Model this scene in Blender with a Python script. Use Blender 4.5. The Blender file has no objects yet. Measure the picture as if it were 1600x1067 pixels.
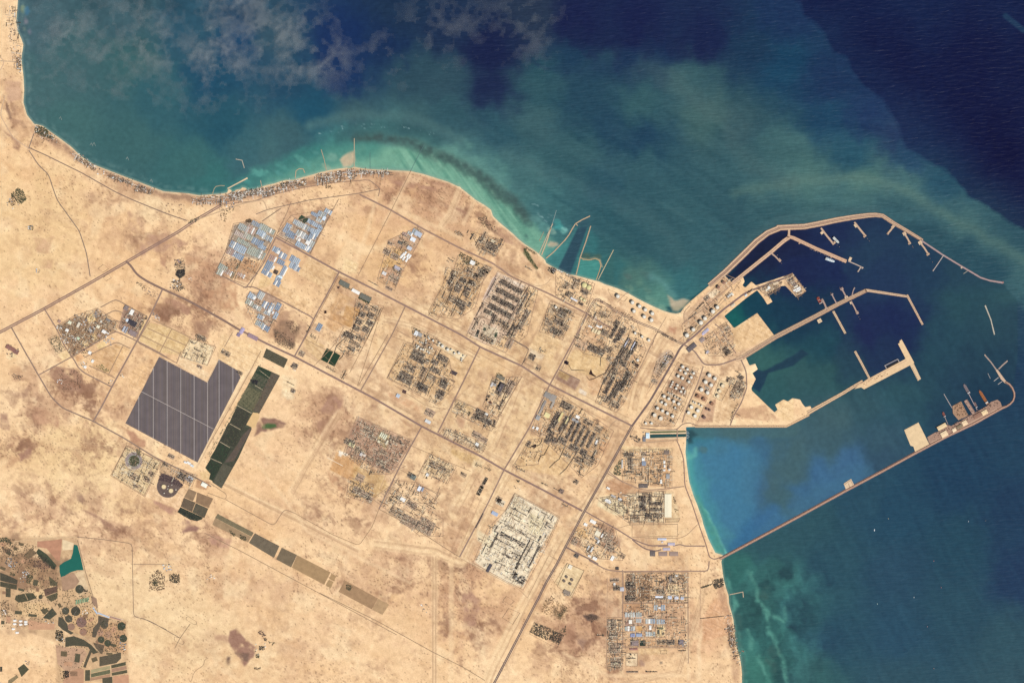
import bpy,bmesh,math,random
import numpy as np
from mathutils import Vector,Matrix

# ------------------------------------------------------------------ camera,sky,sun,exposure
SC = bpy.context.scene
COL = SC.collection
S = 12.0                      # metres per map unit;map unit (0,0) is the north-west corner of the view
H_CAM = 60000.0
cam_d = bpy.data.cameras.new("camera")
cam_d.sensor_width = 36.0
cam_d.lens = 36.0 * H_CAM / (1600 * S)
cam_d.clip_start = 500.0
cam_d.clip_end = 200000.0
cam = bpy.data.objects.new("camera",cam_d)
cam.location = (0,0,H_CAM)
COL.objects.link(cam)
SC.camera = cam

SUN_EL,SUN_AZ = 47.0,132.0   # azimuth clockwise from north (+Y)
w = bpy.data.worlds.new("World");SC.world = w;w.use_nodes = True
wn = w.node_tree.nodes;bg = wn["Background"]
sky = wn.new("ShaderNodeTexSky");sky.sky_type = 'NISHITA';sky.sun_disc = False
sky.sun_elevation = math.radians(SUN_EL);sky.sun_rotation = math.radians(SUN_AZ)
w.node_tree.links.new(sky.outputs[0],bg.inputs[0]);bg.inputs[1].default_value = 0.07
sd_ = bpy.data.lights.new("sun",'SUN');sd_.energy = 4.0;sd_.angle = math.radians(0.5);sd_.color = (1.0,0.965,0.91)
sun = bpy.data.objects.new("sun",sd_);COL.objects.link(sun)
_a,_e = math.radians(SUN_AZ),math.radians(SUN_EL)
_dir = Vector((math.sin(_a) * math.cos(_e),math.cos(_a) * math.cos(_e),math.sin(_e)))
sun.rotation_euler = _dir.to_track_quat('Z','Y').to_euler()
sun.location = (0,0,20000)
vs = SC.view_settings
vs.view_transform = 'Standard';vs.look = 'None';vs.gamma = 1.0;vs.exposure = 0.55;vs.use_curve_mapping = False
# what a flat white matt surface of this ground returns under that light (measured), so colours below are written as they look in daylight
KRGB = np.array([1.54,1.52,1.52])

# ------------------------------------------------------------------ small tools
R = random.Random(7)
def lin(c):
    c = np.asarray(c,float) / 255.0
    return np.where(c <= 0.04045,c / 12.92,((c + 0.055) / 1.055) ** 2.4)
def alb(c):
    return np.clip(lin(c) / KRGB,0.0015,0.9)
def wx(px): return (px - 800.0) * S
def wy(py): return (533.5 - py) * S
ANG = 27.8                     # the street grid of the industrial city
def uv(a=ANG):
    t = math.radians(a);return (math.cos(t),math.sin(t)),(-math.sin(t),math.cos(t))
# map sheets the measurements were taken from: origin and enlargement
SH = {'a': (300,260,5.473),'b': (500,260,5.473),'c': (700,260,5.473),'d': (380,420,5.473),'e': (580,420,5.473),
      'f': (800,400,5.473),'g': (980,360,5.473),'h': (1180,320,5.473),'i': (1340,320,5.473),'j': (980,520,5.473),
      'k': (1340,500,5.473),'l': (1160,420,5.473),'m': (780,560,5.473),'n': (580,590,5.473),'o': (400,600,5.473),
      'p': (700,740,5.473),'q': (880,680,5.473),'r': (860,872,5.0),'s': (1100,640,3.745),'t': (0,440,5.473),
      'u': (180,500,4.743),'v': (160,660,4.743),'w': (0,830,4.504),'x': (220,820,4.0),'y': (500,820,4.0),
      'z': (0,600,4.103),'A': (0,0,3.5575),'B': (400,0,3.5575),'C': (800,0,3.5575),'D': (1200,0,3.5575),
      'E': (0,260,3.5575),'F': (1140,800,3.478),'0': (0,0,1.0)}
def P(sh,*xy):
    ox,oy,k = SH[sh]
    return [(ox + xy[i] / k,oy + xy[i + 1] / k) for i in range(0,len(xy),2)]
def P1(sh,x,y): return P(sh,x,y)[0]

_mats = {}
def mat(rgb,var=0.12,rough=0.85,scale=0.05,metal=0.0,name=None):
    key = (tuple(rgb),var,rough,scale,metal)
    if key in _mats: return _mats[key]
    m = bpy.data.materials.new(name or "surface");m.use_nodes = True
    nt = m.node_tree;b = nt.nodes["Principled BSDF"]
    b.inputs["Roughness"].default_value = rough;b.inputs["Metallic"].default_value = metal
    b.inputs["Specular IOR Level"].default_value = 0.25
    c = alb(rgb)
    g = nt.nodes.new("ShaderNodeNewGeometry");n = nt.nodes.new("ShaderNodeTexNoise")
    n.inputs["Scale"].default_value = scale;n.inputs["Detail"].default_value = 4
    nt.links.new(g.outputs["Position"],n.inputs["Vector"])
    r = nt.nodes.new("ShaderNodeMapRange");r.inputs[1].default_value = 0.25;r.inputs[2].default_value = 0.75
    r.inputs[3].default_value = 1 - var;r.inputs[4].default_value = 1 + var
    nt.links.new(n.outputs[0],r.inputs[0])
    mx = nt.nodes.new("ShaderNodeMix");mx.data_type = 'RGBA';mx.blend_type = 'MULTIPLY';mx.inputs[0].default_value = 1.0
    mx.inputs[6].default_value = (*c,1);nt.links.new(r.outputs[0],mx.inputs[7])
    nt.links.new(mx.outputs[2],b.inputs["Base Color"])
    _mats[key] = m
    return m

class MB:
    """collects solids; plan coordinates in map units, heights in metres"""
    def __init__(s,o=(0,0),oz=0.0): s.v = [];s.f = [];s.o = o;s.oz = oz
    def _p(s,x,y,z): return ((x - s.o[0]) * S,(s.o[1] - y) * S,z - s.oz)
    def prism(s,pts,z0,z1,top=1.0,bottom=False):
        a = sum(pts[i][0] * pts[(i + 1) % len(pts)][1] - pts[(i + 1) % len(pts)][0] * pts[i][1] for i in range(len(pts)))
        if a > 0: pts = pts[::-1]
        n = len(pts);b = len(s.v)
        cx = sum(p[0] for p in pts) / n;cy = sum(p[1] for p in pts) / n
        s.v += [s._p(x,y,z0) for x,y in pts]
        s.v += [s._p(cx + (x - cx) * top,cy + (y - cy) * top,z1) for x,y in pts]
        s.f += [[b + i,b + (i + 1) % n,b + n + (i + 1) % n,b + n + i] for i in range(n)]
        s.f.append([b + n + i for i in range(n)])
        if bottom: s.f.append([b + n - 1 - i for i in range(n)])
        return s
    def box(s,cx,cy,w,h,a,z0,z1,top=1.0):
        (ux,uy),(vx,vy) = uv(a);w /= 2;h /= 2
        return s.prism([(cx + ux * i * w + vx * j * h,cy + uy * i * w + vy * j * h) for i,j in ((-1,-1),(1,-1),(1,1),(-1,1))],z0,z1,top)
    def gable(s,cx,cy,w,h,a,z0,z1,z2):
        (ux,uy),(vx,vy) = uv(a);w /= 2;h /= 2;b = len(s.v)
        q = lambda i,j,z: s._p(cx + ux * i * w + vx * j * h,cy + uy * i * w + vy * j * h,z)
        s.v += [q(-1,-1,z0),q(1,-1,z0),q(1,1,z0),q(-1,1,z0),q(-1,-1,z1),q(1,-1,z1),q(1,1,z1),q(-1,1,z1),q(-1,0,z2),q(1,0,z2)]
        for f in ((1,0,4,5),(3,2,6,7),(2,1,5,9,6),(0,3,7,8,4),(4,8,9,5)[::1],(6,9,8,7)): s.f.append([b + i for i in f])
        return s
    def cyl(s,cx,cy,r,z0,z1,n=12,top=1.0,cone=0.0):
        b = len(s.v)
        for k,z in ((1,z0),(top,z1)):
            s.v += [s._p(cx + r * k * math.cos(2 * math.pi * i / n),cy - r * k * math.sin(2 * math.pi * i / n),z) for i in range(n)]
        s.f += [[b + i,b + (i + 1) % n,b + n + (i + 1) % n,b + n + i] for i in range(n)]
        if cone:
            s.v.append(s._p(cx,cy,z1 + cone));t = len(s.v) - 1
            s.f += [[b + n + i,b + n + (i + 1) % n,t] for i in range(n)]
        else: s.f.append([b + n + i for i in range(n)])
        return s
    def band(s,pts,w,z0,z1,wtop=None,off=0.0):
        """solid strip along a polyline, mitred; w may be a list"""
        n = len(pts);ws = w if isinstance(w,(list,tuple)) else [w] * n
        wt = ws if wtop is None else (wtop if isinstance(wtop,(list,tuple)) else [wtop] * n)
        nor = []
        for i in range(n):
            d = []
            for j,k in ((i - 1,i),(i,i + 1)):
                if 0 <= j and k < n:
                    dx,dy = pts[k][0] - pts[j][0],pts[k][1] - pts[j][1];L = math.hypot(dx,dy) or 1
                    d.append((-dy / L,dx / L))
            nx = sum(q[0] for q in d);ny = sum(q[1] for q in d);L = math.hypot(nx,ny) or 1;nx /= L;ny /= L
            c = max(0.45,nx * d[0][0] + ny * d[0][1]);nor.append((nx / c,ny / c))
        b = len(s.v)
        for i,(x,y) in enumerate(pts):
            nx,ny = nor[i];x += nx * off;y += ny * off
            for hw,z in ((-ws[i] / 2,z0),(ws[i] / 2,z0),(wt[i] / 2,z1),(-wt[i] / 2,z1)):
                s.v.append(s._p(x + nx * hw,y + ny * hw,z))
        for i in range(n - 1):
            q = b + i * 4
            s.f += [[q + 3,q + 2,q + 6,q + 7],[q + 2,q + 1,q + 5,q + 6],[q,q + 3,q + 7,q + 4]]
        q = b + (n - 1) * 4
        s.f += [[b,b + 1,b + 2,b + 3],[q + 3,q + 2,q + 1,q]]
        return s
    def mesh(s,name,m):
        me = bpy.data.meshes.new(name);me.from_pydata(s.v,[],s.f);me.update()
        if m: me.materials.append(m)
        return me
    def build(s,name,m,parent=None):
        o = bpy.data.objects.new(name,s.mesh(name,m));COL.objects.link(o)
        if parent: o.parent = parent
        else: o.location = (wx(s.o[0]),wy(s.o[1]),s.oz)
        return o

GZ = 3.0                       # dry land stands 3 m above the sea
def tag(o,label=None,cat=None,group=None,kind=None):
    if label: o['label'] = label
    if cat: o['category'] = cat
    if group: o['group'] = group
    if kind: o['kind'] = kind
    return o
def thing(name,xy,label=None,cat=None,group=None,z=GZ):
    o = bpy.data.objects.new(name,None);o.empty_display_size = 10;COL.objects.link(o)
    o.location = (wx(xy[0]),wy(xy[1]),z)
    return tag(o,label,cat,group)
PEND = {}
def pend(key,o,x,y,desc,where,cat,group,axis=0):
    PEND.setdefault((key,where,axis),[]).append((x,y,o,desc));tag(o,None,cat,group)
def nth(n):
    return f"{n}{'th' if 10 <= n % 100 <= 20 else {1: 'st', 2: 'nd', 3: 'rd'}.get(n % 10, 'th')}"
def finish_labels():
    for (key,where,axis),L in PEND.items():
        L.sort(key=lambda q: q[axis])
        for i,(x,y,o,d) in enumerate(L):
            if len(L) == 1: o['label'] = f"{d} {where}";continue
            if len((d + ' ' + where).split()) > 13: print('LONG',d,where)
            o['label'] = f"{d} {where}, {nth(i + 1)} from {'left' if axis == 0 else 'top'}"

# ------------------------------------------------------------------ map painting of true surface colours (sand,scrub,sediment,reef)
def _axis(lo,hi,st,far):
    a = [lo];d = st
    while a[0] > -far: d *= 1.2;a.insert(0,a[0] - d)
    a += list(np.arange(lo + st,hi + st / 2,st));d = st
    while a[-1] < hi + far: d *= 1.2;a.append(a[-1] + d)
    return np.array(a)
XS = _axis(-36.0,1636.0,1.6,1600.0);YS = _axis(-36.0,1104.0,1.6,1200.0)
X,Y = np.meshgrid(XS,YS)
def _hash(i,j,seed):
    h = (i.astype(np.int64) * 374761393 + j.astype(np.int64) * 668265263 + seed * 974711) & 0xFFFFFFFF
    h = ((h ^ (h >> 13)) * 1274126177) & 0xFFFFFFFF
    return ((h ^ (h >> 16)) & 0xFFFF) / 65535.0
def vnoise(x,y,seed):
    i = np.floor(x);j = np.floor(y);fx = x - i;fy = y - j
    fx = fx * fx * (3 - 2 * fx);fy = fy * fy * (3 - 2 * fy)
    a = _hash(i,j,seed);b = _hash(i + 1,j,seed);c = _hash(i,j + 1,seed);d = _hash(i + 1,j + 1,seed)
    return (a + (b - a) * fx) * (1 - fy) + (c + (d - c) * fx) * fy
def fbm(x,y,per,oc=5,seed=1,gain=0.5):
    x = x / per;y = y / per;t = 0;a = 1;n = 0
    for k in range(oc):
        t = t + a * vnoise(x + 17.3 * k,y - 9.1 * k,seed + k);n += a;a *= gain;x = x * 2.03;y = y * 2.03
    return t / n
def sst(a,b,x):
    t = np.clip((x - a) / (b - a),0,1);return t * t * (3 - 2 * t)
def sdist(pts,x,y,closed=True):
    """distance to a polyline; positive inside when closed"""
    d = np.full(x.shape,1e9);ins = np.zeros(x.shape,bool);n = len(pts)
    for k in range(n if closed else n - 1):
        (ax,ay),(bx,by) = pts[k],pts[(k + 1) % n]
        ex,ey = bx - ax,by - ay;px,py = x - ax,y - ay
        t = np.clip((px * ex + py * ey) / (ex * ex + ey * ey + 1e-9),0,1)
        d = np.minimum(d,(px - ex * t) ** 2 + (py - ey * t) ** 2)
        if closed and ay != by:
            c = (ay > y) != (by > y)
            ins ^= c & (px < ex * py / ey)
    d = np.sqrt(d)
    return np.where(ins,d,-d) if closed else d
NW1 = fbm(X,Y,22,4,11) - 0.5;NW2 = fbm(X,Y,22,4,31) - 0.5
NF = fbm(X,Y,7,3,51) - 0.5
class Paint:
    def __init__(s,base): s.c = base
    def _win(s,x0,x1,y0,y1):
        i0,i1 = np.searchsorted(XS,[x0,x1]);j0,j1 = np.searchsorted(YS,[y0,y1])
        return slice(max(j0 - 1,0),j1 + 1),slice(max(i0 - 1,0),i1 + 1)
    def _mix(s,W,m,col):
        s.c[W] += (np.asarray(col,float) - s.c[W]) * m[...,None]
    def poly(s,pts,col,amt=1.0,soft=1.2,warp=0.0,tex=0.0):
        g = soft + warp * 0.6 + 3
        W = s._win(min(p[0] for p in pts) - g,max(p[0] for p in pts) + g,min(p[1] for p in pts) - g,max(p[1] for p in pts) + g)
        x,y = X[W],Y[W]
        if warp: x = x + NW1[W] * warp;y = y + NW2[W] * warp
        m = sst(-soft,soft,sdist(pts,x,y)) * amt
        if tex: m = m * np.clip(1 + tex * 4 * NF[W] + tex * 3 * NW1[W],0,1.4)
        s._mix(W,np.clip(m,0,1),col)
    def line(s,pts,wd,col,amt=1.0,soft=1.0,warp=0.0,tex=0.0):
        g = wd + soft + warp * 0.6 + 3
        W = s._win(min(p[0] for p in pts) - g,max(p[0] for p in pts) + g,min(p[1] for p in pts) - g,max(p[1] for p in pts) + g)
        x,y = X[W],Y[W]
        if warp: x = x + NW1[W] * warp;y = y + NW2[W] * warp
        d = sdist(pts,x,y,False)
        m = (1 - sst(wd / 2 - soft / 2,wd / 2 + soft,d)) * amt
        if tex: m = m * np.clip(1 + tex * 5 * NF[W],0,1.4)
        s._mix(W,np.clip(m,0,1),col)
    def blob(s,cx,cy,rx,ry,col,amt=0.8,a=0.0,rough=0.8,tex=0.5):
        g = max(rx,ry) * 1.9 + 3
        W = s._win(cx - g,cx + g,cy - g,cy + g)
        (ux,uy),(vx,vy) = uv(a);dx,dy = X[W] - cx,Y[W] - cy
        r = np.hypot((dx * ux + dy * uy) / rx,(dx * vx + dy * vy) / ry)
        m = sst(0.0,0.75,1.0 - r + rough * 1.6 * NW1[W] + rough * 0.7 * NF[W])
        m = np.clip(m * (1 + tex * 4 * NF[W]),0,1.2) * amt
        s._mix(W,np.clip(m,0,1),col)
# ------------------------------------------------------------------ coast
COAST = [(30,-1300),(29,-36)] + P('A',100,0,90,120,96,170,118,215,130,250,118,330,130,420,135,500,130,570,150,640,190,690,235,700,
    290,740,340,775,400,820,450,870,520,915,610,950,700,985,780,1015,850,1042,910,1064) + \
    P('a',-30,232,60,248,170,240,240,236,300,225,312,195,330,200,345,222,380,200,415,195,430,180,455,185,480,205,540,195,590,178,640,160,700,148,760,128,800,118,860,118,
      960,90,1040,68,1100,50,1200,28,1320,12) + P('B',520,936,545,928,600,938,680,944,750,946,860,952,930,968,1000,990,1070,1012,1130,1040) + \
    P('c',90,160,115,190,170,232,240,290,310,330,368,372,384,425,440,480,500,530,560,580,600,620,660,668,720,705,770,742,830,800,838,825,880,850,940,882,1040,925,1092,932,1180,955,1250,974) + \
    P('f',745,218,790,240,860,262,940,292,1000,322,1070,362,1150,402,1220,436,1290,466,1350,484,1400,492,1440,484) + \
    [(1070,479),(1079,470.5),(1108,446),(1132.5,430.5),(1144,442),(1161,433),(1163.5,440),(1160,446),(1164.5,449.5),(1174,440),(1181,446),
     (1238.5,427),(1259.5,455),(1244,464),(1227,446.5),(1221,447),(1200,459.5),(1207,471.6),(1199,476),(1193,466),(1183,453.5),(1178,457),
     (1164.5,467),(1131.6,494),(1147,512.6),(1183,489),(1210.5,525),(1212,529),(1165.5,559),(1171,571),(1180,568),(1184,577),(1175.5,583),
     (1181,592),(1174,606),(1174.5,610),(1210,644),(1215,640),(1211,632),(1224,624),(1231,627),(1238,622),(1250,624),(1254,631),(1258,636),(1266,634),(1270,642),(1262,651),
     (1229.5,666.7),(1100,666.7),(1072,667),(1072,692),(1071,706),(1073,725),(1077,753),(1084,775),(1090,790),(1097,810),(1099,819),(1107,842),(1117.5,863),(1130,867),(1127,877)] + \
    P('r',1345,100,1355,170,1375,240,1392,290,1395,350,1415,420,1430,480,1440,580,1450,680,1478,760,1490,830,1497,900,1495,990) + \
    [(1160,1104),(1170,2600),(-1900,2600),(-1900,-1300)]
SD = sdist(COAST,X,Y)         # + inland,- offshore,in map units

# ------------------------------------------------------------------ the sea: water colour by depth and sediment
def field(pts,pw=2.0,s0=16.0):
    """smooth colour field through measured water colours"""
    q = np.array(pts,float);st = 6
    gx = np.arange(-60,1672,st);gy = np.arange(-60,1140,st);GX,GY = np.meshgrid(gx,gy)
    num = np.zeros(GX.shape + (3,));den = np.zeros(GX.shape)
    for x,y,r,g,b in q:
        k = 1.0 / ((GX - x) ** 2 + (GY - y) ** 2 + s0 ** 2) ** pw
        den += k;num += k[...,None] * np.array((r,g,b))
    num /= den[...,None]
    xx = np.clip((X + NW1 * 34 + 60) / st,0,len(gx) - 1.01);yy = np.clip((Y + NW2 * 34 + 60) / st,0,len(gy) - 1.01)
    i = xx.astype(int);j = yy.astype(int);fx = (xx - i)[...,None];fy = (yy - j)[...,None]
    return (num[j,i] * (1 - fx) + num[j,i + 1] * fx) * (1 - fy) + (num[j + 1,i] * (1 - fx) + num[j + 1,i + 1] * fx) * fy
OPEN = [(50,30,66,98,108),(60,150,64,102,106),(120,100,60,98,104),(200,100,52,95,100),(200,30,58,92,104),(300,50,40,82,105),(330,120,25,72,102),
 (250,150,44,92,104),(350,200,30,80,100),(380,60,25,65,104),(100,200,60,104,105),(200,230,54,99,102),(300,260,52,102,104),(390,240,52,98,108),(330,285,48,108,108),
 (420,60,50,82,102),(450,130,32,72,100),(530,60,25,50,98),(600,60,28,52,92),(540,120,28,55,100),(480,170,30,82,108),(450,210,58,97,106),(420,240,62,104,110),
 (560,180,64,98,107),(650,120,55,85,100),(700,130,58,88,102),(620,20,33,56,86),(760,80,25,36,76),(770,150,35,50,85),(700,50,33,52,85),(780,200,58,98,110),
 (700,180,60,98,108),(650,190,68,104,110),(580,225,88,148,142),(520,235,68,130,128),(600,245,104,162,146),(650,248,108,168,150),(700,272,118,172,150),(740,290,110,165,148),(770,318,105,160,145),
 (830,20,45,60,85),(900,30,25,35,78),(1000,40,24,34,78),(1100,60,25,38,80),(1180,80,30,60,90),(900,95,34,66,94),(1020,90,30,55,92),(850,135,52,92,103),(900,150,45,80,100),
 (1000,170,62,102,108),(1080,130,64,102,108),(1100,180,72,108,108),(1160,190,60,94,104),(950,200,45,80,102),(1000,215,40,75,100),(830,190,66,103,109),(900,240,60,100,107),
 (1000,260,58,98,108),(1180,280,62,102,109),(820,270,78,122,122),(950,290,54,94,108),(1230,20,30,55,95),(1220,100,30,74,104),(1300,130,32,58,96),(1350,180,34,58,100),
 (1300,180,35,75,105),(1400,212,42,62,100),(1230,240,72,112,114),(1250,275,80,122,118),(1350,272,86,127,119),(1420,290,74,114,117),(1330,240,45,90,110),(1420,245,45,80,110),
 (1470,290,48,90,110),(1400,330,62,102,110),(1500,345,68,108,114),(1450,380,54,92,104),(1560,425,48,86,101),(1590,450,68,108,114),(1590,500,45,75,98),(1500,405,50,88,102),
 (1000,300,60,100,109),(1050,350,63,103,110),(1050,400,60,103,110),(1000,380,56,98,107),(950,350,58,102,110),(900,320,62,106,113),(860,320,72,120,122),(1100,380,62,104,112),
 (1150,330,60,98,107),(1200,330,62,102,109),(1060,440,62,118,122),(985,430,88,128,116),(1000,455,84,136,124),(1030,472,100,155,136),(960,425,58,116,118),(810,350,82,130,125),(840,370,80,135,130),
 (1590,580,36,66,94),(1150,885,58,114,107),(1200,855,55,95,104),(1250,825,54,93,104),(1200,900,58,106,104),(1170,950,62,114,108),(1200,1000,60,114,109),(1180,1050,62,118,107),
 (1250,950,54,97,104),(1300,880,50,88,104),(1300,1000,48,85,105),(1270,1050,58,102,104),(1400,800,42,80,104),(1400,900,48,82,105),(1400,1000,48,85,108),(1500,750,35,70,98),
 (1500,850,42,80,100),(1500,950,48,84,102),(1590,700,38,72,98),(1590,800,35,65,95),(1590,900,38,65,98),(1580,1000,54,89,103),(1400,1060,54,89,104),(1590,1060,57,91,104),(1350,785,48,85,105),(1620,640,36,68,95)]
INNER = [(1180,400,22,28,70),(1250,420,25,34,85),(1300,420,24,36,88),(1350,400,38,62,98),(1380,440,35,55,98),(1450,430,35,62,97),(1300,365,28,40,88),(1220,372,22,28,72),(1180,480,20,66,92),(1150,492,25,98,103),
 (1230,500,22,58,88),(1270,480,22,50,85),(1400,500,25,36,90),(1350,520,28,36,90),(1420,530,26,42,90),(1280,540,33,76,97),(1200,570,60,107,108),(1250,590,58,97,104),(1210,610,54,98,104),
 (1300,590,54,94,102),(1330,570,40,70,95),(1370,550,30,48,92),(1480,520,42,77,100),(1450,560,40,75,98),(1540,500,44,77,99),(1560,540,38,68,93),(1400,620,54,93,107),(1440,640,49,86,102),
 (1500,580,38,68,95),(1550,620,28,58,85),(1470,640,40,72,95),(1350,640,60,95,107),(1300,652,73,104,111),(1090,690,62,128,138),(1110,720,68,128,162),(1150,720,65,123,166),(1182,715,70,115,145),
 (1180,760,70,113,148),(1130,760,65,128,168),(1140,800,65,123,163),(1092,770,75,160,160),(1112,835,78,155,146),(1160,830,62,118,158),(1205,760,78,109,115),(1220,775,74,108,115),
 (1250,765,68,113,148),(1290,745,70,115,152),(1330,728,70,112,148),(1200,812,66,116,158),(1235,735,77,109,115),(1250,700,77,109,115),(1300,690,70,102,112),(1380,680,62,95,111),(1380,718,58,88,109),(1150,680,78,114,120),(1500,470,46,82,100),(1500,430,42,72,98)]
HARB = [(1064,478),(1108,446),(1180,380),(1200,363),(1216,356),(1257,353),(1308,343),(1357,336),(1379,338),(1397,350),(1440,376),(1473,399),(1504,417),(1532,433),(1566,442),
        (1590,470),(1590,560),(1584,600),(1581,622),(1565,637),(1460,694),(1428,710),(1322,768),(1127,873),(1050,860),(1040,480)]
C0 = field(OPEN);C1 = field(INNER)
hm = sst(-2.0,2.0,sdist(HARB,X,Y))[...,None]
# towards the open mouth of the harbour the two waters mix gradually
mo = (sst(1500,1575,X) * sst(430,470,Y) * (1 - sst(590,640,Y)))[...,None] * 0.7
sea = Paint(C0 * (1 - hm) + (C1 * (1 - mo) + C0 * mo) * hm)
del C0,C1
# streaks of suspended sediment drawn out along the current
ang1 = math.radians(32);ca,sa = math.cos(ang1),math.sin(ang1)
st1 = fbm((X * ca + Y * sa) / 7.0,(-X * sa + Y * ca),9,4,71) - 0.5
st2 = fbm((X * math.cos(0.12) + Y * math.sin(0.12)) / 8.0,(-X * math.sin(0.12) + Y * math.cos(0.12)),12,4,81) - 0.5
st3 = fbm((X * math.cos(1.08) + Y * math.sin(1.08)) / 6.0,(-X * math.sin(1.08) + Y * math.cos(1.08)),8,4,91) - 0.5
off = sst(5,40,-SD)
mm = (sst(560,800,X) * (1 - sst(1100,1300,X)) * sst(90,180,Y) * (1 - sst(330,450,Y)))
sea.c += (mm * st1 * (2 + 26 * fbm(X + NW1 * 40,Y,130,3,77)) * off)[...,None] * np.array((1.0,1.0,0.75))
mm = sst(1100,1300,X) * (1 - sst(330,420,Y));sea.c += (mm * st2 * 20)[...,None] * np.array((0.8,1.0,0.8))
mm = sst(1150,1350,X) * sst(480,560,Y);sea.c += (mm * st3 * 13 * off)[...,None] * np.array((0.6,0.9,0.8))
mm = sst(1130,1180,X) * (1 - sst(1240,1330,X)) * sst(860,900,Y)
sea.c += (mm * (fbm(X + NW1 * 40,Y * 0.8 + NW2 * 40,26,5,93) - 0.5) * 95)[...,None] * np.array((0.5,1.0,0.75))
# the sharp front where the clear deep gulf water begins
FRONT = [(1243,-40),(1245,0),(1262,26),(1290,55),(1302,82),(1322,92),(1345,130),(1372,152),(1398,186),(1410,216),(1418,232),(1440,247),(1462,262),(1480,272),(1510,300),(1545,326),(1580,352),(1640,380),(3400,700),(3400,-1400),(1243,-1400)]
sdF = sdist(FRONT,X + NW1 * 12,Y + NW2 * 12)
m = np.clip(sst(-3.5,5.0,sdF) * 0.8 + 0.2 * sst(0,70,sdF) - 0.18 * sst(-20,60,60 - sdF) * (sdF > 0),0,1)
nav = np.array((15,27,70.0)) + (fbm(X,Y,120,4,5)[...,None] - 0.5) * np.array((14,30,26))
sea.c += (nav - sea.c) * m[...,None]
sea.line(P('D',1320,90,1370,130,1420,170),7,(48,84,110),0.6,3)
# pale sediment ribbons
for pts,wd,col,am in (([(1180,300),(1240,281),(1320,272),(1390,286),(1450,318),(1510,352),(1570,395),(1640,440)],26,(100,140,126),0.5),
                         ([(1010,96),(1060,125),(1110,160),(1160,195)],30,(90,122,116),0.42),([(800,118),(850,140),(905,110),(960,82)],14,(84,118,116),0.35),
                         ([(800,175),(850,210),(920,245),(990,275)],22,(84,122,120),0.4),([(1230,300),(1330,283),(1400,300)],16,(98,138,124),0.35)):
    sea.line(pts,wd,(col[0] - 8,col[1] - 10,col[2] - 3),am * .62,18,warp=30)
for pts,col,am in ((P('C',590,290,640,280,745,345,740,420,700,420,640,360),(32,58,92),0.7),(P('C',120,370,220,370,500,400,540,380,470,330,380,400,260,420),(38,66,96),0.4)):
    sea.poly(pts,col,am,4,warp=14)
for b in ((930,60,80,40),(1040,70,70,30),(790,70,60,50),(770,130,30,18)): sea.blob(*b,(25,36,76),0.5,rough=0.9,tex=0.1)
sea.line([(1150,300),(1200,290),(1260,282),(1340,277),(1400,290),(1450,318),(1520,360),(1640,428)],9,(104,136,122),.42,10,warp=10)
sea.line([(1130,420),(1170,372),(1215,345),(1300,334),(1370,328)],6,(88,118,118),.35,9,warp=8)
sea.line([(790,240),(860,270),(940,300),(1010,340),(1060,400)],16,(84,118,120),.3,18,warp=30);sea.line([(1000,110),(1070,140),(1130,190),(1170,250),(1230,285)],20,(88,116,114),.35,20,warp=30)
# lagoon and harbour waters
sea.poly([(1074,700),(1100,680),(1160,690),(1185,705),(1192,730),(1180,765),(1178,800),(1160,830),(1125,860),(1095,800)],(78,138,164),0.65,12,warp=14)
sea.poly([(1180,838),(1200,806),(1250,782),(1290,752),(1340,726),(1362,728),(1360,742),(1300,775),(1200,832)],(76,126,152),0.45,10,warp=16)
sea.line([(1090,672),(1200,672),(1240,668)],20,(82,116,118),0.6,6,warp=8)
sea.poly(P('l',100,860,175,870,210,870,330,795,450,730,500,690,560,730,420,830,220,900,145,1050,85,1020),(36,64,92),0.95,1.6,warp=5)
sea.poly([(1131,494),(1147,512),(1160,503),(1150,487)],(28,110,108),0.6,5)
for pts in (P('h',0,380,110,300,240,250,300,255,120,390,0,500),P('g',850,390,1380,60,1390,60,1220,190,900,440)): sea.poly(pts,(18,24,62),0.75,2.5)
# shallow shelf of the north shore
PC = [(0.0,(206,194,156)),(2.5,(150,190,162)),(10,(106,166,146)),(28,(96,156,142))]
def shelf(pts,wid,col,am,soft,warp=10,tex=0.25): sea.line(pts,wid,col,am,soft,warp=warp,tex=tex)
SHELF = [(545,262),(600,262),(650,268),(700,284),(740,306),(775,336),(812,372),(850,402)]
shelf([(430,292),(480,272),(520,258),(560,248),(620,246),(660,252),(700,268),(740,290),(775,320),(810,352),(845,388)],34,(126,184,152),1.0,12,8,0.06)
shelf([(390,296),(440,270),(490,250),(540,236),(580,228)],30,(76,144,130),0.7,14,14,0.15)
shelf([(360,296),(400,280),(440,260),(490,236)],18,(52,124,118),0.5,12)
lf = fbm((X * 0.82 - Y * 0.57),(X * 0.57 + Y * 0.82) / 9.0,5,3,41) - 0.5      # sand fingers running off the beach
mk = (1 - sst(8,26,np.abs(SD + 20))) * sst(600,640,X) * (1 - sst(800,850,X)) * (Y < 420) * (SD < 0)
sea.c += (mk * lf * 95)[...,None] * np.array((0.9,0.8,0.6))
SG = P('B',560,765,660,760,750,770,860,795,960,835,1060,880,1150,920,1230,960,1300,1010) + P('c',250,70,380,170,480,240,570,300,650,400,690,440)
sea.line(SG,11,(74,96,94),0.7,8,warp=8,tex=0.25)
sea.line([(x - 3,y + 7) for x,y in SG[4:]],8,(76,104,98),0.4,9,warp=14,tex=0.6)
sea.line(P('B',470,770,560,730,650,705,780,710,900,740,1000,780),14,(60,100,104),0.55,9,warp=6)
sea.line(P('B',300,700,420,660,600,640,760,645,900,665,1010,715,1130,780),10,(84,122,122),0.6,9,warp=8)
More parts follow.
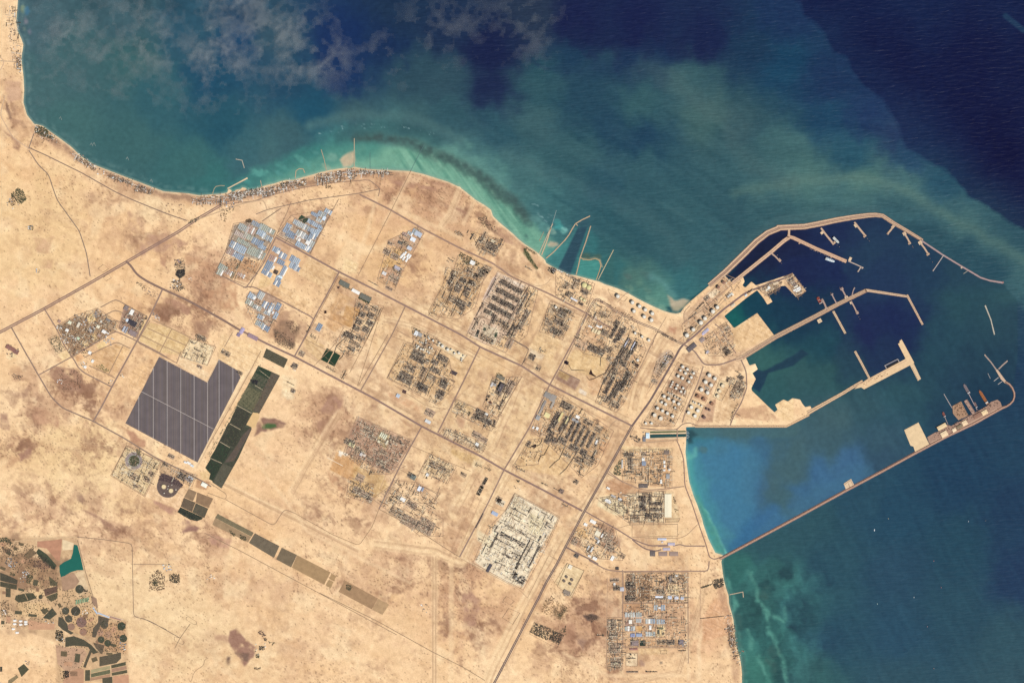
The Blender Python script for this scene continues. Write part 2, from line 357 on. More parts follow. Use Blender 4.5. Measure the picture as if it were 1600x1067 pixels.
for (sh,x,y) in (('B',360,745),('B',380,740),('B',450,718),('B',480,705),('B',560,692),('B',600,692),('B',640,690),('B',765,688),('B',780,718),('B',800,712),('B',910,728),('B',950,732),('B',970,735),
                   ('c',735,325),('c',750,328),('c',765,332),('c',878,412),('c',975,510),('c',800,430),('c',830,470),('c',860,440),('c',780,410)):
    q = P1(sh,x,y);sea.blob(q[0] + R.uniform(-2,2),q[1] + R.uniform(-1,1),R.uniform(1.4,3.4),R.uniform(.7,1.2),(160,194,190),R.uniform(.35,.7),R.uniform(0,40),1.2,0.9)
for _ in range(46):
    f = R.random();x = 484 + f * 200;y = 214 - 22 * math.sin(f * 2.6) + f * 8 + R.uniform(-3,3);sea.blob(x,y,R.uniform(.9,2.6),R.uniform(.5,.9),(168,200,196),R.uniform(.25,.6),R.uniform(-30,20),1.2,.9)
sea.poly(P('B',465,890,510,850,545,835,548,900,530,935,480,930),(214,190,150),0.95,2.5,warp=7,tex=0.1)
# reefs and sand bars west of the pier, breaking surf by the intakes
for (sh,x,y,rx,ry,c) in (('a',560,60,14,5,(84,160,146)),('a',640,50,13,5,(92,168,150)),('a',740,60,16,5,(84,156,146)),('a',480,140,8,4,(70,150,140)),('a',700,110,12,4,(86,150,138)),
                              ('B',60,970,14,6,(84,160,146)),('B',150,930,16,6,(80,152,140)),('B',260,890,16,6,(90,160,145)),('B',330,850,12,5,(84,150,140)),('B',420,880,12,8,(120,172,150)),('B',400,930,10,4,(170,190,155)),
                              ('c',760,460,16,7,(100,150,142)),('c',800,520,14,8,(96,150,142)),('c',960,520,10,9,(80,180,170)),('c',985,560,10,8,(120,190,172)),('c',890,560,9,5,(140,180,160)),
                              ('c',1000,540,8,4,(140,205,190)),('c',940,480,7,6,(78,168,160)),('c',700,500,9,7,(80,120,112)),('c',665,600,6,8,(74,110,104)),
                              ('f',1010,270,10,8,(110,150,128)),('f',1080,250,8,14,(96,140,122)),('f',1160,300,12,8,(98,140,124)),('f',1000,180,12,7,(92,120,112)),('f',1150,160,14,8,(84,120,114)),('f',1180,370,16,7,(112,160,138)),('f',1290,440,12,5,(130,178,150))):
    q = P1(sh,x,y);sea.blob(q[0],q[1],rx,ry,c,0.7,25,0.9,0.3)
sea.poly(P('c',850,670,880,640,930,650,945,670,905,700,860,690),(208,186,150),0.9,2.5,warp=6)
sea.poly(P('c',830,800,960,680,1040,600,1100,520,1180,520,1045,925,940,880,860,845),(70,142,138),0.65,4,warp=5)
sea.poly(P('c',850,690,950,690,1030,610,990,700,930,760,850,790,820,760),(84,160,150),0.55,4,warp=6)
sea.poly(P('c',1045,925,1120,560,1200,520,1230,560,1290,640,1290,760,1180,740,1130,780,1095,930),(62,132,130),0.55,5,warp=8)
sea.poly(P('c',1115,780,1160,800,1290,800,1305,860,1265,975,1180,955,1092,930),(78,158,144),0.95,1.4)
sea.poly(P('c',1110,525,1195,510,1045,925,938,882),(56,86,102),0.97,1.2)
sea.poly(P('c',1115,480,1215,430,1210,510,1110,540),(62,98,110),0.8,4,warp=6)
sea.line(P('c',1160,795,1210,790,1260,780,1300,800,1318,860),2.2,(200,180,140),0.85,1.5,warp=4)
sea.line(P('c',1170,770,1230,770,1290,770),7,(86,108,92),0.7,4,warp=8,tex=0.4)
sea.poly(P('c',1285,970,1415,715,1425,1030,1380,1010),(66,112,108),0.6,3)
sea.poly(P('g',350,560,400,590,470,580,540,600,480,660,440,700,400,690,370,650),(214,190,152),0.9,3,warp=9)
sea.line(P('g',200,380,300,460,400,560),5,(104,160,152),0.6,6,warp=8)
# dark dredged notch by the canal mouth, turquoise drift along the south beaches
sea.poly(P('j',505,830,560,830,600,870,560,900,570,940,530,950,515,900),(52,84,92),0.85,3,warp=6)
sea.line([(1075,712),(1080,752),(1092,790),(1102,822),(1120,862)],11,(92,190,172),0.85,7,warp=6);sea.line([(1078,712),(1084,752),(1098,795),(1112,830)],26,(78,160,166),0.5,16,warp=14)
sea.line(P('q',1080,420,1160,580,1240,680,1320,850,1390,1000),3,(120,206,186),0.8,3,warp=7,tex=0.4)
sea.line(P('q',1060,200,1130,170,1140,120),5,(110,196,178),0.6,4,warp=5)
sea.line(P('q',1140,540,1200,680,1280,820,1340,980),10,(84,158,140),0.7,5,warp=8,tex=0.3)
sea.blob(1096,702,9,6,(88,120,120),0.5)
for q in (P('r',1365,150,1385,220,1420,300,1450,360),P('r',1420,320,1430,450,1460,560,1475,640,1500,760),P('r',1515,740,1520,830,1535,980),
          P('F',110,330,150,420,140,480,200,560,210,650,260,710,290,830,320,929),P('F',100,640,120,690,110,740),P('F',150,780,180,860,240,929),P('F',200,560,290,590,310,520)):
    sea.line(q,4,(96,164,144),0.6,4,warp=12,tex=0.5)
for q in ((1152,985,8,40),(1160,1040,7,30),(1192,930,14,20),(1205,1030,16,24),(1140,900,8,14)): sea.blob(*q,(72,104,98),0.5,0,0.9,0.3)
# colour of the very edge of the beaches
near = np.clip(1 - (-SD) / 3.8,0,1) * (SD < 0) * ((X < 1062) | (Y > 690) & (X < 1165))
sea.c += (np.array((176,190,160.0)) - sea.c) * (near * 0.6)[...,None]
mk = (X < 330) & (SD < 0);near = np.exp(-((-SD - 8) / 4.0) ** 2) * mk * np.clip(0.6 + 3 * NF,0,1)
sea.c += (np.array((112,146,140.0)) - sea.c) * (near * 0.35)[...,None]
# colour fringes of the thin cloud, painted into the water of the north-west corner
for x,y,c in ((36,14,(150,160,110)),(42,16,(60,120,160)),(40,34,(160,140,150)),(38,46,(150,160,130)),(46,52,(150,130,150)),(45,66,(90,120,140))): sea.blob(x,y,7,10,c,0.5,0,0.9,0.2)
hn = hm * (1 - sst(560,680,Y))[...,None];sea.c = sea.c * (1 - .1 * hn) + np.array((7,11,6.0)) * hn
_l = sea.c @ np.array((.3,.59,.11));sea.c = (sea.c + (_l[...,None] - sea.c) * 0.13) * np.array((0.97,0.945,0.975)) + np.array((3,1,1.0))
_e = sst(350,650,X)[...,None];_k = np.clip((sea.c.mean(-1,keepdims=True) - 22) / 55,.2,1)
sea.c += np.array((2,6,1.0)) * (1 - _e) - np.array((14,8,11.0)) * _e * _k
sea.c += NF[...,None] * np.array((5,7,6.0)) * sst(2,8,-SD)[...,None]

def sheet(name,keep,Z,colour,alpha,material):
    """a ground or water sheet over the kept part of the map grid"""
    ny,nx = X.shape
    fk = keep[:-1,:-1] | keep[1:,:-1] | keep[:-1,1:] | keep[1:,1:]
    used = np.zeros((ny,nx),bool)
    used[:-1,:-1] |= fk;used[1:,:-1] |= fk;used[:-1,1:] |= fk;used[1:,1:] |= fk
    idx = np.full((ny,nx),-1,np.int64);idx[used] = np.arange(used.sum())
    j,i = np.nonzero(fk)
    q = np.stack([idx[j,i],idx[j + 1,i],idx[j + 1,i + 1],idx[j,i + 1]],1).astype(np.int32)
    co = np.stack([(X[used] - 800) * S,(533.5 - Y[used]) * S,Z[used]],1).astype(np.float32)
    me = bpy.data.meshes.new(name);me.vertices.add(len(co));me.vertices.foreach_set("co",co.ravel())
    me.loops.add(q.size);me.loops.foreach_set("vertex_index",q.ravel())
    me.polygons.add(len(q));me.polygons.foreach_set("loop_start",np.arange(0,q.size,4,dtype=np.int32))
    me.polygons.foreach_set("use_smooth",np.ones(len(q),bool))
    at = me.color_attributes.new("surface_colour",'FLOAT_COLOR','POINT')
    c = alb(np.clip(colour[used],0,255));rgba = np.concatenate([c,alpha[used][:,None]],1).astype(np.float32)
    at.data.foreach_set("color",rgba.ravel())
    me.update();me.validate();me.materials.append(material)
    o = bpy.data.objects.new(name,me);COL.objects.link(o);tag(o,kind='structure')
    return o

def water_material():
    m = bpy.data.materials.new("sea_water");m.use_nodes = True;nt = m.node_tree;b = nt.nodes["Principled BSDF"];L = nt.links
    a = nt.nodes.new("ShaderNodeVertexColor");a.layer_name = "surface_colour"
    b.inputs["Roughness"].default_value = 0.35;b.inputs["Specular IOR Level"].default_value = 0.1
    g = nt.nodes.new("ShaderNodeNewGeometry")
    mp = nt.nodes.new("ShaderNodeMapping");mp.inputs["Rotation"].default_value = (0,0,math.radians(-6));mp.inputs["Scale"].default_value = (0.0042,0.019,0.01)
    L.new(g.outputs["Position"],mp.inputs[0])
    n = nt.nodes.new("ShaderNodeTexNoise");n.inputs["Scale"].default_value = 1.0;n.inputs["Detail"].default_value = 3;n.inputs["Distortion"].default_value = 0.6
    L.new(mp.outputs[0],n.inputs["Vector"])
    bu = nt.nodes.new("ShaderNodeBump");bu.inputs["Distance"].default_value = 11.0
    ms = nt.nodes.new("ShaderNodeMath");ms.operation = 'MULTIPLY';ms.inputs[1].default_value = 1.0
    L.new(a.outputs["Alpha"],ms.inputs[0]);L.new(ms.outputs[0],bu.inputs["Strength"])
    L.new(n.outputs[0],bu.inputs["Height"]);L.new(bu.outputs[0],b.inputs["Normal"])
    n2 = nt.nodes.new("ShaderNodeTexNoise");n2.inputs["Scale"].default_value = 0.012;n2.inputs["Detail"].default_value = 5
    L.new(g.outputs["Position"],n2.inputs["Vector"])
    r = nt.nodes.new("ShaderNodeMapRange");r.inputs[1].default_value = 0.25;r.inputs[2].default_value = 0.75;r.inputs[3].default_value = 0.9;r.inputs[4].default_value = 1.1
    L.new(n2.outputs[0],r.inputs[0])
    mx = nt.nodes.new("ShaderNodeMix");mx.data_type = 'RGBA';mx.blend_type = 'MULTIPLY';mx.inputs[0].default_value = 1
    L.new(a.outputs["Color"],mx.inputs[6]);L.new(r.outputs[0],mx.inputs[7]);L.new(mx.outputs[2],b.inputs["Base Color"])
    return m
rip = np.clip(0.15 + 0.85 * sst(520,760,X - (Y - 60) * 0.4) * (1 - 0.65 * sst(430,700,Y)),0,1) * (1 - 0.75 * hm[...,0])
sheet("sea",SD < 3.0,np.zeros(X.shape),sea.c,rip,water_material())
# ------------------------------------------------------------------ the land: sand,scrub,gravel yards
b1 = fbm(X + NW1 * 60,Y + NW2 * 60,190,5,101)[...,None];b2 = fbm(X + NW1 * 30,Y + NW2 * 30,70,5,121)[...,None]
base = np.array((247,206,158.0)) + (b1 - 0.5) * np.array((22,30,32)) + (b2 - 0.5) * np.array((14,22,26))
land = Paint(base)
# broad tone: redder flats by the north shore, yellower gravel plain between the plants, pale dunes in the south-west
for b,c,am in (((640,320,150,60),(212,166,128),0.62),((420,350,110,55),(220,176,136),0.5),((330,440,60,60),(208,160,122),0.6),((520,430,90,60),(226,184,138),0.5),((620,420,90,60),(222,178,128),0.4),
                 ((760,640,200,170),(224,186,138),0.65),((900,560,130,110),(224,186,140),0.6),((650,540,110,90),(226,186,138),.55),((1010,760,70,90),(226,186,142),.5),((560,700,120,110),(224,180,134),0.35),((500,800,120,60),(226,182,138),0.35),((250,960,260,110),(240,206,158),0.7),((120,720,160,90),(238,204,150),0.55),
                 ((700,940,120,110),(232,188,144),0.5),((1010,960,110,110),(222,176,134),0.6),((1110,980,30,90),(226,176,136),0.5),((60,360,120,140),(238,202,148),0.5),((240,310,80,60),(240,206,160),0.5),((1040,830,60,30),(228,190,140),0.4),
                 ((1200,510,30,20),(232,196,152),0.5),((470,960,200,100),(240,200,156),0.4),((430,690,80,90),(236,194,150),0.4)):
    land.blob(*b,c,am,20,0.6,0.1)
# scrub and dark crust where rain collects: ragged dark stains
scr = fbm(X + NW1 * 26,Y + NW2 * 26,42,6,141,0.6);fin = fbm(X,Y,9,4,151,0.65)
dens = np.zeros(X.shape)
for x,y,rx,ry,a in ((235,365,60,45,.55),(290,395,60,40,.6),(330,445,50,70,.7),(300,490,60,40,.8),(120,620,70,60,.85),(50,640,60,80,.6),(150,690,120,60,.5),(60,800,110,60,.55),(200,820,140,60,.45),(245,620,40,90,.6),
                        (330,830,70,40,.6),(620,300,110,50,.6),(710,300,60,60,.55),(640,420,60,60,.5),(520,440,60,60,.4),(520,650,50,50,.9),(560,740,90,60,.6),(540,800,90,50,.55),(640,900,140,80,.5),(720,940,50,110,.85),
                        (760,960,50,60,.6),(920,980,90,80,.9),(960,1040,90,50,.6),(1050,980,60,80,.55),(1120,940,40,110,.45),(320,900,60,40,.3),(735,905,22,50,.95),(745,960,24,40,.95),(925,985,40,30,1.0),(908,1010,30,40,.95),(545,770,50,45,.8),(520,640,24,24,.9),(270,490,50,22,.9),(385,470,26,30,.6),(110,610,44,34,1.0),(262,650,26,40,.8),(640,868,36,20,.8),(440,520,24,26,.9),(740,330,40,22,.7),(700,290,60,18,.8),(640,282,60,12,.8),(150,790,26,40,.7),(180,830,40,20,.8),(30,700,40,30,.8),(60,640,40,20,.7),(330,845,30,24,.8),(620,1000,300,90,.25),(480,900,160,60,.28),(130,640,130,90,.6),(760,700,60,80,.3),
                        (880,740,60,60,.35),(470,330,60,40,.5),(200,290,90,40,.4),(90,320,120,90,.15),(20,170,30,70,.5),(60,220,40,30,.5),(100,560,40,40,.2),(1130,560,70,50,.35),(1190,640,40,30,.3),(430,470,30,40,.5),(760,350,50,40,.5),(800,400,50,30,.5),(700,400,90,60,.25)):
    dens = np.maximum(dens,a * np.exp(-(((X - x) / rx) ** 2 + ((Y - y) / ry) ** 2)))
mt = np.clip(sst(0.52,0.72,scr * 0.7 + fin * 0.3 + dens * 0.22) * (0.25 + dens),0,0.9)
land.c += (np.array((170,124,98.0)) - land.c) * (mt * 0.55)[...,None]
mt = sst(0.66,0.8,fin) * (0.15 + 0.6 * dens) * 0.55
land.c += (np.array((150,116,92.0)) - land.c) * mt[...,None]
rd = 1 - np.abs(2 * fbm(X + NW1 * 18,Y + NW2 * 18,34,5,161,.62) - 1)
vn = sst(.925,.985,rd) * (.12 + .75 * dens) * sst(.35,.6,fbm(X,Y,60,3,165))
land.c += (np.array((150,112,88.0)) - land.c) * (vn * .6)[...,None]
land.c += (np.array((255,226,180.0)) - land.c) * (sst(.58,.75,fbm(X + NW1 * 14,Y + NW2 * 14,30,5,181)) * .35)[...,None]
sp = sst(0.76,0.86,fbm(X,Y,5,2,171)) * 0.3 * sst(0.4,0.7,fbm(X,Y,90,3,175))
land.c += (np.array((146,110,88.0)) - land.c) * sp[...,None]
s2 = fbm(X + NW1 * 22,Y + NW2 * 22,24,6,211,.68);m2 = sst(.48,.66,s2 - .14 + .19 * dens) * np.clip(dens * 1.25,0,1)
land.c += (np.array((140,101,80.0)) - land.c) * (m2 * .8)[...,None]
wk = fbm(X * .94 + Y * .34,(-X * .34 + Y * .94) * 6,60,4,191) - .5      # wind-combed sand
land.c += (wk * 16)[...,None] * np.array((.8,1,1.0))
bu_ = vnoise(X * .62,Y * .62,195) * .6 + vnoise(X * 1.1,Y * 1.1,196) * .4
bush = sst(.8,.9,bu_ + .1 * dens + .06 * fbm(X,Y,50,3,197)) * .65
land.c += (np.array((128,98,76.0)) - land.c) * bush[...,None]
SCRUB = [(P('d',260,520,330,440,420,450,490,500,470,600,430,690,340,670,260,620),(122,98,80),.85,8),(P('d',260,520,300,400,430,350,540,450,560,560,470,650,300,600),(176,136,108),.5,14),
         (P('o',570,200,620,100,700,90,745,150,690,260,590,250,540,235),(176,134,110),.75,6),(P('o',540,310,690,290,600,470,570,475,535,400),(180,138,110),.8,5),(P('o',610,740,780,840,760,920,640,870),(196,148,112),.6,4),
         (P('x',560,660,600,645,650,700,720,760,705,830,650,890,620,860,590,800,550,730),(162,122,102),.85,6),(P('x',590,790,680,790,680,860,620,850),(122,96,82),.6,8),(P('x',460,690,550,680,550,740,470,720),(190,148,118),.5,8),(P('x',540,820,560,820,556,870,540,870),(120,94,80),.7,6),
         (P('o',10,330,80,280,180,290,270,330,240,370,160,390,60,410,0,440),(150,114,96),.75,8),(P('o',50,350,110,335,175,340,180,365,110,380,60,380),(82,104,66),.9,3),
         (P('r',270,450,330,430,400,470,380,500,310,490),(104,84,74),.8,10),(P('r',200,600,260,560,300,620,260,720,210,660),(150,116,98),.6,10),(P('r',30,380,80,360,130,400,70,470,20,440),(120,98,78),.8,4),
         (P('r',700,790,735,780,740,830,710,840),(160,124,112),.7,4),(P('r',525,400,560,395,555,470,530,460),(170,130,106),.6,4),(P('r',920,360,1060,360,1060,610,920,610),(214,170,132),.5,6),(P('r',580,350,720,350,720,410,580,410),(204,156,116),.8,2),
         (P('t',390,780,480,740,600,730,720,800,700,930,560,960,500,860),(168,128,104),.7,10),(P('t',180,930,230,900,250,1000,190,1030),(170,132,106),.6,6),(P('t',310,950,370,960,370,1020,310,1010),(176,136,108),.6,6),
         (P('z',190,140,300,150,380,220,380,270,220,260),(196,150,118),.6,8),(P('z',0,170,50,180,60,300,0,280),(176,136,112),.6,8),(P('z',110,440,210,420,200,480,130,490),(164,122,102),.6,9),(P('z',470,680,540,720,560,780,500,740),(158,122,100),.6,8),
         (P('z',530,810,600,830,720,900,760,950,700,930,600,850),(164,124,102),.6,8),(P('v',570,730,650,740,740,770,720,810,600,800),(160,120,104),.7,8),(P('v',150,40,240,70,330,140,310,190,210,140),(190,142,112),.7,8),(P('v',390,570,560,650,520,690,400,610),(186,140,118),.6,8),
         (P('v',770,830,960,860,930,950,800,920),(196,150,126),.5,10),(P('E',700,260,800,280,790,370,690,380),(188,146,116),.5,12),(P('E',780,400,960,380,1050,420,900,470,760,470),(184,142,116),.55,14),(P('E',880,480,930,480,930,560,890,540),(176,130,104),.5,8),
         (P('E',900,720,1060,780,1040,830,900,760),(180,136,110),.6,10),(P('E',1110,700,1300,640,1330,800,1180,780),(196,148,112),.6,10),(P('E',1070,880,1180,860,1150,950,1090,950),(170,130,104),.6,10),(P('E',180,400,290,400,280,480,200,460),(204,160,124),.5,10),(P('E',250,510,310,520,300,560,240,560),(206,162,126),.5,9),
         (P('A',20,560,40,570,75,660,60,665),(140,108,90),.7,5),(P('A',30,730,110,800,110,840,80,830),(168,128,104),.7,7),(P('A',20,450,120,450,130,560,50,580),(206,164,134),.5,9),(P('b',590,110,760,130,960,180,1000,200,900,200,760,170,600,140),(176,132,108),.6,6),(P('b',800,80,1100,150,1130,190,940,130),(178,134,108),.55,9),
         (P('b',840,290,980,350,960,390,860,320),(180,138,110),.5,7),(P('b',1150,330,1280,390,1270,410,1150,350),(170,128,104),.6,5),(P('c',250,430,330,430,400,520,460,600,400,560,330,510,250,480),(150,114,92),.65,8),(P('c',400,500,560,600,680,700,650,730,480,640),(172,130,104),.6,8),
         (P('c',650,700,690,740,770,870,760,885,690,800,640,740),(96,96,66),.85,3),(P('c',690,690,760,740,740,755,690,715),(126,104,80),.7,6),(P('c',760,890,800,950,790,960,750,910),(150,118,92),.6,4),(P('n',0,240,60,250,70,290,10,290),(176,134,110),.6,6),(P('n',240,345,380,400,360,430,250,370),(190,146,112),.6,7),
         (P('n',130,120,450,240,420,340,160,220),(208,156,118),.5,7),(P('n',740,350,820,360,800,430,750,410),(190,144,112),.6,8),(P('y',900,400,960,400,1000,470,980,640,900,600,880,500),(176,134,112),.5,14),(P('y',1500,620,1600,600,1600,800,1530,760),(176,132,104),.5,12),(P('j',900,660,1180,620,1290,740,1100,740,940,720),(202,158,122),.6,8)]
for pts,c,am,wp in SCRUB: land.poly(pts,c,am,2.0,warp=wp * 1.5,tex=0.7)
# pipeline corridors and graded tracks: long pale bands with darker edges
for pts,wd,c,am in (([(925,480),(864,594),(830,662),(792,735),(766,780),(722,870)],22,(232,192,136),.75),([(884,470),(838,560),(820,596)],24,(216,176,124),.7),([(812,590),(770,690),(735,745),(706,800)],20,(236,196,138),.6),
                       ([(634,470),(722,518),(850,590),(980,656)],9,(228,192,140),.7),([(600,500),(640,508),(700,535),(748,560)],9,(240,206,156),.7),([(470,548),(560,600),(660,655),(800,728),(905,785)],9,(238,202,150),.6),
                       ([(990,640),(1000,600),(1040,530)],20,(226,186,134),.6),([(968,690),(935,760),(905,810)],16,(232,196,146),.7),([(880,830),(830,920),(770,1040),(755,1080)],16,(238,202,150),.6),([(856,470),(905,490),(960,520),(1030,560)],9,(200,156,122),.6),
                       ([(719,295),(703,335),(690,352)],9,(238,202,156),.8),([(642,270),(612,330),(600,350)],5,(236,198,150),.6),([(590,300),(575,360),(555,410)],5,(238,200,152),.6),([(740,318),(724,350)],4,(236,200,152),.6),
                       ([(610,322),(660,345),(720,372)],5,(234,196,148),.6),([(530,645),(500,690),(470,740),(455,770)],12,(230,186,138),.6),([(585,850),(680,862),(720,880)],14,(240,202,150),.7),([(679,870),(679,1190)],8,(240,202,152),.75),([(705,880),(705,1070)],6,(236,198,150),.6),
                       ([(330,745),(560,860)],8,(238,202,154),.5),([(640,660),(700,640),(740,600)],8,(238,198,146),.3),([(640,910),(480,830),(400,720)],3,(242,206,160),.6),([(970,1070),(1060,1050),(1090,960),(1105,900)],9,(238,200,152),.5),([(880,1020),(950,1055),(1075,1055)],4,(240,202,156),.7),
                       ([(400,560),(340,660),(305,730)],9,(242,208,160),.9),([(1073,870),(1075,1060)],3,(236,200,156),.8),([(1093,1060),(1092,1010),(1100,965)],4,(240,204,160),.8),([(970,905),(970,1050)],4,(232,194,146),.5)):
    land.line(pts,wd,(c[0] * .3 + 176,c[1] * .3 + 151,c[2] * .3 + 119),am * .9,3,warp=3,tex=0.05)
    if wd > 7.5:
        for k in range(int(wd / 2.6)):
            o = (k + .5) * 2.6 - wd / 2 + R.uniform(-.8,.8);q = []
            for i,(x,y) in enumerate(pts):
                a,b = pts[max(i - 1,0)],pts[min(i + 1,len(pts) - 1)];L = math.dist(a,b);q.append((x - (b[1] - a[1]) / L * o,y + (b[0] - a[0]) / L * o))
            edge = abs(abs(o) - wd / 2) < 2;land.line(q,R.uniform(.6,1.3),(170,130,100) if edge or R.random() < .45 else (255,224,178),.55 if edge else R.uniform(.2,.45),1.2,warp=2.5,tex=.15)
for k,(pts,off) in enumerate((([(862,470),(842,510),(800,592)],0),([(868,474),(848,514),(806,596)],0),([(876,478),(856,518),(814,600)],0),([(919,508),(868,600),(800,735)],0),([(925,512),(874,604),(806,738)],0),([(742,775),(702,868)],0),([(752,778),(712,872)],0),
                                ([(640,500),(725,540),(860,612),(975,672)],0),([(905,820),(868,890),(790,1040)],0),([(914,806),(885,862)],0),([(1020,540),(985,605),(960,650)],0),([(1034,545),(990,625)],0),([(850,462),(960,522),(1050,570)],0),([(520,640),(488,700)],0),([(528,645),(496,705)],0))):
    land.line(pts,1.0,(176,136,104),0.6,1.2,warp=1.5,tex=0.25)
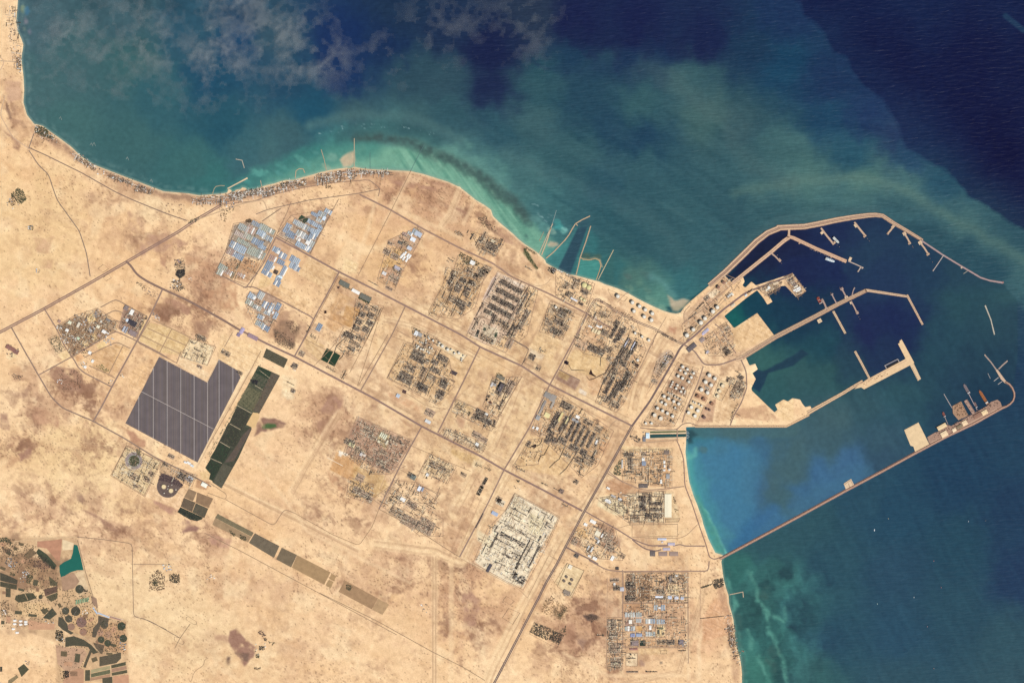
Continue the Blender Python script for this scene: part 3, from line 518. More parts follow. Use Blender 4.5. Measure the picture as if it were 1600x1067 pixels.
# cleared, paved and gravelled yards (true surface colours)
YARD = [(P('p',570,172,945,372,880,500,790,640,640,965,500,930,225,755,330,560,480,330),(246,226,192),.95,3),(P('p',130,720,330,830,480,920,640,975,500,940,250,800),(248,220,178),.7,4),(P('p',570,185,700,260,620,420,500,330),(234,214,176),.6,5),(P('p',700,330,830,380,800,530,690,500),(232,216,172),.5,5),(P('p',250,480,400,560,350,640,250,570),(242,224,184),.6,4),
        (P('e',1080,28,1340,145,1300,240,1160,560,1050,650,960,640,815,545,900,370),(222,190,160),.8,2),(P('e',1085,35,1000,240,950,270,1030,100),(220,200,190),.8,3),(P('e',1140,60,1310,150,1290,170,1120,85),(230,206,182),.8,3),(P('e',960,470,1090,520,1060,640,940,570),(218,200,168),.7,3),(P('e',1310,150,1420,180,1380,330,1250,330),(226,190,142),.5,4),
        (P('e',290,650,820,740,700,1020,580,1180,440,1040,140,935),(222,182,134),.6,2),(P('e',385,640,470,670,540,700,520,730,450,710,375,680),(234,206,166),.9,1.5),(P('e',560,610,690,680,820,740,780,800,690,740,560,660),(240,214,172),.9,1.5),(P('e',640,560,480,590,460,640,380,620,420,550),(226,192,150),.6,2),
        (P('d',880,310,1010,350,920,505,840,470),(206,158,106),.85,1.5),(P('d',820,200,960,260,880,300,770,400,720,370),(214,168,120),.6,2),(P('d',760,370,890,420,860,480,780,540,700,480),(214,166,118),.7,2),(P('d',530,560,700,660,660,790,520,670),(232,194,142),.6,2),
        (P('m',520,95,695,190,650,270,475,170),(164,130,110),.8,1.2),(P('m',520,100,610,145,580,195,500,150),(186,152,108),.8,1.2),(P('f',540,800,680,830,820,860,780,1000,660,1030,480,960,470,870),(232,194,140),.7,4),(P('f',650,570,790,640,700,740,640,820,530,740),(226,180,136),.5,3),(P('f',560,700,660,740,620,820,540,770),(198,164,136),.5,3),
        (P('f',240,630,420,720,340,900,130,800),(234,196,146),.7,3),(P('f',150,780,280,850,250,890,150,840),(240,214,178),.7,4),(P('f',330,400,530,470,430,700,250,640),(206,170,130),.5,3),(P('f',1260,840,1340,800,1390,850,1260,1030,1200,1000),(196,166,140),.7,3),
        (P('m',250,640,560,740,640,860,520,1000,340,980,130,930,200,760),(232,192,140),.6,4),(P('m',400,430,560,440,950,620,880,760,740,960,600,880,380,680),(206,168,126),.6,4),(P('m',870,690,940,740,900,800,850,790),(214,160,118),.5,5),(P('m',750,150,900,200,850,290,800,330,760,250),(226,180,136),.6,5),(P('m',690,255,750,290,740,320,680,290),(242,222,196),.8,2),
        (P('o',870,280,1330,490,1180,760,1000,700,760,590,800,430),(172,134,114),.55,6),(P('o',1010,600,1160,640,1130,750,1000,700),(150,116,100),.5,6),(P('o',1060,400,1150,440,1110,560,1030,480),(214,192,140),.6,3),(P('o',690,580,910,660,820,830,630,730),(214,164,114),.85,1.5),(P('o',715,568,790,600,770,615,740,600,725,620,705,610),(250,236,214),1,1),
        (P('o',840,690,1100,780,1130,880,980,1010,800,940),(214,176,118),.5,6),(P('o',230,70,300,60,330,110,270,130),(240,216,180),.8,4),
        (P('n',500,660,700,760,650,880,430,800),(234,202,156),.7,4),(P('n',600,560,710,610,670,660,600,620),(240,204,158),.7,3),(P('n',640,430,980,560,940,640,780,560,620,480),(232,204,164),.6,4),(P('n',720,180,880,250,850,330,700,280),(228,194,146),.6,2),(P('n',680,600,930,680,860,750,690,660),(222,184,128),.6,4),(P('n',880,700,960,720,900,770,860,750),(238,208,164),.8,4),
        (P('q',740,140,920,130,920,440,740,440),(214,166,120),.6,3),(P('q',360,400,440,360,590,440,540,500,380,480),(194,146,110),.6,3),(P('q',310,530,400,510,560,620,520,690,430,680,290,600),(236,214,170),.8,3),(P('q',540,500,860,480,860,740,580,740),(232,206,164),.7,2),(P('q',860,480,940,480,1000,690,980,740,870,740),(228,196,150),.7,2),
        (P('q',290,740,440,800,440,1010,320,940),(168,128,102),.7,2),(P('q',110,770,220,820,210,890,100,850),(226,182,128),.7,2),(P('q',70,860,160,890,140,960,60,920),(180,138,108),.6,3),(P('q',440,870,500,890,480,960,440,940),(184,144,114),.7,2),(P('q',480,90,960,110,920,130,520,140),(240,208,156),.7,3),(P('q',600,480,740,500,660,460),(200,156,120),.6,2),
        (P('r',120,40,265,95,160,310,40,190),(234,204,158),.8,2),(P('r',915,210,1005,210,1005,290,915,290),(242,210,162),.9,1.2),(P('r',590,120,665,120,665,335,590,335),(164,128,102),.6,2),(P('r',685,120,780,120,780,335,685,335),(186,144,108),.7,1.5),(P('r',690,210,775,210,775,330,690,330),(158,122,92),.5,2),(P('r',590,740,680,740,680,840,590,840),(244,214,172),.9,1.5),
        (P('r',580,420,720,420,720,570,580,570),(196,156,130),.7,1.5),(P('r',735,430,900,430,900,610,735,610),(218,178,142),.6,1.5),(P('r',830,520,895,520,895,610,830,610),(240,208,156),.9,1.5),(P('r',670,530,720,530,720,570,670,570),(226,178,118),.9,1.5),(P('r',580,640,1050,640,1050,690,580,690),(210,166,124),.6,1.5),(P('r',690,700,920,700,920,750,690,750),(240,202,150),.6,3),
        (P('r',440,460,560,470,560,860,445,860),(216,172,130),.5,3),(P('r',1275,310,1400,320,1440,580,1190,650,1180,480),(226,174,132),.6,4),
        (P('j',470,180,560,160,650,230,650,290,440,240),(212,172,134),.7,3),(P('j',430,270,600,320,540,480,350,480),(200,162,128),.75,1.5),(P('j',350,400,510,450,500,540,330,500),(178,140,112),.8,1.5),(P('j',320,490,480,560,400,800,140,790),(212,174,134),.7,1.5),(P('j',640,330,780,360,720,530,590,490),(202,164,130),.7,1.2),(P('j',790,405,885,425,800,580,735,550),(240,212,168),.9,1.2),(P('j',590,500,690,550,670,590,570,550),(200,152,118),.7,1.5),
        (P('j',550,570,660,610,610,750,500,700),(236,204,158),.8,1.2),(P('j',660,620,760,560,730,760,600,760),(200,158,126),.8,1.5),(P('j',800,440,920,440,990,520,900,740,760,760),(220,180,136),.6,2),(P('j',900,450,1000,440,980,520,910,520),(226,202,170),.6,4),
        (P('g',480,720,830,400,900,460,500,900),(210,172,136),.7,2),(P('g',690,540,750,500,790,520,720,590),(244,220,184),.7,2),(P('g',450,930,780,620,840,650,520,950),(230,194,150),.7,2),(P('g',640,560,700,560,700,600,620,640,600,600),(214,172,134),.6,3),(P('g',360,820,420,830,410,880,360,870),(190,134,104),.6,4),(P('g',880,870,1110,720,1250,900,930,1050),(232,192,144),.8,2),
        (P('g',690,640,740,600,700,560,660,580),(208,160,124),.4,3),(P('g',1120,500,1220,430,1330,440,1300,510,1190,560),(206,172,136),.7,2),(P('h',240,590,320,585,435,740,370,800,250,690),(204,166,128),.7,2),(P('j',1250,600,1423,560,1423,740,1330,750,1270,690),(244,206,156),.9,1.5),
        (P('u',560,140,740,200,680,340,480,280),(242,214,170),.8,2),(P('u',180,0,420,60,560,140,490,260,330,240,180,150),(226,192,138),.6,2),(P('u',470,250,700,400,660,440,470,330),(244,210,166),.7,2),(P('u',100,380,300,300,200,520,100,520),(236,192,142),.5,5),(P('u',780,100,1110,200,1060,330,930,400,760,280),(242,204,154),.6,3),(P('u',1250,410,1350,440,1320,590,1230,570),(246,216,172),.6,5),
        (P('v',180,180,430,290,310,540,70,390),(230,200,154),.8,1.5),(P('v',340,470,640,480,560,640,320,550),(240,200,156),.7,2),(P('v',700,420,800,440,770,500,690,480),(196,150,112),.7,2),(P('v',720,370,790,350,800,420,740,430),(230,192,140),.9,2),(P('v',440,290,690,390,660,460,430,370),(206,170,132),.7,2),
        (P('t',485,385,655,290,720,310,830,235,880,300,1000,350,985,415,620,640),(166,132,102),.72,2),(P('t',740,300,800,270,820,330,760,360),(240,204,148),.9,1),(P('t',700,510,740,495,770,550,720,570),(238,202,150),.9,1),(P('t',820,545,900,500,910,550,850,585),(232,196,140),.9,1),(P('t',775,455,815,445,835,500,800,515),(236,200,146),.9,1),(P('t',490,620,590,580,610,640,540,680),(242,208,156),.8,2),(P('t',1060,220,1230,290,1180,480,1010,400),(168,134,116),.7,1.5),
        (P('t',50,640,130,610,150,640,80,670),(246,214,166),.8,1.5),(P('t',780,620,980,530,1050,560,930,790,800,730),(222,178,130),.6,2),(P('t',980,560,1050,550,1110,580,970,820),(234,190,138),.6,2),(P('t',640,640,690,610,720,650,660,690),(222,168,120),.6,2),
        (P('e',640,10,820,20,960,100,860,330,740,400,660,320,480,400,530,300),(214,174,126),.5,3),(P('c',80,760,370,860,240,1060,0,1060),(206,168,124),.5,3),(P('c',200,560,290,530,250,640,180,650),(232,190,138),.6,2),(P('c',300,560,480,640,410,750,290,700),(214,174,130),.6,2),(P('b',640,720,720,700,760,750,650,880,500,860),(224,180,118),.5,4),(P('b',580,860,720,880,650,1000,520,950),(190,148,122),.5,4),(P('b',210,780,330,830,310,920,190,880),(244,210,160),.8,4),
        (P('b',680,590,830,530,890,560,800,730,620,680,560,640),(186,152,128),.5,3),(P('a',230,850,430,780,560,830,480,1000,330,950),(196,152,116),.6,3),(P('a',440,790,590,830,540,930,410,880),(198,152,112),.6,3),(P('a',700,600,860,690,780,860,600,820),(186,146,118),.5,4),(P('a',360,500,540,470,710,560,660,660,570,800,290,740),(170,150,130),.8,2),(P('a',900,470,1040,400,1200,370,1010,740,740,590,770,520,860,500),(182,156,134),.8,2),(P('a',590,920,700,980,640,1030,560,1040),(236,200,146),.6,3),
        (P('d',30,210,200,190,330,300,260,440,210,540,110,480,130,400,20,290),(180,150,130),.6,3),(P('d',100,160,560,400,600,300,300,130),(230,188,138),.3,4),(P('a',1000,760,1240,890,1170,1060,900,920),(240,204,152),.4,4),(P('d',580,450,690,500,670,560,560,540),(206,168,134),.5,3)]
core = sst(0,20,sdist([(500,430),(560,430),(640,470),(700,390),(760,345),(930,440),(1060,490),(1120,450),(1180,560),(1160,660),(1060,680),(1080,860),(1110,1040),(950,1060),(900,880),(830,930),(700,870),(560,800),(500,700),(560,620),(460,550)],X,Y))
dirt = sst(.47,.68,fbm(X * .885 + Y * .466 + NW1 * 10,(-X * .466 + Y * .885) * 1.3 + NW2 * 10,24,6,251,.66)) * core
land.c += (np.array((188,146,112.0)) - land.c) * (dirt * .5)[...,None]
pm = Paint(np.zeros(X.shape + (1,)))
for pts,c,am,sf in YARD: land.poly(pts,c,min(1,am * 1.2),sf * 0.6,warp=1.5,tex=0.05);pm.poly(pts,(1.0,),.8,2)
pm = pm.c[...,0]
# tyre-worn lots, stacked stores and kerbed bays laid out along the street grid
for gu,gv,am,sd_n in ((5.2,3.3,17,401),(2.4,6.1,15,402),(2.9,2.1,20,403)):
    U_,V_ = X * .885 + Y * .466,-X * .466 + Y * .885;hh = _hash(np.floor(U_ / gu),np.floor(V_ / gv),sd_n) - .5
    land.c += (hh * am * pm)[...,None] * np.array((.9,1,1.0))
hh = _hash(np.floor(U_ / 13),np.floor(V_ / 9.5),405);fu,fv = U_ / 13 % 1 * 13,V_ / 9.5 % 1 * 9.5
ln = np.clip(((fu < 1) & (hh > .45)) * 1.0 + ((fv < 1) & (hh < .6)),0,1) * pm
land.c += (np.array((150,118,94.0)) - land.c) * (ln * .34)[...,None]
COASTSTRIP = [(60,205),(120,240),(200,285),(270,308),(340,312),(420,300),(500,278),(560,270),(630,272)]
land.line(COASTSTRIP,16,(206,162,126),.6,8,warp=8,tex=.3);land.line(COASTSTRIP,9,(150,116,94),.5,6,warp=10,tex=.9)
land.line([(1128,920),(1140,980),(1146,1020),(1153,1070)],9,(180,138,108),.5,5,warp=8,tex=.6)
land.poly(P('w',0,40,540,38,600,280,690,570,890,620,905,1067,400,1067,395,780,200,700,0,610),(192,156,118),.55,3,warp=4,tex=.5)
land.poly(P('w',200,250,400,260,410,420,260,470,200,400),(236,198,146),.7,3,warp=5,tex=.2);land.poly(P('w',110,510,300,500,360,520,300,600,120,600),(232,194,142),.6,3,warp=5,tex=.2);land.poly(P('w',520,290,590,275,630,420,560,450,540,350),(240,212,170),.7,3,warp=5)
land.poly(P('w',470,540,660,540,690,600,660,740,480,720),(214,172,124),.6,3,warp=3);land.poly(P('w',690,640,880,640,890,860,700,820),(206,158,116),.6,3,warp=3)
# speckle of stores, ruts and rubble all over the working yards
tx = np.clip((fbm(X * 0.885 + Y * 0.466,-X * 0.466 + Y * 0.885,7,3,201,0.7) - 0.52) * 3.2,-0.6,1) * core
land.c += (np.array((150,118,94.0)) - land.c) * np.clip(tx,0,1)[...,None] * 0.34
land.c += (np.array((246,220,180.0)) - land.c) * np.clip(-tx,0,1)[...,None] * 0.3
# vegetation-dark soil, farm plots: soil tones under the crops
for x,y,rx,ry,am in ((20,880,50,40,.6),(60,890,50,40,.6),(30,970,40,30,.4),(150,990,60,40,.3),(70,900,60,30,.5)):
    land.blob(x,y,rx,ry,(150,116,90),am,0,1.0,0.6)
# beach sand along the shore
bm = (1 - sst(1.0,4.0,SD)) * ((X < 1062) | (Y > 688)) * sst(0.3,0.5,fbm(X,Y,40,3,221) + 0.2)
land.c += (np.array((240,212,170.0)) - land.c) * (bm * 0.7)[...,None]
land.c += NF[...,None] * np.array((26,25,22.0)) + (fbm(X,Y,4.5,2,231)[...,None] - 0.5) * np.array((20,19,16.0))

of = sst(15,150,np.maximum(np.maximum(-X,X - 1600),np.maximum(-Y,Y - 1067)))[...,None]
land.c += (np.array((240,202,154.0)) + (b1 - .5) * np.array((22,30,32)) - land.c) * of

def ground_material():
    m = bpy.data.materials.new("desert_ground");m.use_nodes = True;nt = m.node_tree;b = nt.nodes["Principled BSDF"];L = nt.links
    a = nt.nodes.new("ShaderNodeVertexColor");a.layer_name = "surface_colour"
    b.inputs["Roughness"].default_value = 1.0;b.inputs["Specular IOR Level"].default_value = 0.0
    g = nt.nodes.new("ShaderNodeNewGeometry")
    n2 = nt.nodes.new("ShaderNodeTexNoise");n2.inputs["Scale"].default_value = 0.045;n2.inputs["Detail"].default_value = 3;n2.inputs["Roughness"].default_value = 0.65
    L.new(g.outputs["Position"],n2.inputs["Vector"])
    r = nt.nodes.new("ShaderNodeMapRange");r.inputs[1].default_value = 0.25;r.inputs[2].default_value = 0.75;r.inputs[3].default_value = 0.84;r.inputs[4].default_value = 1.14
    L.new(n2.outputs[0],r.inputs[0])
    mx = nt.nodes.new("ShaderNodeMix");mx.data_type = 'RGBA';mx.blend_type = 'MULTIPLY';mx.inputs[0].default_value = 1
    L.new(a.outputs["Color"],mx.inputs[6]);L.new(r.outputs[0],mx.inputs[7]);L.new(mx.outputs[2],b.inputs["Base Color"])
    return m
sheet("ground",SD > -3.5,np.clip(SD * S * 0.28,-9.0,GZ),land.c,np.ones(X.shape),ground_material())
del land,sea,base,b1,b2

# ------------------------------------------------------------------ roads: sheets lying on the sand
_rz = [0.0]
def road(pts,wd,col=(136,112,102),smooth=True,name='road',dual=0.0):
    """a real carriageway sheet; dual leaves a sandy median between two carriageways"""
    if smooth and len(pts) > 2:
        q = [pts[0]]
        for i in range(1,len(pts) - 1):
            a,b,c = pts[i - 1],pts[i],pts[i + 1];k = 0.3
            la = math.hypot(a[0] - b[0],a[1] - b[1]);lc = math.hypot(c[0] - b[0],c[1] - b[1]);t = min(6.0,0.4 * la,0.4 * lc)
            p = (b[0] + (a[0] - b[0]) * t / la,b[1] + (a[1] - b[1]) * t / la);r = (b[0] + (c[0] - b[0]) * t / lc,b[1] + (c[1] - b[1]) * t / lc)
            q += [p,(0.25 * p[0] + 0.5 * b[0] + 0.25 * r[0],0.25 * p[1] + 0.5 * b[1] + 0.25 * r[1]),r]
        pts = q + [pts[-1]]
    _rz[0] = (_rz[0] + 0.023) % 1.0
    z = GZ + 0.25 + _rz[0]
    mb = MB(pts[0],GZ)
    if dual:
        mb.band(pts,(wd - dual) / 2,GZ - 1,z,off=(wd + dual) / 4);mb.band(pts,(wd - dual) / 2,GZ - 1,z,off=-(wd + dual) / 4)
    else: mb.band(pts,wd,GZ - 1,z)
    return tag(mb.build(name,mat(col,0.14,0.95,0.012)),kind='structure')
PUR = (140,112,104);TAN = (176,144,116);DRK = (120,100,92)
MAIN = [(987,666),(1016,626),(1053,562),(1062,545),(1068,538)]
for pts,wd,c,du in (
    ([(-1500,1390),(-60,550),(0,519),(70,482),(150,437),(200,408),(281,361),(304,345),(345,321)],4.6,(150,118,104),0.8),
    (P('E',700,527,725,550,760,600,810,635,905,682,1050,748,1230,848,1330,908),3.4,(138,110,96),0),
    ([(374,515),(417,537),(460,557),(563,611),(584,622),(659,666),(750,712),(786,733),(850,766),(910,798)],3.0,(146,116,104),0),
    ([(431,371),(475,395),(528,424),(580,450),(634,478),(722,524),(750,542),(816,572),(859,601),(981,662),(987,665)],2.8,(150,120,106),0),
    ([(562,304),(610,328),(663,359),(719,388),(771,412),(800,433),(860,460),(917,490),(956,514)],2.6,(158,126,108),0),
    ([(917,490),(928,470),(934,467),(964,487),(1000,505),(1024,514),(1056,533),(1068,538)],3.4,(132,108,98),1.0),
    (MAIN,3.2,(120,98,92),0),([(1068,538),(1085,525),(1108,503),(1131,483),(1164,458),(1181,451),(1236,431)],2.8,(132,106,100),0),
    ([(987,666),(950,733),(914,797),(884,853),(870,881),(852,912),(841,935),(837,942),(807,1000),(772,1067),(740,1130),(600,1400),(300,1960)],3.6,(112,94,90),0.5),
    ([(633,479),(613,522),(580,581),(563,611)],1.9,(158,128,108),0),([(750,542),(722,600),(712,620),(684,676)],2.2,(152,122,106),0),
    ([(917,491),(908,510),(864,592),(859,601),(826,670),(788,733)],2.2,(152,122,106),0),([(788,733),(762,787),(718,870)],2.0,(152,124,110),0),
    ([(530,425),(490,499),(475,530),(460,557)],2.2,(148,120,106),0),([(659,666),(625,728),(592,795)],2.0,(148,120,106),0),
    ([(254,452),(235,493),(214,533),(175,604),(159,635),(146,658)],2.4,(152,124,108),0),([(69,482),(88,513),(102,542),(117,564),(122,574),(131,582),(150,592),(174,604)],1.9,(150,122,106),0),
    ([(18,512),(36,544),(60,586),(80,620),(97,637),(146,658),(195,685),(240,713),(303,744),(330,760)],2.0,(146,120,104),0),([(60,586),(113,557)],1.6,(150,122,106),0),
    (P('t',860,220,990,150,1260,300),1.5,(156,128,106),0),(P('t',870,300,990,240,1080,285),1.4,(156,128,106),0),(P('t',800,390,990,325,1060,365),1.4,(156,128,106),0),(P('t',620,635,800,530,990,422,1170,508),1.6,(146,118,104),0),
    (P('t',720,650,900,560,1000,515,1060,545,1115,572),1.3,(160,130,106),0),(P('t',1055,545,930,790),1.3,(170,138,110),0),(P('t',760,720,880,770,985,825),1.3,(166,134,108),0),(P('t',1170,508,1320,585,1430,650),2.0,(156,126,108),0),
    ([(45,232),(53,209)],1.3,(130,112,100),0),([(45,231),(70,242),(127,270),(180,300),(208,313),(260,334),(292,345)],1.6,(140,114,98),0),
    ([(45,235),(60,258),(76,273),(84,298),(90,314),(124,361),(135,395),(141,432)],1.4,(134,114,100),0),([(344,320),(370,317),(395,315),(432,303),(475,293),(519,286),(577,281),(594,295),(591,307)],1.2,(148,118,100),0),
    ([(400,335),(417,328),(483,313),(560,302.5),(594,295.5)],1.2,(140,116,100),0),([(300,346),(380,318),(412,312),(417,327)],1.5,(196,164,130),0),([(642,267),(611,330),(560,430)],0.9,(160,128,102),0),
    ([(1068,538),(1085,548),(1100,570),(1125,570),(1150,561),(1168,553)],2.2,(150,122,108),0),([(1155,556),(1166,580),(1167,606),(1158,630),(1146,650),(1141,664)],1.8,(146,118,104),0),([(1099,572),(1090,600),(1072,640),(1066,660)],2.0,(166,136,114),0),
    ([(1000,668),(1030,672),(1058,671),(1066,662),(1078,660),(1088,665),(1142,665),(1228,665)],1.4,(150,122,104),0),([(990,668),(983,682),(1000,692),(1060,687)],1.4,(180,148,118),0),
    (P('q',970,40,1000,110,1030,200,1040,430,1100,580,1170,790,1220,930,1250,1040,1290,1060,1350,1040),1.6,(146,116,102),0),(P('q',190,650,310,720,440,790,600,890,700,930,760,945,830,940),1.9,(144,116,104),0),
    (P('q',590,890,640,930,700,970,790,990,840,975),2.0,(138,112,102),0),(P('q',810,945,900,940),3.2,(150,122,110),0),(P('q',940,945,1000,930,1040,945,1215,945),1.8,(146,118,104),0),(P('q',370,320,500,390,640,455,720,468,850,460,1035,435),1.8,(168,136,112),0),
    (P('q',700,880,1000,878,1060,850,1150,760),1.0,(176,142,112),0),(P('q',460,795,580,760,980,760),1.0,(190,156,122),0),(P('q',25,955,110,1000,220,1055,300,1100),2.2,(132,108,98),0),
    ([(920,875),(948,890),(970,892.5),(1040,892),(1107,892),(1108,876)],1.8,(156,126,108),0),(P('r',563,90,566,690),1.5,(160,130,110),0),(P('r',565,345,1070,348),1.4,(172,140,114),0),(P('r',1070,110,1078,820),1.3,(176,144,118),0),(P('r',445,150,435,860),1.0,(190,154,122),0),
    (P('r',568,690,1060,690),1.2,(160,130,108),0),(P('r',728,350,732,620),1.0,(164,132,108),0),(P('r',908,350,902,640),1.0,(164,132,108),0),(P('r',678,110,682,340),1.0,(176,142,112),0),(P('r',1170,90,1170,470),0.8,(176,140,112),0),(P('r',570,615,900,618),0.9,(172,140,112),0),
    (P('w',540,38,720,55,930,85,940,600,1010,612,1171,690),0.9,(130,106,88),0),(P('w',940,230,1160,232),0.8,(150,124,102),0),(P('w',100,70,300,50,540,38),1.0,(214,180,140),0),(P('w',545,60,600,280,690,570),1.0,(150,124,98),0),(P('w',690,575,870,620),1.3,(220,190,160),0),
    (P('w',395,680,470,700,600,745,700,850),1.0,(206,176,136),0),(P('x',0,580,60,600,245,705),0.9,(120,100,88),0),(P('x',310,615,245,705,212,770),0.9,(150,124,98),0),(P('x',315,975,335,910,390,880,400,840,420,830),0.6,(150,120,94),0),
    (P('x',400,50,620,160,900,310,1180,460,1600,685),0.9,(150,122,96),0),(P('y',0,425,350,595,700,790,900,890,1030,970),0.9,(146,120,94),0),(P('v',800,450,920,530,915,570,780,520),0.8,(150,122,96),0),(P('v',915,570,1270,765,1350,640,1423,670),0.8,(140,114,92),0),([(460,801),(520,835),(561,852),(582,822),(592,795)],0.8,(156,126,96),0),
    ([(592,795),(640,820),(718,870)],1.0,(156,126,98),0),(P('d',640,370,860,490,1140,640),0.9,(190,150,114),0),(P('d',860,500,790,640,620,815),0.9,(166,132,102),0),(P('d',830,260,760,380),0.8,(190,152,116),0),(P('d',530,600,700,690,830,720,975,745),0.8,(172,138,106),0),(P('d',650,570,620,640),0.8,(172,138,106),0),
    (P('d',800,100,640,370),0.9,(190,152,116),0),(P('d',1200,330,1050,620,910,890),0.9,(170,136,104),0),(P('d',1240,560,985,1000),1.0,(166,134,106),0),(P('e',170,575,380,650),0.8,(170,136,106),0),(P('e',210,520,340,590),0.9,(166,132,104),0),(P('e',600,160,480,380,570,440),0.8,(160,128,100),0),(P('e',680,200,570,440),0.8,(164,130,102),0),
    (P('e',830,50,700,310,680,410),0.9,(140,112,92),0),(P('e',1350,140,1130,560,1350,690),1.1,(134,108,94),0),(P('e',1080,40,880,430,830,540),0.8,(170,138,114),0),(P('e',930,400,1130,500),0.8,(150,122,100),0),(P('e',290,640,140,930,400,1060),0.9,(150,122,100),0),(P('e',560,700,410,1010),1.1,(140,112,94),0),(P('e',330,800,640,930,720,960),0.9,(150,120,98),0),
    (P('n',190,60,470,240,640,270),0.8,(176,142,110),0),(P('n',720,180,1080,350,1280,0),0.9,(176,142,112),0),(P('n',690,290,1020,450,930,630,780,550),0.8,(176,142,112),0),(P('n',340,580,850,800),0.8,(166,134,104),0),(P('n',500,660,420,800,290,1060),0.9,(166,134,104),0),(P('n',385,900,580,1000,540,1060),0.9,(140,114,96),0),(P('n',590,930,540,1050),0.9,(140,114,96),0),(P('n',240,780,330,830),0.8,(166,134,104),0),
    (P('f',0,710,150,790,80,940),1.2,(130,106,92),0),(P('f',400,970,580,1060),1.2,(140,114,98),0),(P('f',720,560,980,690,1050,560),0.8,(180,144,112),0),(P('f',590,620,420,980),1.0,(150,122,104),0),(P('f',1250,640,1100,950,990,1140),1.2,(156,126,104),0),(P('f',900,400,960,330,1000,310),0.8,(170,136,110),0),(P('f',1320,520,1200,720,1100,960),1.0,(180,148,118),0),
    (P('m',240,600,400,660),1.0,(160,130,106),0),(P('m',640,430,510,690,440,730),1.0,(140,112,94),0),(P('m',560,760,830,900),0.8,(150,122,100),0),(P('m',930,960,1060,1060),1.4,(160,130,108),0),(P('m',1100,560,1000,520,940,590),0.8,(180,148,118),0),(P('o',0,590,380,760),0.8,(236,200,156),0),
    (P('o',610,628,745,700),0.8,(246,226,196),0),(P('o',1060,660,1240,720,1280,700),0.8,(150,120,100),0),(P('o',820,430,1000,480,1200,560,1060,900),0.6,(190,150,122),0),(P('p',100,720,600,980,680,1060),0.7,(180,146,114),0),(P('p',860,700,680,1060),0.8,(180,148,116),0),(P('p',870,700,930,735),0.8,(170,138,110),0),(P('p',300,250,490,325,570,175,950,375),0.7,(180,146,112),0),
    (P('a',0,960,240,340),0.6,(150,122,104),0) if False else (P('a',200,910,330,640,410,500),1.0,(166,134,112),0),(P('a',720,600,600,850,460,1040),1.7,(150,122,106),0),(P('a',200,910,460,1040),1.5,(150,122,106),0),(P('a',1255,280,1100,560,1010,745),1.0,(150,124,104),0),(P('a',720,590,850,660,960,740),1.8,(150,122,106),0),(P('d',0,160,80,150,300,260,580,410,600,430),1.8,(146,118,104),0),
    (P('a',730,570,820,380,850,300),0.8,(150,120,100),0),(P('a',600,470,760,360),1.3,(140,114,96),0),(P('a',850,420,1010,520,1140,600),0.9,(160,132,112),0),(P('u',260,0,160,165,460,320),1.5,(176,142,112),0),(P('u',280,0,420,65,560,130),1.4,(176,142,110),0),(P('u',240,60,380,125,530,190),1.4,(176,142,110),0),(P('u',190,110,340,185,480,250),1.4,(176,142,110),0),(P('u',420,65,330,240),1.4,(176,142,110),0),
    (P('u',490,230,455,320),1.2,(150,122,100),0),(P('u',740,175,680,340),0.8,(190,158,126),0),(P('u',870,90,810,200),1.1,(166,136,112),0),(P('u',1080,230,880,600,680,950),1.2,(176,142,110),0),(P('g',750,800,800,840,860,950,930,1050),1.6,(150,122,106),0),(P('g',820,840,660,960),1.2,(170,138,114),0),(P('g',470,800,640,680,780,560,900,460),1.1,(160,130,108),0),
    (P('g',440,940,640,760,800,600,900,490),0.9,(170,138,112),0),(P('g',490,800,480,700,540,640),1.0,(170,138,112),0),(P('c',190,660,330,430),1.1,(206,168,130),0),(P('c',400,840,760,1030,840,1010,880,960),0.9,(190,156,124),0),(P('c',820,560,780,640),0.6,(190,156,124),0),(P('A',0,340,100,345),1.2,(186,160,132),0),([(8,150),(0,180),(20,215),(46,233)],1.4,(206,172,140),0),([(-40,60),(8,96),(-10,130)],1.2,(206,172,140),0)):
    road(pts,wd,c,dual=du)
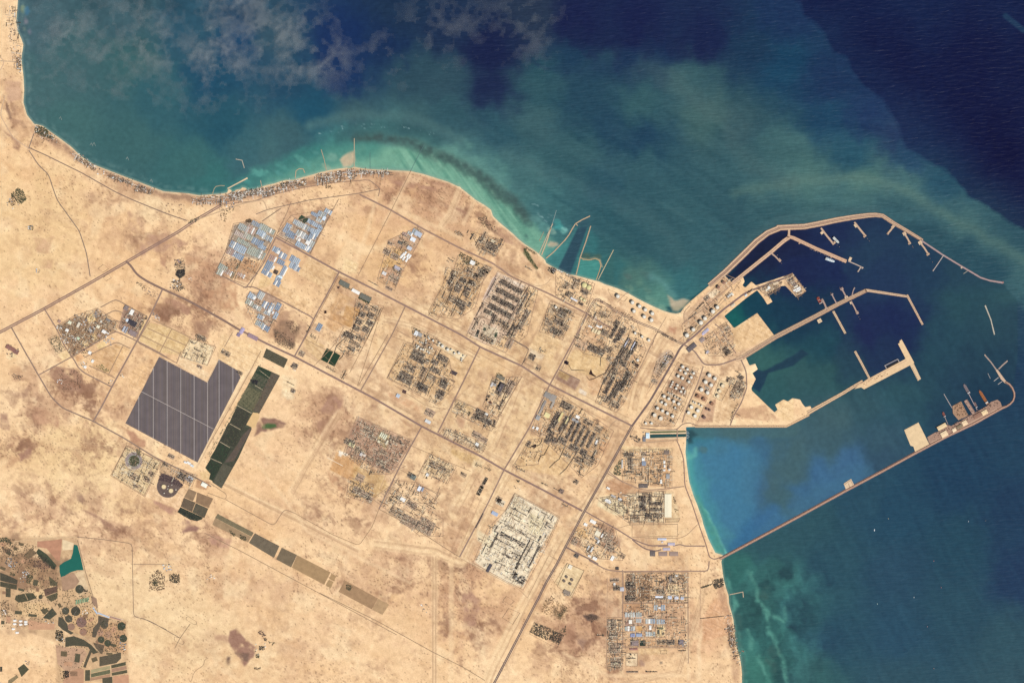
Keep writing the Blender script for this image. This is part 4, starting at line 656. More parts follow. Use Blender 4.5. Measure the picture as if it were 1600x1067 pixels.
# ------------------------------------------------------------------ harbour: breakwaters,moles,jetties
ROCK = (150,118,100);PALE = (222,186,150);DECK = (206,172,142);CONC = (226,196,158)
def breakwater(name,label,cat,pts,w,top=6.0,sea_side=0,roadcol=(160,126,110),rock=ROCK,crest=PALE,wall=True,group=None):
    ws = w if isinstance(w,list) else [w] * len(pts);t = thing(name,pts[0],label,cat,group,0)
    np_,nw = [],[]
    for i in range(len(pts) - 1):
        n = max(1,int(math.dist(pts[i],pts[i + 1]) / 2.5))
        for k in range(n): f = k / n;np_.append(tuple(pts[i][j] + (pts[i + 1][j] - pts[i][j]) * f for j in (0,1)));nw.append((ws[i] + (ws[i + 1] - ws[i]) * f))
    pts = np_ + [pts[-1]];ws = nw + [ws[-1]]
    m = lambda: MB(pts[0],0)
    m().band(pts,[x + 1.7 + R.uniform(-.5,.5) for x in ws],-6,top - 1.2,[x + 0.2 + R.uniform(-.25,.25) for x in ws]).build('rock_armour',mat(rock,.25,1,.06),t)
    m().band(pts,[x * 0.86 for x in ws],top - 2,top).build('crest',mat(crest,.1,1,.03),t)
    if min(ws) > 2.4: m().band(pts,[max(0.9,x * 0.24) for x in ws],top - 1,top + 0.4,off=-sea_side * 0.16 * min(ws)).build('roadway',mat(roadcol,.1,1,.03),t)
    if min(ws) > 2:
        mb = m()
        for (x,y),ww in zip(pts,ws):
            for _ in range(2): mb.box(x + R.uniform(-.36,.36) * ww,y + R.uniform(-.36,.36) * ww,R.uniform(.25,.8),R.uniform(.25,.6),R.uniform(0,90),top - .5,top + R.uniform(1,5))
        mb.build('loose_rubble',mat(tuple(int(c * .8) for c in crest),.3),t)['kind'] = 'stuff'
    if wall and sea_side: m().band(pts,0.7,top - 1,top + 6,0.35,off=sea_side * (min(ws) / 2 - 0.4)).build('wave_wall',mat((128,96,84),.15,1,.05),t)
    return t
NB = P('g',700,470,840,355,1000,200,1105,95,1200,22,1290,-15) + P('h',200,197,300,192,420,187,560,160,700,130,850,105,970,90,1030,87,1090,95,1180,155,1300,225,1423,300) + [(1440,375.5)]
breakwater('north_breakwater','long curved rock breakwater sheltering the north side of the harbour','breakwater',NB,[7,9,9.5,9,8.5,8.5] + [8.5] * 4 + [8,7.5,7,6.5,6,5.5,5,4.5,4],sea_side=1)
breakwater('breakwater_extension','thin outer tail of the north breakwater ending in a round head','breakwater',P('i',540,303,730,430,900,533,980,580,1050,622,1130,648,1240,666),[2.2,2,2,1.9,1.9,1.9,2.6],rock=(150,122,116),crest=(176,150,146),wall=False)
t = thing('beacon_mound',P1('i',1240,664),'reddish round head at the tip of the thin breakwater tail','breakwater head',z=0)
MB(P1('i',1240,664),0).cyl(*P1('i',1240,664),2.2,-5,5,12,0.7).build('rock_mound',mat((160,120,112),.2),t);MB(P1('i',1240,664),0).cyl(*P1('i',1240,664),0.4,5,16,8,0.7).build('beacon',mat((190,70,60)),t)
breakwater('inner_mole','pale straight mole running beside the narrow dark basin behind the north breakwater','mole',P('g',900,450,1230,185,1340,90,1385,60),[5.5,5.5,5.5,5.5],roadcol=(186,146,120),crest=(226,188,152),wall=False)
breakwater('inner_mole','pale straight mole slanting from the bend of the north breakwater past the berthed ship','mole',P('h',275,268,330,285,520,375,650,430,780,485),[4.6,5.2,5,5.2,5.2],roadcol=(186,146,120),crest=(222,182,148),wall=False)
b = thing('link_bridge',P1('h',288,210),'short neck of land joining the north breakwater to the inner moles','causeway',z=0)
MB(P1('h',288,210),0).band(P('h',290,205,288,262),3.6,-5,5.2,3).build('fill',mat((226,190,154),.1),b);MB(P1('h',288,210),0).band(P('h',290,205,288,262),0.9,4,5.6).build('roadway',mat((160,126,110)),b)
def jetty(pts,w,label,head=None,pads=(),dol=(),col=DECK,pipes=True,group=None):
    t = thing('jetty',pts[0],label,'jetty',group,0);m = lambda: MB(pts[0],0)
    m().band(pts,w,5.5,7.5).build('trestle_deck',mat(col,.12,1,.05),t)
    mb = m();L = 0
    for i in range(len(pts) - 1):
        (x0,y0),(x1,y1) = pts[i],pts[i + 1];n = max(2,int(math.hypot(x1 - x0,y1 - y0) / 1.6))
        for k in range(n + 1):
            px,py = x0 + (x1 - x0) * k / n,y0 + (y1 - y0) * k / n;mb.cyl(px,py,max(.18,w * .2),-8,5.5,6)
    mb.build('piles',mat((120,104,96)),t)['kind'] = 'stuff'
    if pipes: m().band(pts,0.35,7.5,9.5,off=w * 0.3).build('pipeline',mat((186,160,144)),t)
    a = math.degrees(math.atan2(pts[-1][1] - pts[-2][1],pts[-1][0] - pts[-2][0]))
    if head:
        hx,hy = head[0];m().box(hx,hy,head[1],head[2],a,-6,8.5).build('head_platform',mat(tuple(max(0,q - 8) for q in col),.15,1,.06),t)
        m().box(hx - .3,hy,.5,.5,a,8.5,26).build('loading_arm',mat((110,92,84)),t);m().box(hx + .5,hy + .3,.9,.7,a,8.5,14).build('control_hut',mat((214,200,180)),t)
    for x,y,ww,hh in pads: m().box(x,y,ww,hh,a,-6,7).build('landing_pad',mat(CONC,.1),t)
    for x,y in dol: m().cyl(x,y,.55,-8,7,8).build('mooring_dolphin',mat((140,118,106)),t)
    return t
def H(x,y): return P1('h',x,y)
def K(x,y): return P1('k',x,y)
jetty(P('h',562,200,615,270,668,335),2.8,'wide jetty with a hooked end holding a moored white and green tanker',(H(672,328),3.5,6.0),[(*H(572,240),4,5)],P('h',640,285,690,300,720,360,700,345))
jetty(P('h',848,150,895,210,940,265),2.8,'empty pale jetty hanging from the middle of the north breakwater',(H(937,268),3,5),[(*H(858,180),5.5,3.6)],P('h',960,290,975,310))
jetty(P('h',1188,175,1160,215,1130,250),2.8,'jetty slanting back to the left from the bend of the north breakwater',(H(1134,248),2.5,3),[(*H(1178,188),5,4)])
jetty(P('h',1268,235,1300,285,1322,328),2.6,'short jetty just right of the bend of the north breakwater',(H(1320,330),3,4.5),[(*H(1276,248),5,5)],P('h',1345,355,1350,365))
jetty(P('i',530,318,570,370,605,425),2.6,'last thick jetty before the north breakwater narrows',(P1('i',602,424),3,5),[(*P1('i',535,325),5.5,5.5)],P('i',620,460,640,490))
jetty(P('i',736,430,690,500,645,565),1.2,'very thin grey jetty hanging from the narrow breakwater tail',(P1('i',646,562),2,2),col=(190,176,168),pipes=False)
jetty(P('i',940,566,905,590),.8,'tiny stub jetty near the tip of the breakwater tail',col=(176,168,150),pipes=False)
jetty(P('i',890,530,888,545),2.6,'small square landing on the breakwater tail',col=(200,176,150),pipes=False)
jetty(P('h',130,408,175,445,215,488),2.2,'jetty with grey machinery hanging from the straight inner mole',(H(208,474),5,4),[],P('h',225,500,190,430),col=(196,164,140))
jetty(P('h',795,482,860,510,925,540),1.5,'thin trestle carrying on from the end of the slanting mole',(H(914,540),2.6,2.4),[(*H(812,465),4,6)],(),col=(206,184,166))
jetty(P('h',905,530,890,555,880,572),1.5,'short side arm with a knob at the end of the thin trestle',(H(880,568),2.4,2),col=(206,184,166),pipes=False)
for x,y in ((378,330),(515,390),(650,448)):
    o = MB(H(x,y),0).box(*H(x,y),2.6,2.2,25,-5,7).box(*H(x + 4,y + 4),.5,.5,25,7,20).build('berth_platform',mat((196,160,134),.15));pend('berth',o,*H(x,y),'small berth platform','on the south side of the slanting mole','platform','berth platforms of the slanting mole')
for i,x in enumerate((470,485,500,535,560,590,605,625,690,720,745)):
    y = 375 + (x - 460) * 0.405;o = MB(H(x,y),0).cyl(*H(x,y),.45,-8,7,8).cyl(*H(x,y),.2,7,9,6).build('mooring_dolphin',mat((190,172,156)));pend('dol',o,*H(x,y),'tiny mooring dolphin','along the slanting mole','dolphin','dolphins along the slanting mole')
# the middle causeway
CW = [(1150,561.5)] + P('l',0,757,280,583,600,418,820,300,1060,184);
breakwater('middle_causeway','long straight pale causeway through the middle of the harbour with twin roads','causeway',CW,[5,7,7,6.5,6.2,5.5],crest=(224,188,148),sea_side=0,wall=False)
t = thing('pipe_track',CW[1],'dark pipe track along the middle causeway','pipeline',z=0)
MB(CW[1],0).band(CW[1:],.55,5.5,8,off=2.0).build('pipes',mat((150,112,96)),t);MB(CW[1],0).band(CW[1:],.5,5.5,7,off=-1.9).build('service_strip',mat((120,100,90)),t)
breakwater('causeway_arm','pale rubble arm bending from the causeway tip towards the south','breakwater',P('l',1050,184,1080,186,1250,212,1400,235) + P('i',425,778,490,900,556,1025),[4.5,4,3.6,3.4,3.2,3,2.8],crest=(232,198,160),wall=False)
jetty(P('l',722,348,700,295,680,258),2.6,'jetty with a red hulled vessel on its left, on the middle causeway',(P1('l',684,275),4.5,4.6),[(*P1('l',718,340),3,4)],P('l',655,240,710,330),col=(176,148,134))
jetty(P('l',805,296,780,250,762,212),1.8,'slim jetty with a narrow head, second on the causeway',(P1('l',766,218),2,4),[],P('l',755,205),col=(176,150,142))
jetty(P('l',892,250,868,205,850,170),2.2,'jetty with a broad dark head, third on the causeway',(P1('l',850,172),4,5),[(*P1('l',888,242),3,5)],P('l',832,160),col=(180,152,140))
jetty(P('l',935,240,945,195,958,160),1.4,'thin pale trestle rising to the right near the causeway tip',(P1('l',957,165),2,2),[],(),col=(186,160,150))
jetty(P('l',930,280,958,330,985,388),2.2,'jetty reaching south from the causeway with a square head',(P1('l',982,375),4.6,4),[(*P1('l',930,290),4,4)],P('l',995,410,1005,430),col=(186,156,138))
o = thing('berth_platform',P1('l',660,445),'small square pad on the south side of the causeway','platform',z=0)
MB(P1('l',660,445),0).box(*P1('l',660,445),6.5,6,-30,-6,6).build('fill',mat(CONC,.12),o);MB(P1('l',660,445),0).box(*P1('l',664,448),1.6,1.2,-30,6,12).build('hut',mat((180,150,130)),o)
breakwater('rubble_mole','pale rubble mole hanging south from the middle causeway','mole',P('l',776,362,830,460,880,552),[3.2,3.2,3.2],crest=(236,206,164),wall=False)
breakwater('rubble_mole','pale rubble mole rising north from the southern quay arm','mole',P('l',962,704,1020,810,1085,935),[3.2,3.2,3.2],crest=(236,206,164),wall=False)
breakwater('rubble_mole','pale seawall along the southern edge of the port land and on to the quay arm','mole',[(1262,645)] + P('l',860,1062,960,1000,1030,962),[6,4.5,4.5,5],crest=(232,196,152),wall=False)
breakwater('rubble_mole','brown and pale seawall above the lagoon between the canal mouth and the quay arm','mole',[(1086,666.4),(1142,666.4),(1228.5,666.2),(1264,648)],[2.4,2.4,2.6,3],crest=(226,186,142),roadcol=(120,94,80),wall=False)
breakwater('detached_breakwater','thin lone breakwater standing in open water at the harbour mouth','breakwater',P('i',1090,860,1130,960) + [(1548,499)] + P('k',1170,125),[1.7,1.3,1.3,1.6],crest=(196,186,166),rock=(150,140,130),wall=False)
# southern quay arm
qa = thing('quay_arm',(1345,603),'broad pale concrete quay arm with a T shaped end','quay',z=0)
MB((1345,603),0).prism(P('l',1005,985,1085,932) + P('k',100,497,400,337,410,330,345,203,360,195,358,180,376,165,484,365,470,378,445,388,55,592,30,575,-30,590),-8,6).build('deck',mat((232,196,152),.1,1,.02),qa)
MB((1345,603),0).prism(P('k',448,388,480,372,542,502,515,520),-8,5.6).build('south_finger',mat((222,190,150),.15,1,.05),qa)
mb = MB((1345,603),0)
for k in range(20): mb.box(*K(60 + k * 10 + R.uniform(-5,5),545 - k * 5.2 + R.uniform(-22,22)),R.uniform(.6,2),R.uniform(.5,1.2),-30,6,R.uniform(8,14))
mb.build('stacked_cargo',mat((176,132,100),.3),qa)['kind'] = 'stuff'
MB((1345,603),0).band(P('k',-20,570,200,455,420,345),.8,6,6.4).build('roadway',mat((206,166,130)),qa)
mb = MB((1345,603),0)
for k in range(7): mb.box(*K(470 + k * 7,415 + k * 15),.9,.9,28,5.6,11)
mb.build('deck_stores',mat((140,110,92),.2),qa)['kind'] = 'stuff'
fd = thing('floating_dock',K(292,372),'grey floating dock lying open beside the quay arm','dock',z=0)
MB(K(292,372),0).band(P('k',228,392,345,333),1.5,-4,14).build('outer_wall',mat((150,144,146)),fd);MB(K(292,372),0).band(P('k',234,388,246,414),1.4,-4,10).build('end_wall',mat((170,156,146)),fd)
MB(K(292,372),0).band(P('k',343,336,356,360),1.4,-4,10).build('end_wall',mat((170,156,146)),fd);MB(K(292,372),0).band(P('k',246,405,345,354),3.0,-4,.8).build('dock_floor',mat((36,34,38)),fd)
# southern lee breakwater and the shipyard
LB = P('s',92,872,300,760,560,620,830,472,1040,360,1230,256,1423,153) + P('k',1000,880,1235,750,1275,735,1305,715,1328,690,1340,655,1338,620,1322,580,1298,550,1262,528)
breakwater('lee_breakwater','very long straight rock breakwater closing the south side of the harbour, hooked at its end','breakwater',LB,[3.8,4,4,4,4,4,4.4,4.4,4,2.8,2.6,2.6,2.6,2.6,2.6,2.8,3],sea_side=-1,roadcol=(190,152,128),crest=(188,148,124),rock=(134,104,96))
t = thing('breakwater_tip',K(1220,480),'pale widened end of the lee breakwater with three thin arms','breakwater',z=0)
MB(K(1220,480),0).band(P('k',1268,535,1235,498,1188,425),[4,5.4,3.6],-6,6,[3.4,4.6,3]).build('fill',mat((206,174,146),.15),t)
for q,wd in ((P('k',1190,430,1140,360,1088,300),1.7),(P('k',1205,420,1240,385,1280,350),1.9)): MB(K(1220,480),0).band(q,wd + 1,-6,3.5,wd).build('rubble_arm',mat((170,148,134),.2),t)
for q in (P('k',1205,490,1165,522),P('k',1235,525,1200,550)): MB(K(1220,480),0).band(q,.8,2.5,5).build('pontoon',mat((200,190,180)),t)
for q in (P('k',1088,298),P('k',1278,350)): MB(K(1220,480),0).cyl(*q[0],1.3,-6,5,10,.7).build('round_head',mat((186,160,140)),t)
jetty(P('k',1113,455,1125,480,1135,500),.6,'hairline trestle standing free beside the breakwater end',col=(180,176,170),pipes=False)
for lab,pts,cl,dt in (('large blank pale reclaimed pad at the root of the shipyard',P('k',398,940,520,875,612,1060) + [(1455,694)] + P('s',1238,254,1225,215,1208,210),(232,200,156),0),('small pale pad with huts midway along the lee breakwater',P('s',817,432,860,404,880,442,832,470),(226,196,160),1)):
    t = thing('reclaimed_pad',pts[0],lab,'platform',z=0);MB(pts[0],0).prism(pts,-8,5).build('fill',mat(cl,.1,1,.015),t)
    if dt:
        MB(pts[0],0).band(P('s',822,438,858,412,872,440),.6,5,8).build('perimeter_wall',mat((176,140,118)),t);MB(pts[0],0).band(P('s',845,430,855,460),.6,5,7).build('trench',mat((140,110,96)),t)
    else: MB(pts[0],0).band(P('k',470,1055,430,990,404,945,515,885),.4,5,6).build('edge_kerb',mat((206,176,146)),t)
sy = thing('shipyard_quay',K(850,900),'long brown shipyard quay crowded with sheds along the lee breakwater','quay',z=0)
MB(K(850,900),0).prism(P('k',595,1000,660,962,690,955,770,895,800,905,850,880,900,850,1000,795,1110,732,1140,700,1195,680,1220,700,1236,742,1200,765,960,905,640,1062,610,1050),-8,5).build('deck',mat((168,134,114),.25,1,.04),sy)
MB(K(850,900),0).band(P('k',620,1050,800,965,1000,860,1190,760),1.0,5,5.4).build('roadway',mat((206,172,144)),sy)
mb = MB(K(850,900),0)
for k in range(110):
    u = R.random();x = 630 + u * 570;y = 1030 - u * 290 - R.uniform(8,62);mb.box(*K(x,y),R.uniform(.5,1.6),R.uniform(.4,1.1),-29,5,R.uniform(7,18))
mb.build('yard_stores',mat((118,92,80),.4),sy)['kind'] = 'stuff'
lp = thing('shiplift_platform',K(878,770),'square brown ship repair platform covered with scattered gear','platform',z=0)
MB(K(878,770),0).prism(P('k',810,735,885,695,948,818,862,855,815,800),-6,8).build('deck',mat((172,136,108),.25,1,.05),lp)
mb = MB(K(878,770),0)
for k in range(60):
    u,v = R.uniform(-1,1),R.uniform(-1,1);mb.box(*K(878 + 36 * u + 24 * v,773 - 20 * u + 52 * v),R.uniform(.4,1.4),R.uniform(.4,1),-29,8,R.uniform(10,22))
mb.build('repair_gear',mat((120,88,66),.4),lp)['kind'] = 'stuff'
def bld(xy,w,h,a,ht,roof,name,label,cat,wall=(200,180,156),z=GZ,gable=True,group=None,extras=0,pendkey=None):
    """a building: walls, roof, rooftop plant"""
    t = thing(name,xy,label,cat,group,z);m = lambda: MB(xy,z)
    m().box(*xy,w,h,a,z - 1,z + ht).build('walls',mat(wall,.08),t)
    mb = m()
    if gable: mb.gable(*xy,w + .25,h + .25,a,z + ht,z + ht + .4,z + ht + min(5,1.2 + h * .5))
    else: mb.box(*xy,w + .12,h + .12,a,z + ht,z + ht + 1)
    mb.build('roof',mat(roof,.07,.8,.05),t);rf = COL.objects[-1]
    (ux,uy),(vx,vy) = uv(a)
    for k in range(extras):
        q = R.uniform(-.38,.38) * w;r = R.uniform(-.35,.35) * h;m().box(xy[0] + ux * q + vx * r,xy[1] + uy * q + vy * r,R.uniform(.4,.9),R.uniform(.4,.8),a,z + ht + .5,z + ht + 6).build('roof_unit',mat((190,186,180)),rf)
    return t
for x,y,w,h,rf,lb in ((720,912,15,6.4,(232,202,156),'long cream dry dock shed beside its painted shade strip'),(740,975,10.5,8,(240,210,168),'square cream workshop at the left end of the shipyard'),(825,940,6,5.4,(244,216,178),'small cream shed, second workshop along the shipyard'),(915,880,8,7,(240,208,166),'cream workshop behind the repair platform'),
                           (1085,790,9,6.4,(240,208,160),'cream shed at the right end of the shipyard'),(1025,815,13,6,(150,112,92),'long brown open shed in the shipyard'),(870,912,9,5,(140,122,96),'brown store between the cream workshops')):
    bld(K(x,y),w,h,-29,14,rf,'workshop',lb,'workshop',z=5,extras=2)
o = MB(K(705,888),0).band(P('k',665,920,755,873),2.0,-3,.7).build('shed_shade_strip',mat((22,20,26)));tag(o,'black strip of painted shade above the long cream dry dock shed','shade strip')  # near-black band standing in for the shade along the shed
def ship(name,label,bow,stern,w,hull,deck,house=(230,226,220),cat='ship',kind='cargo',z=0,ht=9):
    cx,cy = (bow[0] + stern[0]) / 2,(bow[1] + stern[1]) / 2;t = thing(name,(cx,cy),label,cat,None,z)
    L = math.hypot(bow[0] - stern[0],bow[1] - stern[1]);ux,uy = (bow[0] - stern[0]) / L,(bow[1] - stern[1]) / L;vx,vy = -uy,ux
    q = lambda u,v: (cx + ux * u * L / 2 + vx * v * w / 2,cy + uy * u * L / 2 + vy * v * w / 2);a = math.degrees(math.atan2(uy,ux))
    m = lambda: MB((cx,cy),z)
    out = [q(-1,-.75),q(-.93,-1),(q(.55,-1)),q(.82,-.7),q(1,0),q(.82,.7),q(.55,1),q(-.93,1),q(-1,.75)]
    m().prism(out,-3,ht).build('hull',mat(hull,.08,.6),t)
    ins = [(cx + (x - cx) * .9,cy + (y - cy) * .9) for x,y in out];m().prism(ins,ht - 1,ht + .5).build('deck',mat(deck,.12),t)
    m().box(*q(-.78,0),L * .12,w * .85,a,ht,ht + 16).build('deckhouse',mat(house,.05),t);dk = COL.objects[-1];m().box(*q(-.72,0),L * .05,w * 1.05,a,ht + 16,ht + 19).build('bridge',mat((200,200,200)),dk)
    m().cyl(*q(-.9,0),max(.3,w * .14),ht,ht + 22,8,.8).build('funnel',mat((70,60,60)),t)
    if kind == 'gas':
        for k in range(4): m().cyl(*q(-.42 + k * .35,0),w * .36,ht,ht + 8,14,.8,5).build('tank_dome',mat(house,.04),t)
    elif kind == 'tanker':
        m().box(*q(.08,0),L * .62,w * .16,a,ht + .5,ht + 4).build('pipe_deck',mat(tuple(int(c * .7) for c in deck)),t);m().box(*q(.1,0),L * .05,w * .8,a,ht + .5,ht + 5).build('manifold',mat((190,180,170)),t)
    else:
        for k in range(4): m().box(*q(-.42 + k * .32,0),L * .12,w * .7,a,ht + .5,ht + 3).build('hatch_cover',mat(tuple(int(c * .85) for c in deck),.1),t)
    m().box(*q(.78,0),.3,.3,a,ht,ht + 18).build('foremast',mat((210,206,200)),t)
    return t
ship('gas_carrier','pale blue gas carrier lying south of the slanting inner mole',H(682,488),H(598,458),4.2,(150,176,190),(196,214,222),kind='gas')
ship('tanker','white and green tanker moored at the hooked jetty',H(718,330),H(664,276),3.8,(120,130,110),(216,216,206),kind='tanker')
ship('tanker','dark red tanker moored left of the first causeway jetty',P1('l',640,240),P1('l',672,300),4.6,(120,60,50),(150,66,52),(196,170,150),kind='tanker')
ship('coaster','small dark red vessel at the head of a thin shipyard jetty',K(728,785),K(745,828),3.4,(130,66,58),(158,92,80))
ship('offshore_vessel','grey and brown ship moored out on the long thin shipyard jetty',K(906,545),K(955,632),4.4,(92,84,92),(140,124,124),(190,176,170))
ship('barge','long orange barge berthed at the right end of the shipyard',K(1038,598),K(1112,720),4.4,(140,84,50),(176,108,62),(220,190,160))
ship('coaster','small brown vessel lying at the foot of the shipyard jetty',K(998,700),K(1018,750),3,(110,84,84),(150,118,110))
fd = thing('floating_dock',K(958,745),'pale brown floating dock beside the ship repair platform','dock',z=0)
MB(K(958,745),0).band(P('k',922,685,998,805),5.4,-3,4).build('dock_floor',mat((176,144,126),.15,1,.04),fd)
for s in (-2.6,2.6): MB(K(958,745),0).band(P('k',922,685,998,805),.7,-3,15,off=s).build('side_wall',mat((150,122,110)),fd)
for k in range(3): MB(K(958,745),0).box(*K(936 + 22 * k,712 + 34 * k),1.2,1.2,30,4,13).build('keel_stack',mat((120,100,92)),fd)
jetty(P('k',738,632,772,692,808,752),.9,'thin pale jetty left of the ship repair platform',col=(186,172,166),pipes=False);jetty(P('k',735,800,752,845,772,890),.7,'thin jetty carrying the small dark red vessel',col=(180,160,150),pipes=False)
jetty(P('k',950,630,985,700,1022,768),.9,'thin pale jetty between the two long shipyard vessels',col=(190,170,166),pipes=False)
for i,(x,y,c,lb) in enumerate(((787,97,(236,240,240),'bright white boat alone south of the lee breakwater'),(1110,264,(170,90,84),'tiny red boat below and right of the bright white boat'),(1002,462,(214,224,220),'tiny pale boat ringed by wash in the southern sea'),(1150,408,(160,84,80),'tiny dark red boat, next up from the southernmost red pair'),
                          (1075,620,(160,110,110),'tiny pinkish boat far south in the open sea'),(803,497,(180,210,196),'tiny pale green boat trailing a faint wake'),(1110,848,(150,110,104),'tiny red boat closest to the bottom edge'),(1298,50,(200,206,206),'tiny white boat near the right edge, south of the breakwater hook'),(1392,45,(60,60,66),'tiny dark boat near the right edge, south of the breakwater hook'),(863,35,(176,160,110),'tiny tan boat right of the bright white boat'))):
    p = P1('F',x,y);t = thing('boat',p,lb,'boat','small boats on the southern sea',0);n = 1.35 if i == 0 else .8
    MB(p,0).prism([(p[0] - .35 * n,p[1] + 1.2 * n),(p[0] + .4 * n,p[1] + 1.2 * n),(p[0] + .5 * n,p[1] - .2 * n),(p[0],p[1] - 1.5 * n),(p[0] - .5 * n,p[1] - .2 * n)],-1,3).build('hull',mat(c),t);MB(p,0).box(p[0],p[1] + .4 * n,.5 * n,.6 * n,0,3,6).build('cabin',mat((230,226,220)),t)
# groynes and intake moles of the northern beaches
def groyne(pts,w,label,cat='mole',crest=(226,192,152),rock=(160,132,108),top=3.5):
    return breakwater('rubble_mole',label,cat,pts,w,top,crest=crest,rock=rock,wall=False)
C_ = lambda *a: P('c',*a)
groyne(C_(778,750,840,610,895,490),1.2,'long pale intake mole, outermost of the close pair on the north shore',crest=(196,186,160));groyne(C_(892,490,910,430,926,375),.5,'hairline extension with a white tip on the outermost intake mole',crest=(150,166,160),rock=(110,130,128))
groyne(C_(800,757,845,640,880,525),1.5,'pale intake mole just inside the outermost one of the close pair',crest=(210,186,150))
groyne(C_(840,785,900,735,960,672,1000,630,1032,588,1065,530,1090,490,1150,455,1215,425),1.3,'curved pale mole bending over the mouth of the dark intake channel',crest=(204,176,140));groyne(C_(1092,488,1108,508),.8,'tiny spur on the bend of the curved intake mole')
groyne(C_(1095,928,1115,850,1130,780,1180,640,1220,510),1.3,'straight pale mole on the right bank of the dark intake channel',crest=(190,168,136))
groyne(C_(1285,968,1350,840,1415,715),.9,'thin pale mole to the right of the square turquoise pool',crest=(206,196,156));groyne(C_(1128,778,1160,795,1210,800,1260,788,1290,800,1308,835,1300,880,1268,970),1.0,'crooked sandy bund closing off the square turquoise pool',crest=(196,168,122),top=2.5)
groyne(P('a',305,190,390,145,475,100),[1.6,1.6,2.4],'short sandy mole with a rounded head at the resort shore',crest=(226,204,166));groyne(P('a',175,236,190,190,205,172,240,165,280,166),.7,'thin curved bund of the little resort basin',crest=(170,172,140))
groyne(P('B',218,990,222,950,240,938,262,940,272,962),.8,'hooked pale mole of a small resort harbour',crest=(206,186,150));groyne(P('A',1310,885,1345,892,1358,935),.7,'tiny bent mole off the resort shore at the left',crest=(190,196,180));groyne(P('B',362,832,378,885,392,950),.7,'thin straight resort pier with a knob at its head',crest=(186,176,146))
groyne(P('B',546,770,546,930),.9,'pale pier running north from the sand spit',crest=(190,180,150));groyne(P('a',585,120,598,180),.6,'short stub pier below the resort shore',crest=(200,190,160));groyne(P('F',0,447,35,440,72,432,75,462),.9,'small hooked pier on the south east beach',crest=(206,186,156))
for i,(x,y) in enumerate(((328,662),(500,808),(515,806),(700,886),(833,1010))):
    groyne(P('A',x,y,x + 8,y - 12,x + 16,y + 6),.45,f"tiny hooked fish trap of stakes in the western bay, {nth(i + 1)} from the left",'fish trap',crest=(150,160,150),rock=(110,120,116),top=1.5)
for q,lb in ((P('B',935,805,895,880,860,950),'straight seabed trench line crossing the reef'),(P('B',634,850,634,945),'faint straight outfall line below the pier')): tag(MB(q[0],0).band(q,.7,-2,.5).build('outfall_pipe',mat((80,112,108))),lb,'pipeline')
# ------------------------------------------------------------------ storage tanks
def _unit(fn,name,m):
    mb = MB((0,0),0);fn(mb);return mb.mesh(name,m)
def U(x): return x / S
def _dome(mb,n=20):
    b = len(mb.v);rings = [(1.0,0.0),(.9,.28),(.72,.52),(.45,.72),(.2,.82)]
    for r,z in rings: mb.v += [(math.cos(2 * math.pi * i / n) * r,math.sin(2 * math.pi * i / n) * r,z) for i in range(n)]
    for k in range(len(rings) - 1): mb.f += [[b + k * n + i,b + k * n + (i + 1) % n,b + (k + 1) * n + (i + 1) % n,b + (k + 1) * n + i] for i in range(n)]
    mb.f.append([b + (len(rings) - 1) * n + i for i in range(n)])
M_SHELL = _unit(lambda m: m.cyl(0,0,U(1),0,1,24),'shell',None);M_RING = _unit(lambda m: m.cyl(0,0,U(1),0,1,24),'foundation',None);M_DOME = _unit(_dome,'roof',None)
M_STAIR = _unit(lambda m: m.box(U(1),0,U(.12),U(.5),0,0,1).box(U(.97),U(.3),U(.1),U(.4),0,0,.6),'stairway',None);M_RIM = _unit(lambda m: m.cyl(0,0,U(1.03),0,1,24),'rim',None)
_var = {}
def shared(me,m):
    k = (me.name,m.name)
    if k not in _var: c = me.copy();c.materials.clear();c.materials.append(m);_var[k] = c
    return _var[k]
def part(name,me,m,parent,loc=(0,0,0),sc=(1,1,1),rz=0.0):
    o = bpy.data.objects.new(name,shared(me,m));COL.objects.link(o);o.parent = parent;o.location = loc;o.scale = sc;o.rotation_euler = (0,0,rz);return o
def tank(x,y,r,desc,where,col=(214,200,180),roof=(234,224,206),h=None,dome=True,group=None,key=None):
    t = thing('storage_tank',(x,y));q = R.choice((.9,.95,1,1));col = tuple(int(c * q) for c in col);h = (h or 13 + 7 * r) * 1.0;R_ = r * S * .87
    part('foundation',M_RING,mat((210,182,150),.1),t,(0,0,-1),(R_ * 1.12,R_ * 1.12,1.6));part('shell',M_SHELL,mat(col,.05,.5),t,(0,0,0),(R_,R_,h))
    part('rim',M_RIM,mat(tuple(int(c * .8) for c in col)),t,(0,0,h - 1),(R_,R_,1.4))
    if dome: part('roof',M_DOME,mat(roof or col,.05,.5),t,(0,0,h),(R_ * .86,R_ * .86,R_ * .2))
    else: part('roof',M_RING,mat(roof or col,.08),t,(0,0,h - 4),(R_ * .93,R_ * .93,4.6))
    part('stairway',M_STAIR,mat((130,116,104)),t,(0,0,0),(R_,R_,h),R.uniform(0,6))
    pend(key or where,t,x,y,desc,where,'tank',group or 'tanks ' + where);return t
W1 = 'white storage tank'
def tanks(sh,L,desc,where,**k):
    for q in L: tank(*P1(sh,q[0],q[1]),q[2],desc,where,**k)
tanks('j',((475,290,2.9),(455,320,2.4),(515,312,2.6),(498,345,2.8),(435,368,2.9),(473,388,2.9),(568,345,2.6),(548,380,2.7),(527,418,2.8)),W1,'in the uppermost tank block beside the main road')
tanks('j',((430,448,2.3),(418,475,2.4),(478,473,2.4),(460,502,2.4),(390,420,1.8),(382,440,1.8),(372,460,1.8),(495,500,1.5),(490,516,1.4)),'smaller white tank','in the brown yard below the uppermost block')
